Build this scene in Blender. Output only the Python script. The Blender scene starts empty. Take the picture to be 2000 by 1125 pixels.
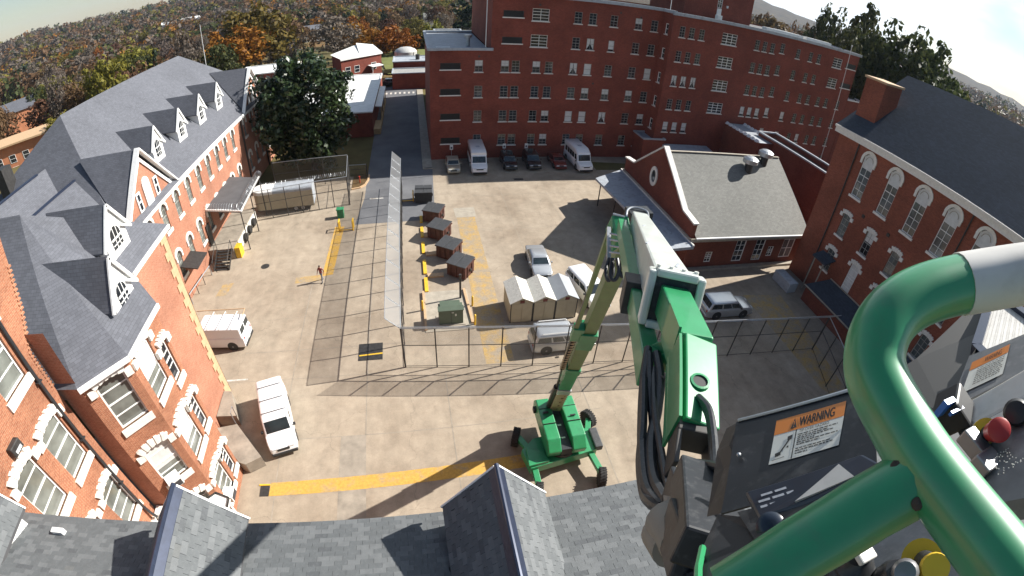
import bpy, bmesh, math, random
from mathutils import Vector as V, Matrix
random.seed(7)
S = bpy.context.scene
COL = S.collection
PI = math.pi
CAMZ = 24.0
# ---------------------------------------------------------------- camera (a wide fisheye action camera, tilted down)
cam = bpy.data.cameras.new('camera')
camo = bpy.data.objects.new('camera', cam); COL.objects.link(camo); S.camera = camo
cam.type = 'PANO'
cam.sensor_width = 36.0; cam.sensor_height = 36.0*9/16; cam.sensor_fit = 'HORIZONTAL'
cam.clip_start = 0.02; cam.clip_end = 30000
def pano(**k):
    for n, v in k.items():
        for tgt in (cam, getattr(cam, 'cycles', None)):
            try:
                setattr(tgt, n, v); break
            except Exception:
                continue
pano(panorama_type='FISHEYE_LENS_POLYNOMIAL', fisheye_fov=PI*1.1,
     fisheye_polynomial_k0=0.0, fisheye_polynomial_k1=-1.084/18, fisheye_polynomial_k2=0.0,
     fisheye_polynomial_k3=0.0593/18**3, fisheye_polynomial_k4=0.0)
pitch, roll, yaw = 0.6395, 0.0696, -0.2378
cp, sp = math.cos(pitch), math.sin(pitch)
M0 = Matrix(((1, 0, 0), (0, sp, -cp), (0, cp, sp)))
Rr = Matrix(((math.cos(roll), -math.sin(roll), 0), (math.sin(roll), math.cos(roll), 0), (0, 0, 1)))
Ry = Matrix(((math.cos(yaw), -math.sin(yaw), 0), (math.sin(yaw), math.cos(yaw), 0), (0, 0, 1)))
camo.matrix_world = Matrix.Translation((0, 0, CAMZ)) @ (Ry @ M0 @ Rr).to_4x4()
# ---------------------------------------------------------------- exposure, sky, sun
S.view_settings.view_transform = 'Standard'; S.view_settings.look = 'None'
S.view_settings.exposure = 0.95; S.view_settings.gamma = 1.0; S.view_settings.use_curve_mapping = False
SUN_EL, SUN_AZ = math.radians(37.0), math.radians(10.0)      # azimuth measured from +X towards +Y
W = bpy.data.worlds.new('World'); S.world = W; W.use_nodes = True
nt = W.node_tree; nt.nodes.clear()
def wn(t, **k):
    n = nt.nodes.new(t)
    for a, b in k.items(): setattr(n, a, b)
    return n
sky = wn('ShaderNodeTexSky', sky_type='NISHITA', sun_disc=False, sun_elevation=SUN_EL, sun_rotation=PI/2-SUN_AZ,
         altitude=200.0, air_density=1.15, dust_density=0.25, ozone_density=1.3)
tc = wn('ShaderNodeTexCoord')
cmap = wn('ShaderNodeMapping'); cmap.inputs['Scale'].default_value = (1.6, 1.6, 4.5); cmap.inputs['Location'].default_value = (0.35, 0.9, 0.2)
cn = wn('ShaderNodeTexNoise'); cn.inputs['Scale'].default_value = 1.5; cn.inputs['Detail'].default_value = 7; cn.inputs['Roughness'].default_value = 0.56
cr = wn('ShaderNodeValToRGB'); cr.color_ramp.elements[0].position = 0.36; cr.color_ramp.elements[1].position = 0.56
dotn = wn('ShaderNodeVectorMath', operation='DOT_PRODUCT'); dotn.inputs[1].default_value = (0.88, 0.47, 0.0)
mrng = wn('ShaderNodeMapRange'); mrng.inputs[1].default_value = 0.15; mrng.inputs[2].default_value = 0.75
mul = wn('ShaderNodeMath', operation='MULTIPLY')
mixc = wn('ShaderNodeMixRGB'); mixc.inputs[2].default_value = (13.0, 13.8, 14.2, 1)
bg = wn('ShaderNodeBackground'); bg.inputs['Strength'].default_value = 0.052
wo = wn('ShaderNodeOutputWorld')
L = nt.links.new
L(tc.outputs['Generated'], cmap.inputs['Vector']); L(cmap.outputs[0], cn.inputs['Vector']); L(cn.outputs[0], cr.inputs[0])
L(tc.outputs['Generated'], dotn.inputs[0]); L(dotn.outputs['Value'], mrng.inputs[0])
L(cr.outputs[0], mul.inputs[0]); L(mrng.outputs[0], mul.inputs[1])
L(mul.outputs[0], mixc.inputs[0]); L(sky.outputs[0], mixc.inputs[1]); L(mixc.outputs[0], bg.inputs[0]); L(bg.outputs[0], wo.inputs[0])
sl = bpy.data.lights.new('sun', 'SUN'); sl.energy = 4.9; sl.angle = math.radians(0.5); sl.color = (1.0, 0.955, 0.88)
so = bpy.data.objects.new('sun', sl); COL.objects.link(so); so.location = (60, 10, 60)
sdir = V((math.cos(SUN_EL)*math.cos(SUN_AZ), math.cos(SUN_EL)*math.sin(SUN_AZ), math.sin(SUN_EL)))
so.rotation_euler = sdir.to_track_quat('Z', 'Y').to_euler()
try:
    S.cycles.use_denoising = True; S.cycles.max_bounces = 6; S.cycles.diffuse_bounces = 3; S.cycles.glossy_bounces = 3
    S.cycles.transparent_max_bounces = 16; S.cycles.transmission_bounces = 4; S.cycles.volume_bounces = 0
except Exception: pass
# ---------------------------------------------------------------- materials
MATS = {}
class NB:
    def __init__(s, name):
        s.m = bpy.data.materials.new(name); s.m.use_nodes = True; s.t = s.m.node_tree; s.t.nodes.clear()
        s.out = s.n('ShaderNodeOutputMaterial'); s.p = s.n('ShaderNodeBsdfPrincipled'); s.l(s.p.outputs[0], s.out.inputs[0])
    def n(s, t, **k):
        x = s.t.nodes.new(t)
        for a, b in k.items(): setattr(x, a, b)
        return x
    def l(s, a, b): s.t.links.new(a, b)
    def noise(s, scale, detail=4, rough=0.55, vec=None, dist=0.0):
        x = s.n('ShaderNodeTexNoise'); x.inputs['Scale'].default_value = scale; x.inputs['Detail'].default_value = detail
        x.inputs['Roughness'].default_value = rough; x.inputs['Distortion'].default_value = dist
        if vec is not None: s.l(vec, x.inputs['Vector'])
        return x.outputs[0]
    def ramp(s, f, stops):
        r = s.n('ShaderNodeValToRGB'); e = r.color_ramp.elements
        while len(e) < len(stops): e.new(0.5)
        for i, (p, c) in enumerate(stops):
            e[i].position = p; e[i].color = (c if isinstance(c, tuple) else (c, c, c)) + (1,)
        s.l(f, r.inputs[0]); return r.outputs[0]
    def mix(s, f, a, b, mode='MIX'):
        x = s.n('ShaderNodeMixRGB', blend_type=mode)
        for i, q in ((0, f), (1, a), (2, b)):
            if isinstance(q, (int, float)): x.inputs[i].default_value = q if i == 0 else (q, q, q, 1)
            elif isinstance(q, tuple): x.inputs[i].default_value = q + (1,)
            else: s.l(q, x.inputs[i])
        return x.outputs[0]
    def math(s, op, a, b=0.0):
        x = s.n('ShaderNodeMath', operation=op)
        for i, q in ((0, a), (1, b)):
            if isinstance(q, (int, float)): x.inputs[i].default_value = q
            else: s.l(q, x.inputs[i])
        return x.outputs[0]
    def pos(s): return s.n('ShaderNodeNewGeometry').outputs['Position']
    def obj(s): return s.n('ShaderNodeTexCoord').outputs['Object']
    def wallvec(s, ku=1.0, kv=1.0):
        """(u, v) along the horizontal tangent and up the slope of the surface, in metres."""
        g = s.n('ShaderNodeNewGeometry')
        c = s.n('ShaderNodeVectorMath', operation='CROSS_PRODUCT'); c.inputs[0].default_value = (0, 0, 1); s.l(g.outputs['True Normal'], c.inputs[1])
        nn = s.n('ShaderNodeVectorMath', operation='NORMALIZE'); s.l(c.outputs[0], nn.inputs[0])
        d = s.n('ShaderNodeVectorMath', operation='DOT_PRODUCT'); s.l(g.outputs['Position'], d.inputs[0]); s.l(nn.outputs[0], d.inputs[1])
        c2 = s.n('ShaderNodeVectorMath', operation='CROSS_PRODUCT'); s.l(g.outputs['True Normal'], c2.inputs[0]); s.l(nn.outputs[0], c2.inputs[1])
        d2 = s.n('ShaderNodeVectorMath', operation='DOT_PRODUCT'); s.l(g.outputs['Position'], d2.inputs[0]); s.l(c2.outputs[0], d2.inputs[1])
        cb = s.n('ShaderNodeCombineXYZ'); s.l(s.math('MULTIPLY', d.outputs['Value'], ku), cb.inputs[0]); s.l(s.math('MULTIPLY', d2.outputs['Value'], kv), cb.inputs[1])
        return cb.outputs[0]
    def bump(s, h, strength=0.3, dist=0.02):
        b = s.n('ShaderNodeBump'); b.inputs['Strength'].default_value = strength; b.inputs['Distance'].default_value = dist
        s.l(h, b.inputs['Height']); s.l(b.outputs[0], s.p.inputs['Normal'])
    def base(s, c):
        if isinstance(c, tuple): s.p.inputs['Base Color'].default_value = c + (1,)
        else: s.l(c, s.p.inputs['Base Color'])
    def set(s, rough=0.6, metal=0.0, spec=0.5, coat=0.0):
        s.p.inputs['Roughness'].default_value = rough; s.p.inputs['Metallic'].default_value = metal
        s.p.inputs['Specular IOR Level'].default_value = spec; s.p.inputs['Coat Weight'].default_value = coat
        s.p.inputs['Coat Roughness'].default_value = 0.08
def paint(name, col, rough=0.5, metal=0.0, var=0.25, scale=2.0, bump=0.0, spec=0.5, coat=0.0, dirt=None):
    b = NB(name); p = b.pos()
    n = b.noise(scale, 5, 0.6, p)
    lo = tuple(c*(1-var) for c in col); hi = tuple(min(1, c*(1+var*0.6)) for c in col)
    c = b.ramp(n, [(0.3, lo), (0.7, hi)])
    if dirt:
        d = b.ramp(b.noise(scale*2.7, 6, 0.65, p), [(0.52, 0.0), (0.72, 1.0)])
        c = b.mix(b.math('MULTIPLY', d, dirt[1]), c, dirt[0])
    b.base(c); b.set(rough, metal, spec, coat)
    if bump: b.bump(b.noise(scale*14, 3, 0.6, p), bump, 0.01)
    MATS[name] = b.m; return b.m
def brick(name, c1, c2, mortar, bw=0.22, bh=0.075, big=1.0, bump=0.5, scale=1.0):
    b = NB(name); v = b.wallvec()
    t = b.n('ShaderNodeTexBrick'); b.l(v, t.inputs['Vector'])
    t.inputs['Color1'].default_value = c1+(1,); t.inputs['Color2'].default_value = c2+(1,); t.inputs['Mortar'].default_value = mortar+(1,)
    t.inputs['Scale'].default_value = scale; t.inputs['Mortar Size'].default_value = 0.007; t.inputs['Mortar Smooth'].default_value = 0.2
    t.inputs['Brick Width'].default_value = bw; t.inputs['Row Height'].default_value = bh; t.inputs['Bias'].default_value = -0.1
    n = b.ramp(b.noise(0.35*big, 6, 0.62, b.pos()), [(0.25, 0.66), (0.75, 1.2)])
    c = b.mix(1.0, t.outputs['Color'], n, 'MULTIPLY')
    n2 = b.ramp(b.noise(9, 3, 0.7, v), [(0.3, 0.78), (0.7, 1.18)])
    c = b.mix(0.8, c, n2, 'MULTIPLY')
    b.base(c); b.set(0.88, 0, 0.25)
    if bump: b.bump(b.math('SUBTRACT', b.noise(30, 2, 0.5, v), t.outputs['Fac']), bump, 0.008)
    MATS[name] = b.m; return b.m
def shingle_mat(name, col, tabw=0.32, rowh=0.15, var=0.3, spec=0.35, rough=0.8):
    b = NB(name); v = b.wallvec()
    t = b.n('ShaderNodeTexBrick'); b.l(v, t.inputs['Vector'])
    t.inputs['Color1'].default_value = tuple(c*(1-var) for c in col)+(1,); t.inputs['Color2'].default_value = tuple(c*(1+var) for c in col)+(1,)
    t.inputs['Mortar'].default_value = tuple(c*0.7 for c in col)+(1,); t.inputs['Scale'].default_value = 1; t.inputs['Mortar Size'].default_value = 0.009
    t.inputs['Brick Width'].default_value = tabw; t.inputs['Row Height'].default_value = rowh
    n = b.ramp(b.noise(0.22, 6, 0.6, b.pos()), [(0.3, 0.88), (0.7, 1.10)])
    st = b.ramp(b.noise(2.6, 5, 0.75, b.pos()), [(0.35, 0.90), (0.65, 1.08)])
    b.base(b.mix(1.0, b.mix(1.0, t.outputs['Color'], n, 'MULTIPLY'), st, 'MULTIPLY')); b.set(rough, 0, spec)
    b.bump(t.outputs['Fac'], -0.4, 0.01)
    MATS[name] = b.m; return b.m
def leaf_mat(name, cols, rough=0.55, trans=0.25, var=0.4):
    b = NB(name)
    oi = b.n('ShaderNodeObjectInfo')
    n = b.noise(1.3, 4, 0.6, b.pos())
    k = [(0.32 + 0.36*i/max(1, len(cols)-1), c) for i, c in enumerate(cols)]
    c = b.ramp(n, k)
    hv = b.n('ShaderNodeHueSaturation'); b.l(c, hv.inputs['Color'])
    b.l(b.math('ADD', b.math('MULTIPLY', oi.outputs['Random'], 0.05), 0.475), hv.inputs['Hue'])
    b.l(b.math('ADD', b.math('MULTIPLY', oi.outputs['Random'], var), 1-var/2), hv.inputs['Value'])
    b.base(hv.outputs[0]); b.set(rough, 0, 0.4 if rough < .4 else 0.12)
    if trans:
        tr = b.n('ShaderNodeBsdfTranslucent'); b.l(hv.outputs[0], tr.inputs[0])
        ms = b.n('ShaderNodeMixShader'); ms.inputs[0].default_value = trans
        b.l(b.p.outputs[0], ms.inputs[1]); b.l(tr.outputs[0], ms.inputs[2]); b.l(ms.outputs[0], b.out.inputs[0])
    MATS[name] = b.m; return b.m
def mesh_mat(name, col, opac, rough=0.4, metal=0.8):
    b = NB(name); b.base(col); b.set(rough, metal)
    tr = b.n('ShaderNodeBsdfTransparent'); ms = b.n('ShaderNodeMixShader'); ms.inputs[0].default_value = opac
    b.l(tr.outputs[0], ms.inputs[1]); b.l(b.p.outputs[0], ms.inputs[2]); b.l(ms.outputs[0], b.out.inputs[0])
    MATS[name] = b.m; return b.m

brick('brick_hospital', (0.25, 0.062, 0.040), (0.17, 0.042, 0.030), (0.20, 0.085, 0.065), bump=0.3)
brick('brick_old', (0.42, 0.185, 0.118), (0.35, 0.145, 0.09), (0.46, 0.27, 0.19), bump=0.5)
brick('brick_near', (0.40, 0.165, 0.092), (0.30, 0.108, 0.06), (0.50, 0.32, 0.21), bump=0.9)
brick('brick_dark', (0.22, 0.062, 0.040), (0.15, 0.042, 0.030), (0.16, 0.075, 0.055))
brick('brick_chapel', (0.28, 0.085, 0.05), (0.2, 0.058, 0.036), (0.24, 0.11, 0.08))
shingle_mat('shingle_slate', (0.112, 0.117, 0.136), var=0.10)
shingle_mat('shingle_chapel', (0.050, 0.060, 0.078), var=0.15)
shingle_mat('shingle_hall', (0.19, 0.19, 0.175), var=0.12)
paint('white_paint', (0.80, 0.80, 0.78), 0.55, var=0.06, scale=3, dirt=((0.45, 0.42, 0.38), 0.35))
paint('white_stone', (0.74, 0.72, 0.67), 0.7, var=0.12, scale=4, bump=0.15, dirt=((0.42, 0.38, 0.32), 0.4))
paint('cream_stone', (0.50, 0.34, 0.20), 0.8, var=0.15, scale=5, bump=0.2)
paint('white_roof', (0.74, 0.74, 0.72), 0.6, var=0.1, scale=0.6, dirt=((0.42, 0.40, 0.36), 0.5))
paint('white_car', (0.82, 0.83, 0.84), 0.25, var=0.03, coat=0.6)
paint('silver_car', (0.50, 0.52, 0.54), 0.28, metal=0.55, var=0.05, coat=0.6)
paint('gold_car', (0.46, 0.42, 0.33), 0.3, metal=0.4, var=0.05, coat=0.6)
paint('black_car', (0.02, 0.021, 0.024), 0.22, var=0.1, coat=0.8)
paint('red_car', (0.14, 0.022, 0.018), 0.25, var=0.1, coat=0.8)
paint('rubber', (0.022, 0.021, 0.020), 0.85, var=0.3, scale=8)
paint('black_plastic', (0.024, 0.025, 0.027), 0.5, var=0.25, scale=6)
paint('hose_black', (0.026, 0.028, 0.032), 0.38, var=0.3, scale=20, dirt=((0.16, 0.15, 0.14), 0.35))
paint('rim_grey', (0.30, 0.30, 0.31), 0.4, metal=0.7, var=0.2)
paint('galv', (0.46, 0.48, 0.50), 0.42, metal=0.75, var=0.15, scale=5)
paint('dark_steel', (0.055, 0.053, 0.052), 0.55, metal=0.4, var=0.35, scale=4)
paint('roof_membrane', (0.085, 0.085, 0.09), 0.8, var=0.2, scale=0.8, bump=0.1)
paint('grey_gravel_roof', (0.30, 0.30, 0.29), 0.9, var=0.2, scale=2, bump=0.2)
paint('bluegrey_roof', (0.36, 0.39, 0.43), 0.6, var=0.15, scale=0.9, dirt=((0.12, 0.12, 0.12), 0.6))
paint('lift_green', (0.016, 0.245, 0.088), 0.42, var=0.16, scale=3.0, spec=0.7, coat=0.25, dirt=((0.045, 0.24, 0.12), 0.5))
paint('rail_green', (0.018, 0.26, 0.10), 0.38, var=0.2, scale=9.0, spec=0.9, coat=0.3, dirt=((0.06, 0.20, 0.10), 0.6))
paint('lift_olive', (0.13, 0.22, 0.075), 0.4, var=0.15, scale=3, dirt=((0.2, 0.17, 0.1), 0.35))
paint('lift_white', (0.60, 0.64, 0.60), 0.36, var=0.12, scale=2.0, coat=0.3, dirt=((0.42, 0.42, 0.36), 0.45))
paint('lift_tan', (0.34, 0.31, 0.2), 0.45, var=0.12, scale=3)
paint('dumpster_brown', (0.075, 0.026, 0.020), 0.6, var=0.35, scale=3, dirt=((0.13, 0.06, 0.04), 0.5), bump=0.1)
paint('dumpster_lid', (0.050, 0.052, 0.056), 0.55, var=0.3, scale=5, dirt=((0.13, 0.12, 0.11), 0.4))
paint('shed_wall', (0.42, 0.37, 0.26), 0.7, var=0.1, scale=2)
paint('shed_roof', (0.66, 0.64, 0.57), 0.5, var=0.12, scale=3, dirt=((0.30, 0.27, 0.21), 0.75))
paint('shed_roof_grey', (0.34, 0.36, 0.38), 0.5, var=0.1, scale=2.0)
paint('xfmr_green', (0.085, 0.115, 0.08), 0.5, var=0.12, scale=2)
paint('yellow_paint', (0.72, 0.44, 0.03), 0.5, var=0.18, scale=3, dirt=((0.3, 0.22, 0.1), 0.4))
paint('yellow_knob', (0.72, 0.48, 0.035), 0.4, var=0.1)
paint('kerb_concrete', (0.36, 0.32, 0.26), 0.85, var=0.2, scale=2, bump=0.2)
paint('dock_concrete', (0.30, 0.26, 0.21), 0.85, var=0.3, scale=1.3, bump=0.2)
paint('console_black', (0.020, 0.023, 0.028), 0.5, var=0.25, scale=9, dirt=((0.14, 0.14, 0.14), 0.35))
paint('console_grey', (0.17, 0.18, 0.19), 0.5, var=0.3, scale=14, dirt=((0.34, 0.34, 0.33), 0.5))
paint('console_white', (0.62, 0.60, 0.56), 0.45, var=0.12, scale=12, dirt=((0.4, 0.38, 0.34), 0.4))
paint('cover_blue', (0.022, 0.032, 0.050), 0.3, var=0.2, scale=14)
paint('blue_plastic', (0.03, 0.16, 0.5), 0.35, var=0.1)
paint('estop_red', (0.42, 0.035, 0.03), 0.4, var=0.12)
paint('label_orange', (0.62, 0.20, 0.03), 0.45, var=0.08)
paint('label_white', (0.62, 0.63, 0.58), 0.5, var=0.08, scale=20)
paint('ink', (0.03, 0.03, 0.03), 0.6, var=0.05)
paint('hydrant_red', (0.45, 0.04, 0.02), 0.5)
paint('bin_green', (0.03, 0.2, 0.09), 0.5)
paint('bark', (0.085, 0.065, 0.05), 0.9, var=0.35, scale=6, bump=0.4)
paint('skin', (0.42, 0.24, 0.17), 0.6, var=0.05)
paint('shirt_red', (0.22, 0.05, 0.05), 0.8, var=0.15)
paint('trousers', (0.16, 0.17, 0.2), 0.85, var=0.15)
paint('tank_grey', (0.50, 0.50, 0.48), 0.55, metal=0.1, var=0.15, scale=0.8)
paint('beige_brick', (0.46, 0.33, 0.17), 0.8, var=0.15, scale=2)
paint('pole_white', (0.62, 0.62, 0.62), 0.5, var=0.08)
paint('cloth_pink', (0.42, 0.14, 0.13), 0.8)
paint('flash_blue', (0.030, 0.040, 0.072), 0.4, metal=0.3, var=0.2, scale=6)
paint('orange_brick', (0.5, 0.2, 0.1), 0.8, var=0.2, scale=0.5)
paint('grille', (0.05, 0.05, 0.055), 0.7, var=0.2)
paint('lamp_clear', (0.6, 0.62, 0.64), 0.15, var=0.05)
paint('tail_red', (0.35, 0.02, 0.02), 0.25, var=0.05)
paint('zig_white', (0.72, 0.74, 0.76), 0.4, var=0.05)
paint('blind_white', (0.62, 0.63, 0.62), 0.7, var=0.12, scale=3)
paint('curtain_tan', (0.34, 0.30, 0.23), 0.8, var=0.25, scale=4)
paint('frame_grey', (0.30, 0.30, 0.28), 0.55, var=0.1)
def glass(name, col, rough=0.08):
    b = NB(name); p = b.pos(); b.base(b.ramp(b.noise(0.9, 3, 0.5, p), [(0.35, tuple(c*0.6 for c in col)), (0.7, tuple(c*1.4 for c in col))]))
    b.set(rough, 0.0, 0.8); MATS[name] = b.m
glass('glass_dark', (0.022, 0.027, 0.034)); glass('glass_grey', (0.09, 0.105, 0.11)); glass('glass_car', (0.02, 0.03, 0.035), 0.05)
glass('glass_green', (0.15, 0.16, 0.145), 0.10)
mesh_mat('chainlink', (0.32, 0.33, 0.34), 0.13); mesh_mat('chainlink_dense', (0.42, 0.43, 0.44), 0.30); mesh_mat('chainlink_overhang', (0.62, 0.64, 0.66), 0.42)
mesh_mat('grating', (0.42, 0.44, 0.43), 0.8, 0.45, 0.6)
MATS['clear_cover'] = mesh_mat('clear_cover', (0.12, 0.18, 0.28), 0.35, 0.1, 0.0)
leaf_mat('leaf_magnolia', [(0.011, 0.020, 0.008), (0.028, 0.045, 0.015), (0.05, 0.062, 0.02)], 0.3, 0.06, 0.1)
leaf_mat('leaf_olive', [(0.060, 0.056, 0.016), (0.13, 0.115, 0.022), (0.22, 0.165, 0.025)])
leaf_mat('leaf_orange', [(0.13, 0.052, 0.012), (0.27, 0.115, 0.018), (0.33, 0.16, 0.025)])
leaf_mat('leaf_brown', [(0.075, 0.045, 0.026), (0.13, 0.075, 0.04), (0.17, 0.10, 0.05)])
leaf_mat('leaf_bare', [(0.095, 0.075, 0.062), (0.13, 0.105, 0.085), (0.17, 0.135, 0.11)])
leaf_mat('leaf_green', [(0.024, 0.034, 0.014), (0.055, 0.068, 0.024), (0.10, 0.105, 0.035)])
leaf_mat('leaf_dark', [(0.010, 0.018, 0.010), (0.02, 0.032, 0.016), (0.035, 0.045, 0.02)], 0.5, 0.1)

def concrete():
    b = NB('yard_concrete'); p = b.pos()
    n = b.noise(0.16, 8, 0.62, p, 0.4); n2 = b.noise(1.1, 7, 0.68, p); n3 = b.noise(9, 5, 0.7, p)
    c = b.ramp(n, [(0.30, (0.27, 0.215, 0.160)), (0.5, (0.36, 0.298, 0.228)), (0.72, (0.41, 0.345, 0.268))])
    c = b.mix(0.75, c, b.ramp(n2, [(0.3, 0.74), (0.68, 1.12)]), 'MULTIPLY')
    c = b.mix(0.5, c, b.ramp(n3, [(0.25, 0.8), (0.7, 1.1)]), 'MULTIPLY')
    st = b.ramp(b.noise(0.42, 6, 0.6, p, 0.9), [(0.62, 0.0), (0.76, 0.55)])
    c = b.mix(st, c, (0.20, 0.16, 0.12))
    cb = b.n('ShaderNodeMapping'); b.l(p, cb.inputs['Vector']); cb.inputs['Scale'].default_value = (0.8, 0.16, 1)
    stk = b.ramp(b.noise(1.0, 5, 0.6, cb.outputs[0]), [(0.35, 0.88), (0.6, 1.04)])
    c = b.mix(0.8, c, stk, 'MULTIPLY')
    vo = b.n('ShaderNodeTexVoronoi', feature='DISTANCE_TO_EDGE'); vo.inputs['Scale'].default_value = 0.13
    dn = b.n('ShaderNodeTexNoise'); dn.inputs['Scale'].default_value = 0.8; dn.inputs['Detail'].default_value = 5; b.l(p, dn.inputs['Vector'])
    vm = b.n('ShaderNodeVectorMath', operation='MULTIPLY_ADD'); b.l(dn.outputs['Color'], vm.inputs[0]); vm.inputs[1].default_value = (1.8, 1.8, 0); b.l(p, vm.inputs[2])
    b.l(vm.outputs[0], vo.inputs['Vector'])
    ck = b.ramp(vo.outputs['Distance'], [(0.0, 0.7), (0.0025, 1.0)])
    c = b.mix(0.7, c, ck, 'MULTIPLY')
    b.base(c); b.set(0.9, 0, 0.25); b.bump(n3, 0.25, 0.01); MATS['yard_concrete'] = b.m
concrete()
def asphalt():
    b = NB('asphalt'); p = b.pos()
    c = b.ramp(b.noise(0.3, 7, 0.65, p), [(0.3, (0.105, 0.108, 0.118)), (0.7, (0.165, 0.168, 0.178))])
    c = b.mix(0.6, c, b.ramp(b.noise(14, 4, 0.7, p), [(0.3, 0.75), (0.7, 1.2)]), 'MULTIPLY')
    b.base(c); b.set(0.9, 0, 0.3); b.bump(b.noise(30, 2, 0.6, p), 0.3, 0.01); MATS['asphalt'] = b.m
asphalt()
def worn(name, col, thr, under=(0.33, 0.275, 0.21)):
    b = NB(name); p = b.pos()
    f = b.ramp(b.noise(1.1, 7, 0.7, p), [(thr-0.12, 0.0), (thr+0.12, 1.0)])
    g = b.ramp(b.noise(6, 5, 0.7, p), [(0.3, 0.75), (0.7, 1.1)])
    b.base(b.mix(1.0, b.mix(f, under, col), g, 'MULTIPLY')); b.set(0.8, 0, 0.3); MATS[name] = b.m
worn('yellow_line', (0.56, 0.335, 0.075), 0.38); worn('yellow_faded', (0.48, 0.31, 0.10), 0.52); worn('white_line', (0.6, 0.58, 0.54), 0.42)
def groundm():
    b = NB('ground_grass'); p = b.pos()
    c = b.ramp(b.noise(0.03, 7, 0.6, p), [(0.33, (0.10, 0.085, 0.035)), (0.5, (0.135, 0.115, 0.045)), (0.68, (0.19, 0.105, 0.045))])
    c = b.mix(0.7, c, b.ramp(b.noise(0.6, 6, 0.7, p), [(0.3, 0.6), (0.7, 1.2)]), 'MULTIPLY')
    b.base(c); b.set(0.95, 0, 0.2); MATS['ground_grass'] = b.m
    b = NB('hill_forest'); p = b.pos()
    c = b.ramp(b.noise(0.02, 8, 0.7, p), [(0.35, (0.035, 0.036, 0.018)), (0.5, (0.075, 0.05, 0.03)), (0.65, (0.095, 0.075, 0.03))])
    b.base(c); b.set(1.0, 0, 0.1); b.bump(b.noise(0.06, 6, 0.8, p), 1.0, 8.0); MATS['hill_forest'] = b.m
groundm()
paint('lawn_green', (0.13, 0.145, 0.035), 0.95, var=0.3, scale=0.4)

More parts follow.
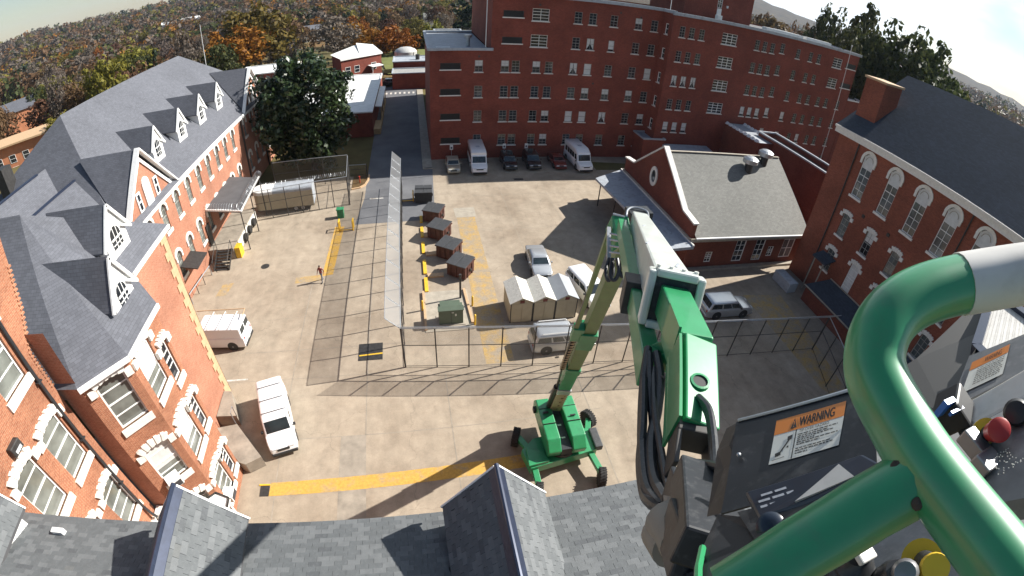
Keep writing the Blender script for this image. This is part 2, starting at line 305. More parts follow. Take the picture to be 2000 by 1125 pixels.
# ---------------------------------------------------------------- mesh helpers
SPLIT = set('cornice bracket mirror roof_rail coping verge_board bargeboard canopy_edge ridge_cap flashing roof_flashing roof_vent stone_band fork_pocket rib stiffener porch_post rack_bar latch cowl_seam flange_plate link_bracket low_wall warning_plate key_switch'.split())
class MB:
    def __init__(s): s.v = []; s.f = []; s.mi = []; s.cur = 0; s.ch = []
    def m(s, i): s.cur = i; return s
    def add(s, vs, fs):
        o = len(s.v); s.v += [tuple(x) for x in vs]
        f0 = len(s.f)
        for f in fs: s.f.append(tuple(o+i for i in f)); s.mi.append(s.cur)
        s.ch.append((o, len(s.v), f0, len(s.f)))
        return s
    def poly(s, pts): return s.add(pts, [tuple(range(len(pts)))])
    def box(s, x0, y0, z0, x1, y1, z1, M=None):
        vs = [(x0,y0,z0),(x1,y0,z0),(x1,y1,z0),(x0,y1,z0),(x0,y0,z1),(x1,y0,z1),(x1,y1,z1),(x0,y1,z1)]
        if M is not None: vs = [M @ V(p) for p in vs]
        return s.add(vs, [(0,3,2,1),(4,5,6,7),(0,1,5,4),(1,2,6,5),(2,3,7,6),(3,0,4,7)])
    def beam(s, a, b, w, h, up=(0,0,1), w2=None, h2=None):
        """box section from a to b; w across, h along up"""
        a, b = V(a), V(b); d = (b-a).normalized(); u = V(up); r = d.cross(u)
        if r.length < 1e-4: r = d.cross(V((1,0,0)))
        r.normalize(); u = r.cross(d).normalized(); w2 = w if w2 is None else w2; h2 = h if h2 is None else h2
        vs = []
        for p, ww, hh in ((a,w,h),(b,w2,h2)):
            vs += [p-r*ww/2-u*hh/2, p+r*ww/2-u*hh/2, p+r*ww/2+u*hh/2, p-r*ww/2+u*hh/2]
        return s.add(vs, [(0,1,2,3),(7,6,5,4),(0,4,5,1),(1,5,6,2),(2,6,7,3),(3,7,4,0)])
    def prism(s, pts, d):
        """closed polygon (3D points) extruded by vector d"""
        n = len(pts); d = V(d); a = [V(p) for p in pts]; b = [p+d for p in a]
        return s.add(a+b, [tuple(range(n))[::-1], tuple(range(n, 2*n))]+[(i,(i+1)%n,n+(i+1)%n,n+i) for i in range(n)])
    def cyl(s, a, b, r, n=10, r2=None, caps=True):
        a, b = V(a), V(b); d = (b-a).normalized(); x = d.orthogonal().normalized(); y = d.cross(x); r2 = r if r2 is None else r2
        vs = [a+(x*math.cos(2*PI*i/n)+y*math.sin(2*PI*i/n))*r for i in range(n)]+[b+(x*math.cos(2*PI*i/n)+y*math.sin(2*PI*i/n))*r2 for i in range(n)]
        fs = [(i,(i+1)%n,n+(i+1)%n,n+i) for i in range(n)]
        if caps: fs += [tuple(range(n))[::-1], tuple(range(n,2*n))]
        return s.add(vs, fs)
    def tube(s, pts, r, n=8, caps=True):
        pts = [V(p) for p in pts]; k = len(pts); vs = []; fs = []
        rr = r if isinstance(r, (list, tuple)) else [r]*k
        x = None
        for i, p in enumerate(pts):
            d = (pts[min(i+1,k-1)]-pts[max(i-1,0)]).normalized()
            if x is None: x = d.orthogonal().normalized()
            x = (x-d*x.dot(d)).normalized(); y = d.cross(x)
            vs += [p+(x*math.cos(2*PI*j/n)+y*math.sin(2*PI*j/n))*rr[i] for j in range(n)]
        for i in range(k-1):
            for j in range(n): fs.append((i*n+j, i*n+(j+1)%n, (i+1)*n+(j+1)%n, (i+1)*n+j))
        if caps: fs += [tuple(range(n))[::-1], tuple(range((k-1)*n, k*n))]
        return s.add(vs, fs)
    def lathe(s, c, axis, prof, n=16):
        """prof: list of (offset along the axis, radius)"""
        c, a = V(c), V(axis).normalized(); x = a.orthogonal().normalized(); y = a.cross(x); vs = []; fs = []
        for o, r in prof: vs += [c+a*o+(x*math.cos(2*PI*j/n)+y*math.sin(2*PI*j/n))*r for j in range(n)]
        for i in range(len(prof)-1):
            for j in range(n): fs.append((i*n+j, i*n+(j+1)%n, (i+1)*n+(j+1)%n, (i+1)*n+j))
        fs += [tuple(range(n))[::-1], tuple(range((len(prof)-1)*n, len(prof)*n))]
        return s.add(vs, fs)
    def loft(s, rings, caps=True):
        n = len(rings[0]); vs = [p for r in rings for p in r]; fs = []
        for i in range(len(rings)-1):
            for j in range(n): fs.append((i*n+j, i*n+(j+1)%n, (i+1)*n+(j+1)%n, (i+1)*n+j))
        if caps: fs += [tuple(range(n))[::-1], tuple(range((len(rings)-1)*n, len(rings)*n))]
        return s.add(vs, fs)
    def build(s, name, mats, parent=None, org=(0,0,0), smooth=False, bevel=0.0, loc=None):
        if name in SPLIT and len(s.ch) > 1:
            for (v0, v1, f0, f1) in s.ch:
                q = MB(); q.recalc = s.recalc; q.v = s.v[v0:v1]; q.f = [tuple(i-v0 for i in f) for f in s.f[f0:f1]]; q.mi = s.mi[f0:f1]; q.ch = []
                o = q.build(name, mats, parent, org, smooth, bevel, loc)
            return o
        me = bpy.data.meshes.new(name); o3 = V(org)
        me.from_pydata([tuple(V(p)-o3) for p in s.v], [], s.f); me.validate()
        for q in (mats if isinstance(mats, (list, tuple)) else [mats]): me.materials.append(MATS[q])
        if len(me.polygons) == len(s.mi): me.polygons.foreach_set('material_index', s.mi)
        bm = bmesh.new(); bm.from_mesh(me)
        bmesh.ops.remove_doubles(bm, verts=bm.verts, dist=1e-5)
        bmesh.ops.recalc_face_normals(bm, faces=bm.faces) if s.recalc else None
        bm.to_mesh(me); bm.free()
        if smooth:
            me.polygons.foreach_set('use_smooth', [True]*len(me.polygons))
            try: me.set_sharp_from_angle(angle=math.radians(38))
            except Exception: pass
        o = bpy.data.objects.new(name, me); COL.objects.link(o)
        if parent is not None: o.parent = parent
        if loc is not None: o.location = loc
        if bevel:
            b = o.modifiers.new('bevel', 'BEVEL'); b.width = bevel; b.segments = 2; b.limit_method = 'ANGLE'; b.angle_limit = math.radians(35)
        return o
    recalc = True
def props(o, label=None, cat=None, group=None, kind=None):
    for k, v in (('label', label), ('category', cat), ('group', group), ('kind', kind)):
        if v: o[k] = v
    return o
def thing(name, label, cat, loc=(0,0,0), rz=0.0, group=None):
    o = bpy.data.objects.new(name, None); COL.objects.link(o); o.empty_display_size = 0.2
    o.location = loc; o.rotation_euler = (0,0,rz); return props(o, label, cat, group)
def struct(o): o['kind'] = 'structure'; return o
def copy_tree(o, parent=None):
    c = o.copy(); COL.objects.link(c)
    if parent is not None: c.parent = parent
    for ch in o.children: copy_tree(ch, c)
    return c
def clone(o, loc, rz, label, group=None, scale=None):
    c = copy_tree(o); c.location = loc; c.rotation_euler = (0,0,rz); c['label'] = label
    if group: c['group'] = group
    if scale: c.scale = scale
    return c
def inst(proto, parent, loc, rz):
    """a part sharing proto's mesh (and those of its children)"""
    c = copy_tree(proto, parent); c.location = loc; c.rotation_euler = (0,0,rz); return c
# ---------------------------------------------------------------- walls with real openings
def wall(mb, p0, u, Wd, H, ops=(), depth=0.2):
    """rectangular wall from p0 along unit u, height H, outward normal u x z; ops: (u0, z0, w, h)"""
    p0, u = V(p0), V(u).normalized(); n = u.cross(V((0,0,1))); z = V((0,0,1))
    us = sorted({0.0, Wd} | {round(x,4) for o in ops for x in (o[0], o[0]+o[2]) if 0 < x < Wd}); zs = sorted({0.0, H} | {round(x,4) for o in ops for x in (o[1], o[1]+o[3]) if 0 < x < H})
    P = lambda a, b, d=0.0: p0+u*a+z*b-n*d
    for i in range(len(us)-1):
        for j in range(len(zs)-1):
            cu, cz = (us[i]+us[i+1])/2, (zs[j]+zs[j+1])/2
            if any(o[0] < cu < o[0]+o[2] and o[1] < cz < o[1]+o[3] for o in ops): continue
            mb.poly([P(us[i],zs[j]), P(us[i+1],zs[j]), P(us[i+1],zs[j+1]), P(us[i],zs[j+1])])
    for a, b, w, h in ops:
        c = [(a,b),(a+w,b),(a+w,b+h),(a,b+h)]
        for k in range(4):
            q, r = c[k], c[(k+1)%4]; mb.poly([P(*q), P(*q,depth), P(*r,depth), P(*r)])
WIN = {}
def window(key, w, h, cols, rows, frame='white_paint', pane='glass_grey', sill='white_stone', sillh=0.18, cap=None, deep=0.14, bar=0.035, fr=0.07, blind=0.0, curtain=None):
    """prototype window: frame mesh with children pane, sill, lintel; local x along the wall, -y outward, z up"""
    if key in WIN: return WIN[key]
    b = MB(); y0, y1 = deep-0.05, deep+0.02
    for x0, x1, z0, z1 in ((-w/2,-w/2+fr,0,h),(w/2-fr,w/2,0,h),(-w/2+fr,w/2-fr,0,fr),(-w/2+fr,w/2-fr,h-fr,h),(-w/2+fr,w/2-fr,h*.5-.03,h*.5+.03)): b.box(x0,y0,z0,x1,y1,z1)
    for i in range(1, cols):
        x = -w/2+w*i/cols; b.box(x-bar/2,y0+.015,fr,x+bar/2,y1-.01,h-fr)
    for j in range(1, rows):
        z = h*j/rows
        if abs(z-h/2) > 0.05: b.box(-w/2+fr,y0+.02,z-bar/2,w/2-fr,y1-.012,z+bar/2)
    o = b.build('window', frame)
    p = MB(); p.poly([(-w/2,y1-.02,0),(w/2,y1-.02,0),(w/2,y1-.02,h),(-w/2,y1-.02,h)]); p.build('pane', pane, o)
    if blind:
        q = MB(); q.poly([(-w/2+fr,y1-.025,h*(1-blind)),(w/2-fr,y1-.025,h*(1-blind)),(w/2-fr,y1-.025,h-fr),(-w/2+fr,y1-.025,h-fr)]); q.build('blind', 'blind_white', o)
    if curtain:
        q = MB()
        for sgn in (-1, 1):
            q.poly([(sgn*(w/2-fr),y1-.025,fr),(sgn*.06*w,y1-.025,h*.5),(sgn*.03*w,y1-.025,h-fr),(sgn*(w/2-fr),y1-.025,h-fr)])
        q.build('curtain', curtain, o)
    if sill:
        q = MB(); q.box(-w/2-.12,-.1,-sillh,w/2+.12,deep,0.0); q.build('sill', sill, o)
    if cap == 'lintel':
        q = MB(); q.box(-w/2-.1,-.02,h,w/2+.1,.1,h+.2); q.build('lintel', sill or 'white_stone', o)
    if cap in ('seg', 'arch', 'tooth'):
        q = MB(); n = 10; A = math.radians(90 if cap == 'arch' else 74 if cap == 'seg' else 24); R = (w/2+.02)/math.sin(A); cz = (h-R*math.cos(A)) if cap != 'arch' else h-w/2
        t = 0.26 if cap != 'tooth' else 0.40
        inn = [(R*math.sin(-A+2*A*i/n), cz+R*math.cos(-A+2*A*i/n)) for i in range(n+1)]
        out = [((R+t)*math.sin(-A+2*A*i/n), cz+(R+t)*math.cos(-A+2*A*i/n)) for i in range(n+1)]
        lift = (h - max(z for x, z in inn)) if cap != 'arch' else 0
        for i in range(n):
            pr = 0.10+(0.035 if (cap == 'tooth' and i % 2 == 0) else 0)
            tt = 1.0 if (cap != 'tooth' or i % 2 == 0) else 0.86
            (ax, az), (bx, bz) = inn[i], inn[i+1]; (cx2, cz2), (dx, dz) = out[i], out[i+1]
            cx2, cz2, dx, dz = ax+(cx2-ax)*tt, az+(cz2-az)*tt, bx+(dx-bx)*tt, bz+(dz-bz)*tt
            q.prism([(ax,-pr,az+lift),(bx,-pr,bz+lift),(dx,-pr,dz+lift),(cx2,-pr,cz2+lift)], (0,pr+.06,0))
        e = inn[0]; 
        for sgn in (-1, 1): q.box(sgn*(abs(e[0])+.0)-(.0 if sgn > 0 else t*.85),-.12,e[1]+lift-(.42 if cap != 'tooth' else .30),sgn*abs(e[0])+(t*.85 if sgn > 0 else 0),.06,e[1]+lift+.06)
        q.build('arch_surround', 'white_stone', o)
        if cap in ('seg', 'tooth'):   # spandrel pieces close the square head of the opening behind the arch
            g = MB(); top = h
            for i in range(n):
                (ax, az), (bx, bz) = inn[i], inn[i+1]
                if az+lift < top-1e-3 or bz+lift < top-1e-3: g.poly([(ax,.02,az+lift),(bx,.02,bz+lift),(bx,.02,top+.001),(ax,.02,top+.001)])
            g.build('arch_infill', 'white_stone', o)
    WIN[key] = o
    o.hide_render = False
    return o
USED = set()
def put(key, parent, loc, u):
    """place a window prototype (the first use moves the prototype itself)"""
    o = WIN[key]; u = V(u); rz = math.atan2(u.y, u.x)
    if key not in USED:
        USED.add(key); o.parent = parent; o.location = loc; o.rotation_euler = (0,0,rz); return o
    return inst(o, parent, loc, rz)
class Bld:
    """a building: an Empty with wall, roof and window parts in its own frame"""
    def __init__(s, name, label, cat, loc, group=None):
        s.o = V(loc); s.root = thing(name, label, cat, loc, 0, group)
    def part(s, mb, name, mats, **k): return mb.build(name, mats, s.root, org=s.o, **k)
    def wall(s, p0, u, Wd, H, wins, mat, depth=0.2, name='wall'):
        """wins: (key, centre u, sill z above p0, w, h)"""
        mb = MB(); mb.recalc = False; ops = [(c-w/2, z, w, h) for k, c, z, w, h in wins]
        wall(mb, p0, u, Wd, H, ops, depth); s.part(mb, name, mat)
        u = V(u).normalized()
        for k, c, z, w, h in wins:
            if k: put(k, s.root, V(p0)+u*c+V((0,0,z))-s.o, u)
def gable_roof(mb, x0, x1, y0, y1, ze, zr, axis, over=0.0):
    pass

# ================================================================ GROUND
def sheet(name, pts, z, mat):
    b = MB(); b.poly([(x, y, z) for x, y in pts]); o = b.build(name, mat); return struct(o)
def terr(x, y):
    r = math.hypot(x, y); a = math.degrees(math.atan2(x, y))
    if r < 112: return -0.06
    t = min(1, (r-112)/110.0); t = t*t*(3-2*t)
    left = max(0.0, min(1.0, (28-a)/16.0))
    z = -0.06 - 9.0*t*left - 1.5*t*(1-left)
    h = max(0.0, (r-420)/1100.0); h = min(1, h); h = h*h*(3-2*h)
    z += h*(27.0*left + (6+5*math.sin(a*0.2)*0)*(1-left)) + h*4.0*math.sin(a*0.31+1.3)*left + h*2.0*math.sin(a*0.9)
    return z
def mountain(x, y):
    r = math.hypot(x, y); a = math.degrees(math.atan2(x, y))
    if r < 2200: return terr(x, y)
    pts = [(-180, 0.3), (-60, 0.3), (20, 1.0), (32, 2.6), (38, 1.75), (43, 1.05), (46, 0.75), (50.5, 1.0), (53.6, 1.0), (56.3, 1.05), (59, 0.75), (62, 0.5), (65, 0.34), (68, 0.1), (75, 0.0), (180, 0.2)]
    e = 0
    for (a0, e0), (a1, e1) in zip(pts, pts[1:]):
        if a0 <= a <= a1: e = e0+(e1-e0)*(a-a0)/(a1-a0)
    if a < 25: e = 0
    top = CAMZ + 3300*math.tan(math.radians(e)) + 5*math.sin(a*2.3)+3*math.sin(a*5.1+1)
    t = max(0, 1-abs(r-3300)/1000.0); t = t*t*(3-2*t)
    return terr(x, y)*(1-t) + top*t if top > terr(x, y) else terr(x, y)
def ground():
    rs = [0, 40, 80, 100, 112, 125, 140, 160, 180, 205, 235, 270, 320, 380, 450, 540, 650, 800, 1000, 1200, 1400, 1600, 1900, 2200]
    n = 144
    def ringmesh(name, rs, mat, f):
        b = MB(); vs = []; fs = []
        for r in rs:
            for i in range(n):
                a = 2*PI*i/n; x, y = r*math.sin(a), r*math.cos(a); vs.append((x, y, f(x, y)))
        for k in range(len(rs)-1):
            for i in range(n): fs.append((k*n+i, k*n+(i+1)%n, (k+1)*n+(i+1)%n, (k+1)*n+i))
        b.add(vs, fs); o = b.build(name, mat, smooth=True); return struct(o)
    ringmesh('ground', [0.01]+rs[1:14], 'ground_grass', terr)
    n2 = rs[13:]; ringmesh('hills', n2, 'hill_forest', terr)
    n = 288; ringmesh('mountains', [2200, 2400, 2600, 2800, 3000, 3150, 3300, 3500, 3800, 4300, 5200], 'hill_forest', mountain)
ground()
yard = sheet('concrete_yard', [(-24, 3), (42, 3), (42, 63.5), (2.2, 63.5), (2.2, 57.2), (-6.2, 57.2), (-24, 57)], 0.0, 'yard_concrete')
sheet('road', [(-6.0, 50.5), (-6.6, 44.2), (1.9, 44.2), (2.3, 58), (2.0, 64), (1.9, 107), (9, 107.5), (9, 118), (-6.6, 107), (-6.4, 96), (-6.1, 57)], 0.004, 'asphalt')
sheet('sidewalk', [(1.25, 58.5), (2.3, 58.5), (2.3, 104), (1.1, 104)], 0.12, 'kerb_concrete')
b = MB(); b.box(1.05, 58.3, 0, 1.25, 104, 0.125); b.box(1.05, 58.1, 0, 2.6, 58.3, 0.125); struct(b.build('kerb', 'kerb_concrete'))
sheet('grass_verge', [(-16, 57.2), (-8.2, 57.2), (-8.2, 72), (-19, 72)], 0.003, 'ground_grass')
sheet('grass_verge', [(24.4, 56.5), (33.2, 56.5), (33.2, 58.6), (24.4, 59.5)], 0.006, 'ground_grass')
def mark(name, pts, mat, z=0.008):
    b = MB(); b.poly([(x, y, z) for x, y in pts]); o = b.build(name, mat); o['kind'] = 'structure'; return o
mark('yellow_marking', [(-9.95, 13.72), (3.8, 14.15), (9.4, 14.3), (9.4, 15.2), (3.4, 15.05), (-9.9, 14.62)], 'yellow_line')
mark('yellow_marking', [(-8.9, 35.1), (-7.9, 35.3), (-7.7, 44.0), (-8.7, 44.0)], 'yellow_line')
mark('yellow_marking', [(-11.3, 34.3), (-8.9, 34.5), (-8.9, 35.4), (-11.3, 35.2)], 'yellow_faded')
mark('yellow_marking', [(4.05, 22.8), (6.1, 22.8), (6.1, 44.3), (4.2, 44.3)], 'yellow_faded')
mark('yellow_marking', [(29.2, 13.0), (31.2, 12.4), (33.4, 27.0), (29.0, 27.6)], 'yellow_faded')
mark('yellow_marking', [(-18.6, 33.2), (-17.6, 33.4), (-17.3, 35.2), (-18.4, 35.0)], 'yellow_faded')
mark('white_marking', [(-5.4, 50.1), (-3.8, 50.05), (-3.8, 50.3), (-5.4, 50.35)], 'white_line', 0.012)
mark('white_marking', [(-15.0, 22.95), (-13.0, 23.0), (-13.0, 23.15), (-15.0, 23.1)], 'white_line')
for i in range(8): mark('white_marking', [(-5.6+i*.95, 101.0), (-5.2+i*.95, 101.0), (-5.2+i*.95, 102.6), (-5.6+i*.95, 102.6)], 'white_line', 0.012)
# slab joints (narrow recessed lines of dark filler) and patched slabs
def joint(x0, y0, x1, y1, w=0.05):
    d = V((x1-x0, y1-y0, 0)).normalized(); r = V((-d.y, d.x, 0))*w/2
    mark('slab_joint', [(x0-r.x, y0-r.y), (x1-r.x, y1-r.y), (x1+r.x, y1+r.y), (x0+r.x, y0+r.y)], 'dock_concrete', 0.006)
for x in (-9.6, -4.25, 1.12, 10.1): joint(x, 5, x, 22.3 if x > -3 else 36, 0.06)
for y in (17.7, 25.75): joint(-13.8, y, 11, y, 0.045)
for x in (9.9, 15.3): joint(x, 24, x+.1, 52, 0.035)
for y in (33.2, 41.5, 49.5): joint(6.5, y, 24, y, 0.035)
joint(-19, 29.2, -3, 29.9, .03); joint(-19, 22.8, -3, 22.9, .035)
mark('slab_patch', [(-5.9, 5), (-4.3, 5), (-4.25, 17.7), (-5.8, 17.7)], 'dock_concrete', 0.005)
mark('slab_patch', [(4.1, 44.4), (6.3, 44.4), (6.3, 46.6), (4.0, 46.6)], 'kerb_concrete', 0.005)
def t1(o, label, cat, group=None): return props(o, label, cat, group)
b = MB(); b.box(-4.95, 24.18, 0, -3.2, 25.9, 0.03); h = t1(b.build('steel_trench_plate', 'dark_steel'), 'dark square steel plate set in concrete with a yellow stripe', 'hatch')
b = MB(); b.poly([(-4.9, 24.62, .034), (-3.2, 24.72, .034), (-3.2, 24.86, .034), (-4.9, 24.74, .034)]); b.build('yellow_stripe', 'yellow_paint', h)
b = MB(); b.lathe((-14.8, 37.5, 0), (0,0,1), [(0, .42), (.015, .42), (.02, .36)], 20); t1(b.build('manhole_cover', 'dark_steel'), 'round dark manhole cover in the loading yard', 'manhole')
b = MB(); b.box(12.3, 53.55, 0, 13.5, 54.05, 0.02); t1(b.build('drain_grate', 'dark_steel'), 'small dark rectangular drain grate before the parked vehicles', 'drain')
b = MB(); b.box(-10.5, 13.72, 0, -9.95, 14.4, 0.03); h = t1(b.build('drain_cover', 'dark_steel'), 'small dark square cover at the end of the long yellow stripe', 'hatch')
b = MB(); b.box(-10.6, 14.42, .0, -9.93, 14.52, .05); b.build('yellow_edge', 'yellow_paint', h)
# ================================================================ HOSPITAL (far, brick, flat roofed)
window('hosp', 1.05, 1.55, 2, 4, 'frame_grey', 'glass_dark', 'white_stone', .12, deep=.12, bar=.03, fr=.06)
window('hosp_blind', 1.05, 1.55, 2, 4, 'frame_grey', 'glass_dark', 'white_stone', .12, deep=.12, bar=.03, fr=.06, blind=.5)
window('hosp_white', 1.05, 1.55, 1, 2, 'frame_grey', 'glass_dark', 'white_stone', .12, deep=.12, fr=.06, blind=.97)
window('hosp_curt', 1.05, 1.55, 2, 2, 'frame_grey', 'glass_dark', 'white_stone', .12, deep=.12, fr=.06, curtain='blind_white')
window('hosp_tan', .86, 1.5, 1, 2, 'frame_grey', 'glass_dark', 'white_stone', .12, deep=.12, fr=.06, blind=.8)
window('hosp_n', .86, 1.5, 2, 4, 'frame_grey', 'glass_dark', 'white_stone', .12, deep=.12, bar=.03, fr=.06)
window('hosp_ncurt', .86, 1.5, 2, 2, 'frame_grey', 'glass_dark', 'white_stone', .12, deep=.12, fr=.06, curtain='blind_white')
window('hosp_big', 2.2, 1.6, 2, 4, 'white_paint', 'glass_dark', 'white_stone', .12, deep=.12, bar=.05, fr=.06)
window('hosp_tri', 2.6, 1.6, 3, 4, 'white_paint', 'glass_dark', 'white_stone', .12, deep=.12, bar=.07, fr=.06)
window('hosp_slit', .8, 1.5, 1, 2, 'white_paint', 'glass_dark', 'white_stone', .1, deep=.1, fr=.1)
def louvre():
    b = MB()
    for x0, x1, z0, z1 in ((-1.3,1.3,0,.05),(-1.3,1.3,.78,.85),(-1.3,-1.23,.05,.78),(1.23,1.3,.05,.78)): b.box(x0,.05,z0,x1,.16,z1)
    o = b.build('louvre', 'dark_steel'); q = MB()
    for i in range(9): q.box(-1.23,.06,.06+i*.08,1.23,.13,.10+i*.08)
    q.poly([(-1.3,.15,0),(1.3,.15,0),(1.3,.15,.85),(-1.3,.15,.85)]); q.build('slat_bank', 'black_plastic', o)['kind'] = 'stuff'
    q = MB(); q.box(-1.4,-.08,-.14,1.4,.12,0); q.build('sill', 'white_stone', o); WIN['louvre'] = o
louvre()
H = Bld('hospital_building', 'tall flat roofed red brick hospital block with rows of sash windows', 'building', (2.3, 61.5, 0))
hospital = H
rows = [1.9, 5.28, 8.65, 12.05, 15.5, 18.9]; rng = random.Random(3)
def pick(c, r):
    k = rng.random()
    if (c, r) in ((21.2, 3), (23.2, 3), (29.8, 5)): return {(21.2,3):'hosp_curt',(23.2,3):'hosp_white',(29.8,5):'hosp_blind'}[(c,r)]
    if r == 1 and c in (21.2, 23.2): return 'hosp_white'
    if r == 4 and c == 23.2: return 'hosp_curt'
    if r == 4 and c == 26.2: return 'hosp_tan'
    if r == 1 and c == 26.2: return 'hosp_curt'
    if r == 3 and c == 32.2: return 'hosp_white'
    return 'hosp' if k < .82 else 'hosp_blind'
wl = []; wm = []
for r, z in enumerate(rows):
    if r < 4:
        wl.append(('louvre', 4.92-2.3, z+.35, 2.6, .85))
        for c in (8.55,): wl.append((pick(c, r), c-2.3, z, 1.05, 1.55))
    if r >= 4: wm += [('louvre', 12.7-10, z+.35, 2.6, .85), ('hosp_big', 16.2-10, z, 2.2, 1.6)]
    for c in ((11.95, 13.35, 16.1, 17.8) if r < 4 else ()) + (21.2, 23.2, 26.2, 29.8, 32.2):
        wm.append((pick(c, r), c-10, z, .86 if pick(c, r) == 'hosp_tan' else 1.05, 1.55))
wm = [(k, c, z, (2.2 if k == 'hosp_big' else w), h) for k, c, z, w, h in wm]
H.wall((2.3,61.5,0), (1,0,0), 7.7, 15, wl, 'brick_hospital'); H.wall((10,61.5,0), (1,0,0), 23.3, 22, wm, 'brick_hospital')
H.wall((33.3,61.5,0), (0,-1,0), 3, 22, [('hosp_slit', 1.5, z, .8, 1.5) for z in rows], 'brick_hospital')
wr = []
for r, z in enumerate(rows):
    nk = {1: 'hosp_tan', 3: 'hosp_ncurt'}.get(r, 'hosp_n') if r not in (0,) else 'hosp_tan'
    k1 = {3: 'hosp_ncurt', 1: 'hosp_tan', 0: 'hosp_tan'}.get(r, 'hosp_n'); k2 = {2: 'hosp_tan', 1: 'hosp_tan', 0: 'hosp_n'}.get(r, 'hosp_n')
    for c in (34.9, 36.4, 38.0): wr.append((k1, c-33.3, z, .86, 1.5))
    if r > 1: wr.append(('hosp_tri', 42.7-33.3, z, 2.6, 1.6))
    for c in (47.8, 49.25, 50.75, 52.7): wr.append((k2, c-33.3, z+(.3 if c > 52 else 0), .86, 1.5))
    for c in (56.1, 58.9, 60.8): wr.append(((k2 if rng.random() < .6 else 'hosp_n'), c-33.3, z, .86, 1.5))
    if r >= 4: wr += [('hosp_big', 65.3-33.3, z, 2.2, 1.6), ('louvre', 68.7-33.3+.1, z+.4, 2.6, .85)]
    else:
        for c in (63.2, 65.2, 68.2): wr.append(('hosp_n', c-33.3, z, .86, 1.5))
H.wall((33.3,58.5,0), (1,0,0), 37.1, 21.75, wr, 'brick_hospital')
b = MB(); b.recalc = False
wall(b, (70.4,58.5,0), (0,1,0), 24, 21.75); wall(b, (2.3,82.2,0), (0,-1,0), 20.7, 15); wall(b, (10,82.2,15), (0,-1,0), 20.7, 7); wall(b, (70.4,82.2,0), (-1,0,0), 68.1, 15); wall(b, (70.4,82.2,15), (-1,0,0), 60.4, 7)
H.part(b, 'wall', 'brick_hospital')
b = MB(); b.poly([(2.3,61.5,14.8),(10,61.5,14.8),(10,82.2,14.8),(2.3,82.2,14.8)]); H.part(b, 'roof', 'bluegrey_roof')
b = MB(); b.poly([(10,61.5,21.8),(33.3,61.5,21.8),(33.3,58.5,21.8),(70.4,58.5,21.8),(70.4,82.2,21.8),(10,82.2,21.8)]); H.part(b, 'roof', 'roof_membrane')
b = MB()
for p, q in (((2.1,61.4,15.05),(10.3,61.4,15.05)),((2.2,61.6,15.05),(2.2,82.2,15.05)),((2.3,82.2,15.05),(10,82.2,15.05))): b.beam(p, q, .42, .34)
for p, q in (((9.9,61.4,22.1),(33.3,61.4,22.1)),((33.3,61.6,22.1),(33.3,58.2,22.1)),((33.1,58.4,21.95),(70.6,58.4,21.9)),((70.4,58.2,21.9),(70.4,82.2,21.9)),((10,61.2,22.1),(10,82.2,22.1))): b.beam(p, q, .42, .42)
H.part(b, 'coping', 'bluegrey_roof')
b = MB()
for x0, x1 in ((49.5, 57.0), (57.8, 63.5)): b.box(x0, 59.2, 21.9, x1, 60.4, 22.5)
H.part(b, 'roof_flashing', 'white_roof')
window('penth', .9, 2.0, 2, 3, 'white_paint', 'glass_dark', None, deep=.08)
H.wall((41.3,70,21.8), (1,0,0), 13.3, 9.5, [('penth', 6.6, 1.9, .9, 2.0)], 'brick_hospital'); b = MB(); b.recalc = False
wall(b, (54.6,70,21.8), (0,1,0), 12, 9.5); wall(b, (41.3,82,21.8), (0,-1,0), 12, 9.5); wall(b, (54.6,82,21.8), (-1,0,0), 13.3, 9.5); b.poly([(41.3,70,31.3),(54.6,70,31.3),(54.6,82,31.3),(41.3,82,31.3)]); H.part(b, 'penthouse_wall', 'brick_hospital')
b = MB(); b.box(47.5,69.93,21.8,48.35,70.0,23.6); H.part(b, 'penthouse_door', 'white_paint'); b = MB(); b.box(49.2,69.8,23.9,49.5,70.0,24.3); H.part(b, 'wall_lamp', 'lamp_clear')
b = MB(); b.box(45.2,66,21.8,46,66.8,22.6); H.part(b, 'roof_vent', 'white_roof')
b = MB(); b.cyl((7.6,66,14.8),(7.6,66,16.0),.28,12); b.cyl((7.6,66,16.0),(7.6,66,16.35),.55,12); H.part(b, 'roof_vent', 'galv')
b = MB(); b.box(3.2,63.6,14.8,5.0,64.0,15.05); H.part(b, 'roof_curb', 'white_roof')
for x, z in ((8.55,14.1),(16.0,21.0),(27,20.9),(30,20.6),(24.2,10.9)): b = MB(); b.box(x-.12,61.42,z-.12,x+.12,61.5,z+.12); H.part(b, 'wall_vent', 'dark_steel')
b = MB(); b.tube([(9.3,61.35,21.9),(9.3,61.35,15.3)], .06, 6); H.part(b, 'downpipe', 'pole_white')
b = MB(); b.cyl((34.2,61.5,21.8),(34.2,61.5,30),.05,6); t1(b.build('antenna_mast', 'pole_white'), 'thin pale mast standing on the hospital roof before the penthouse', 'mast')
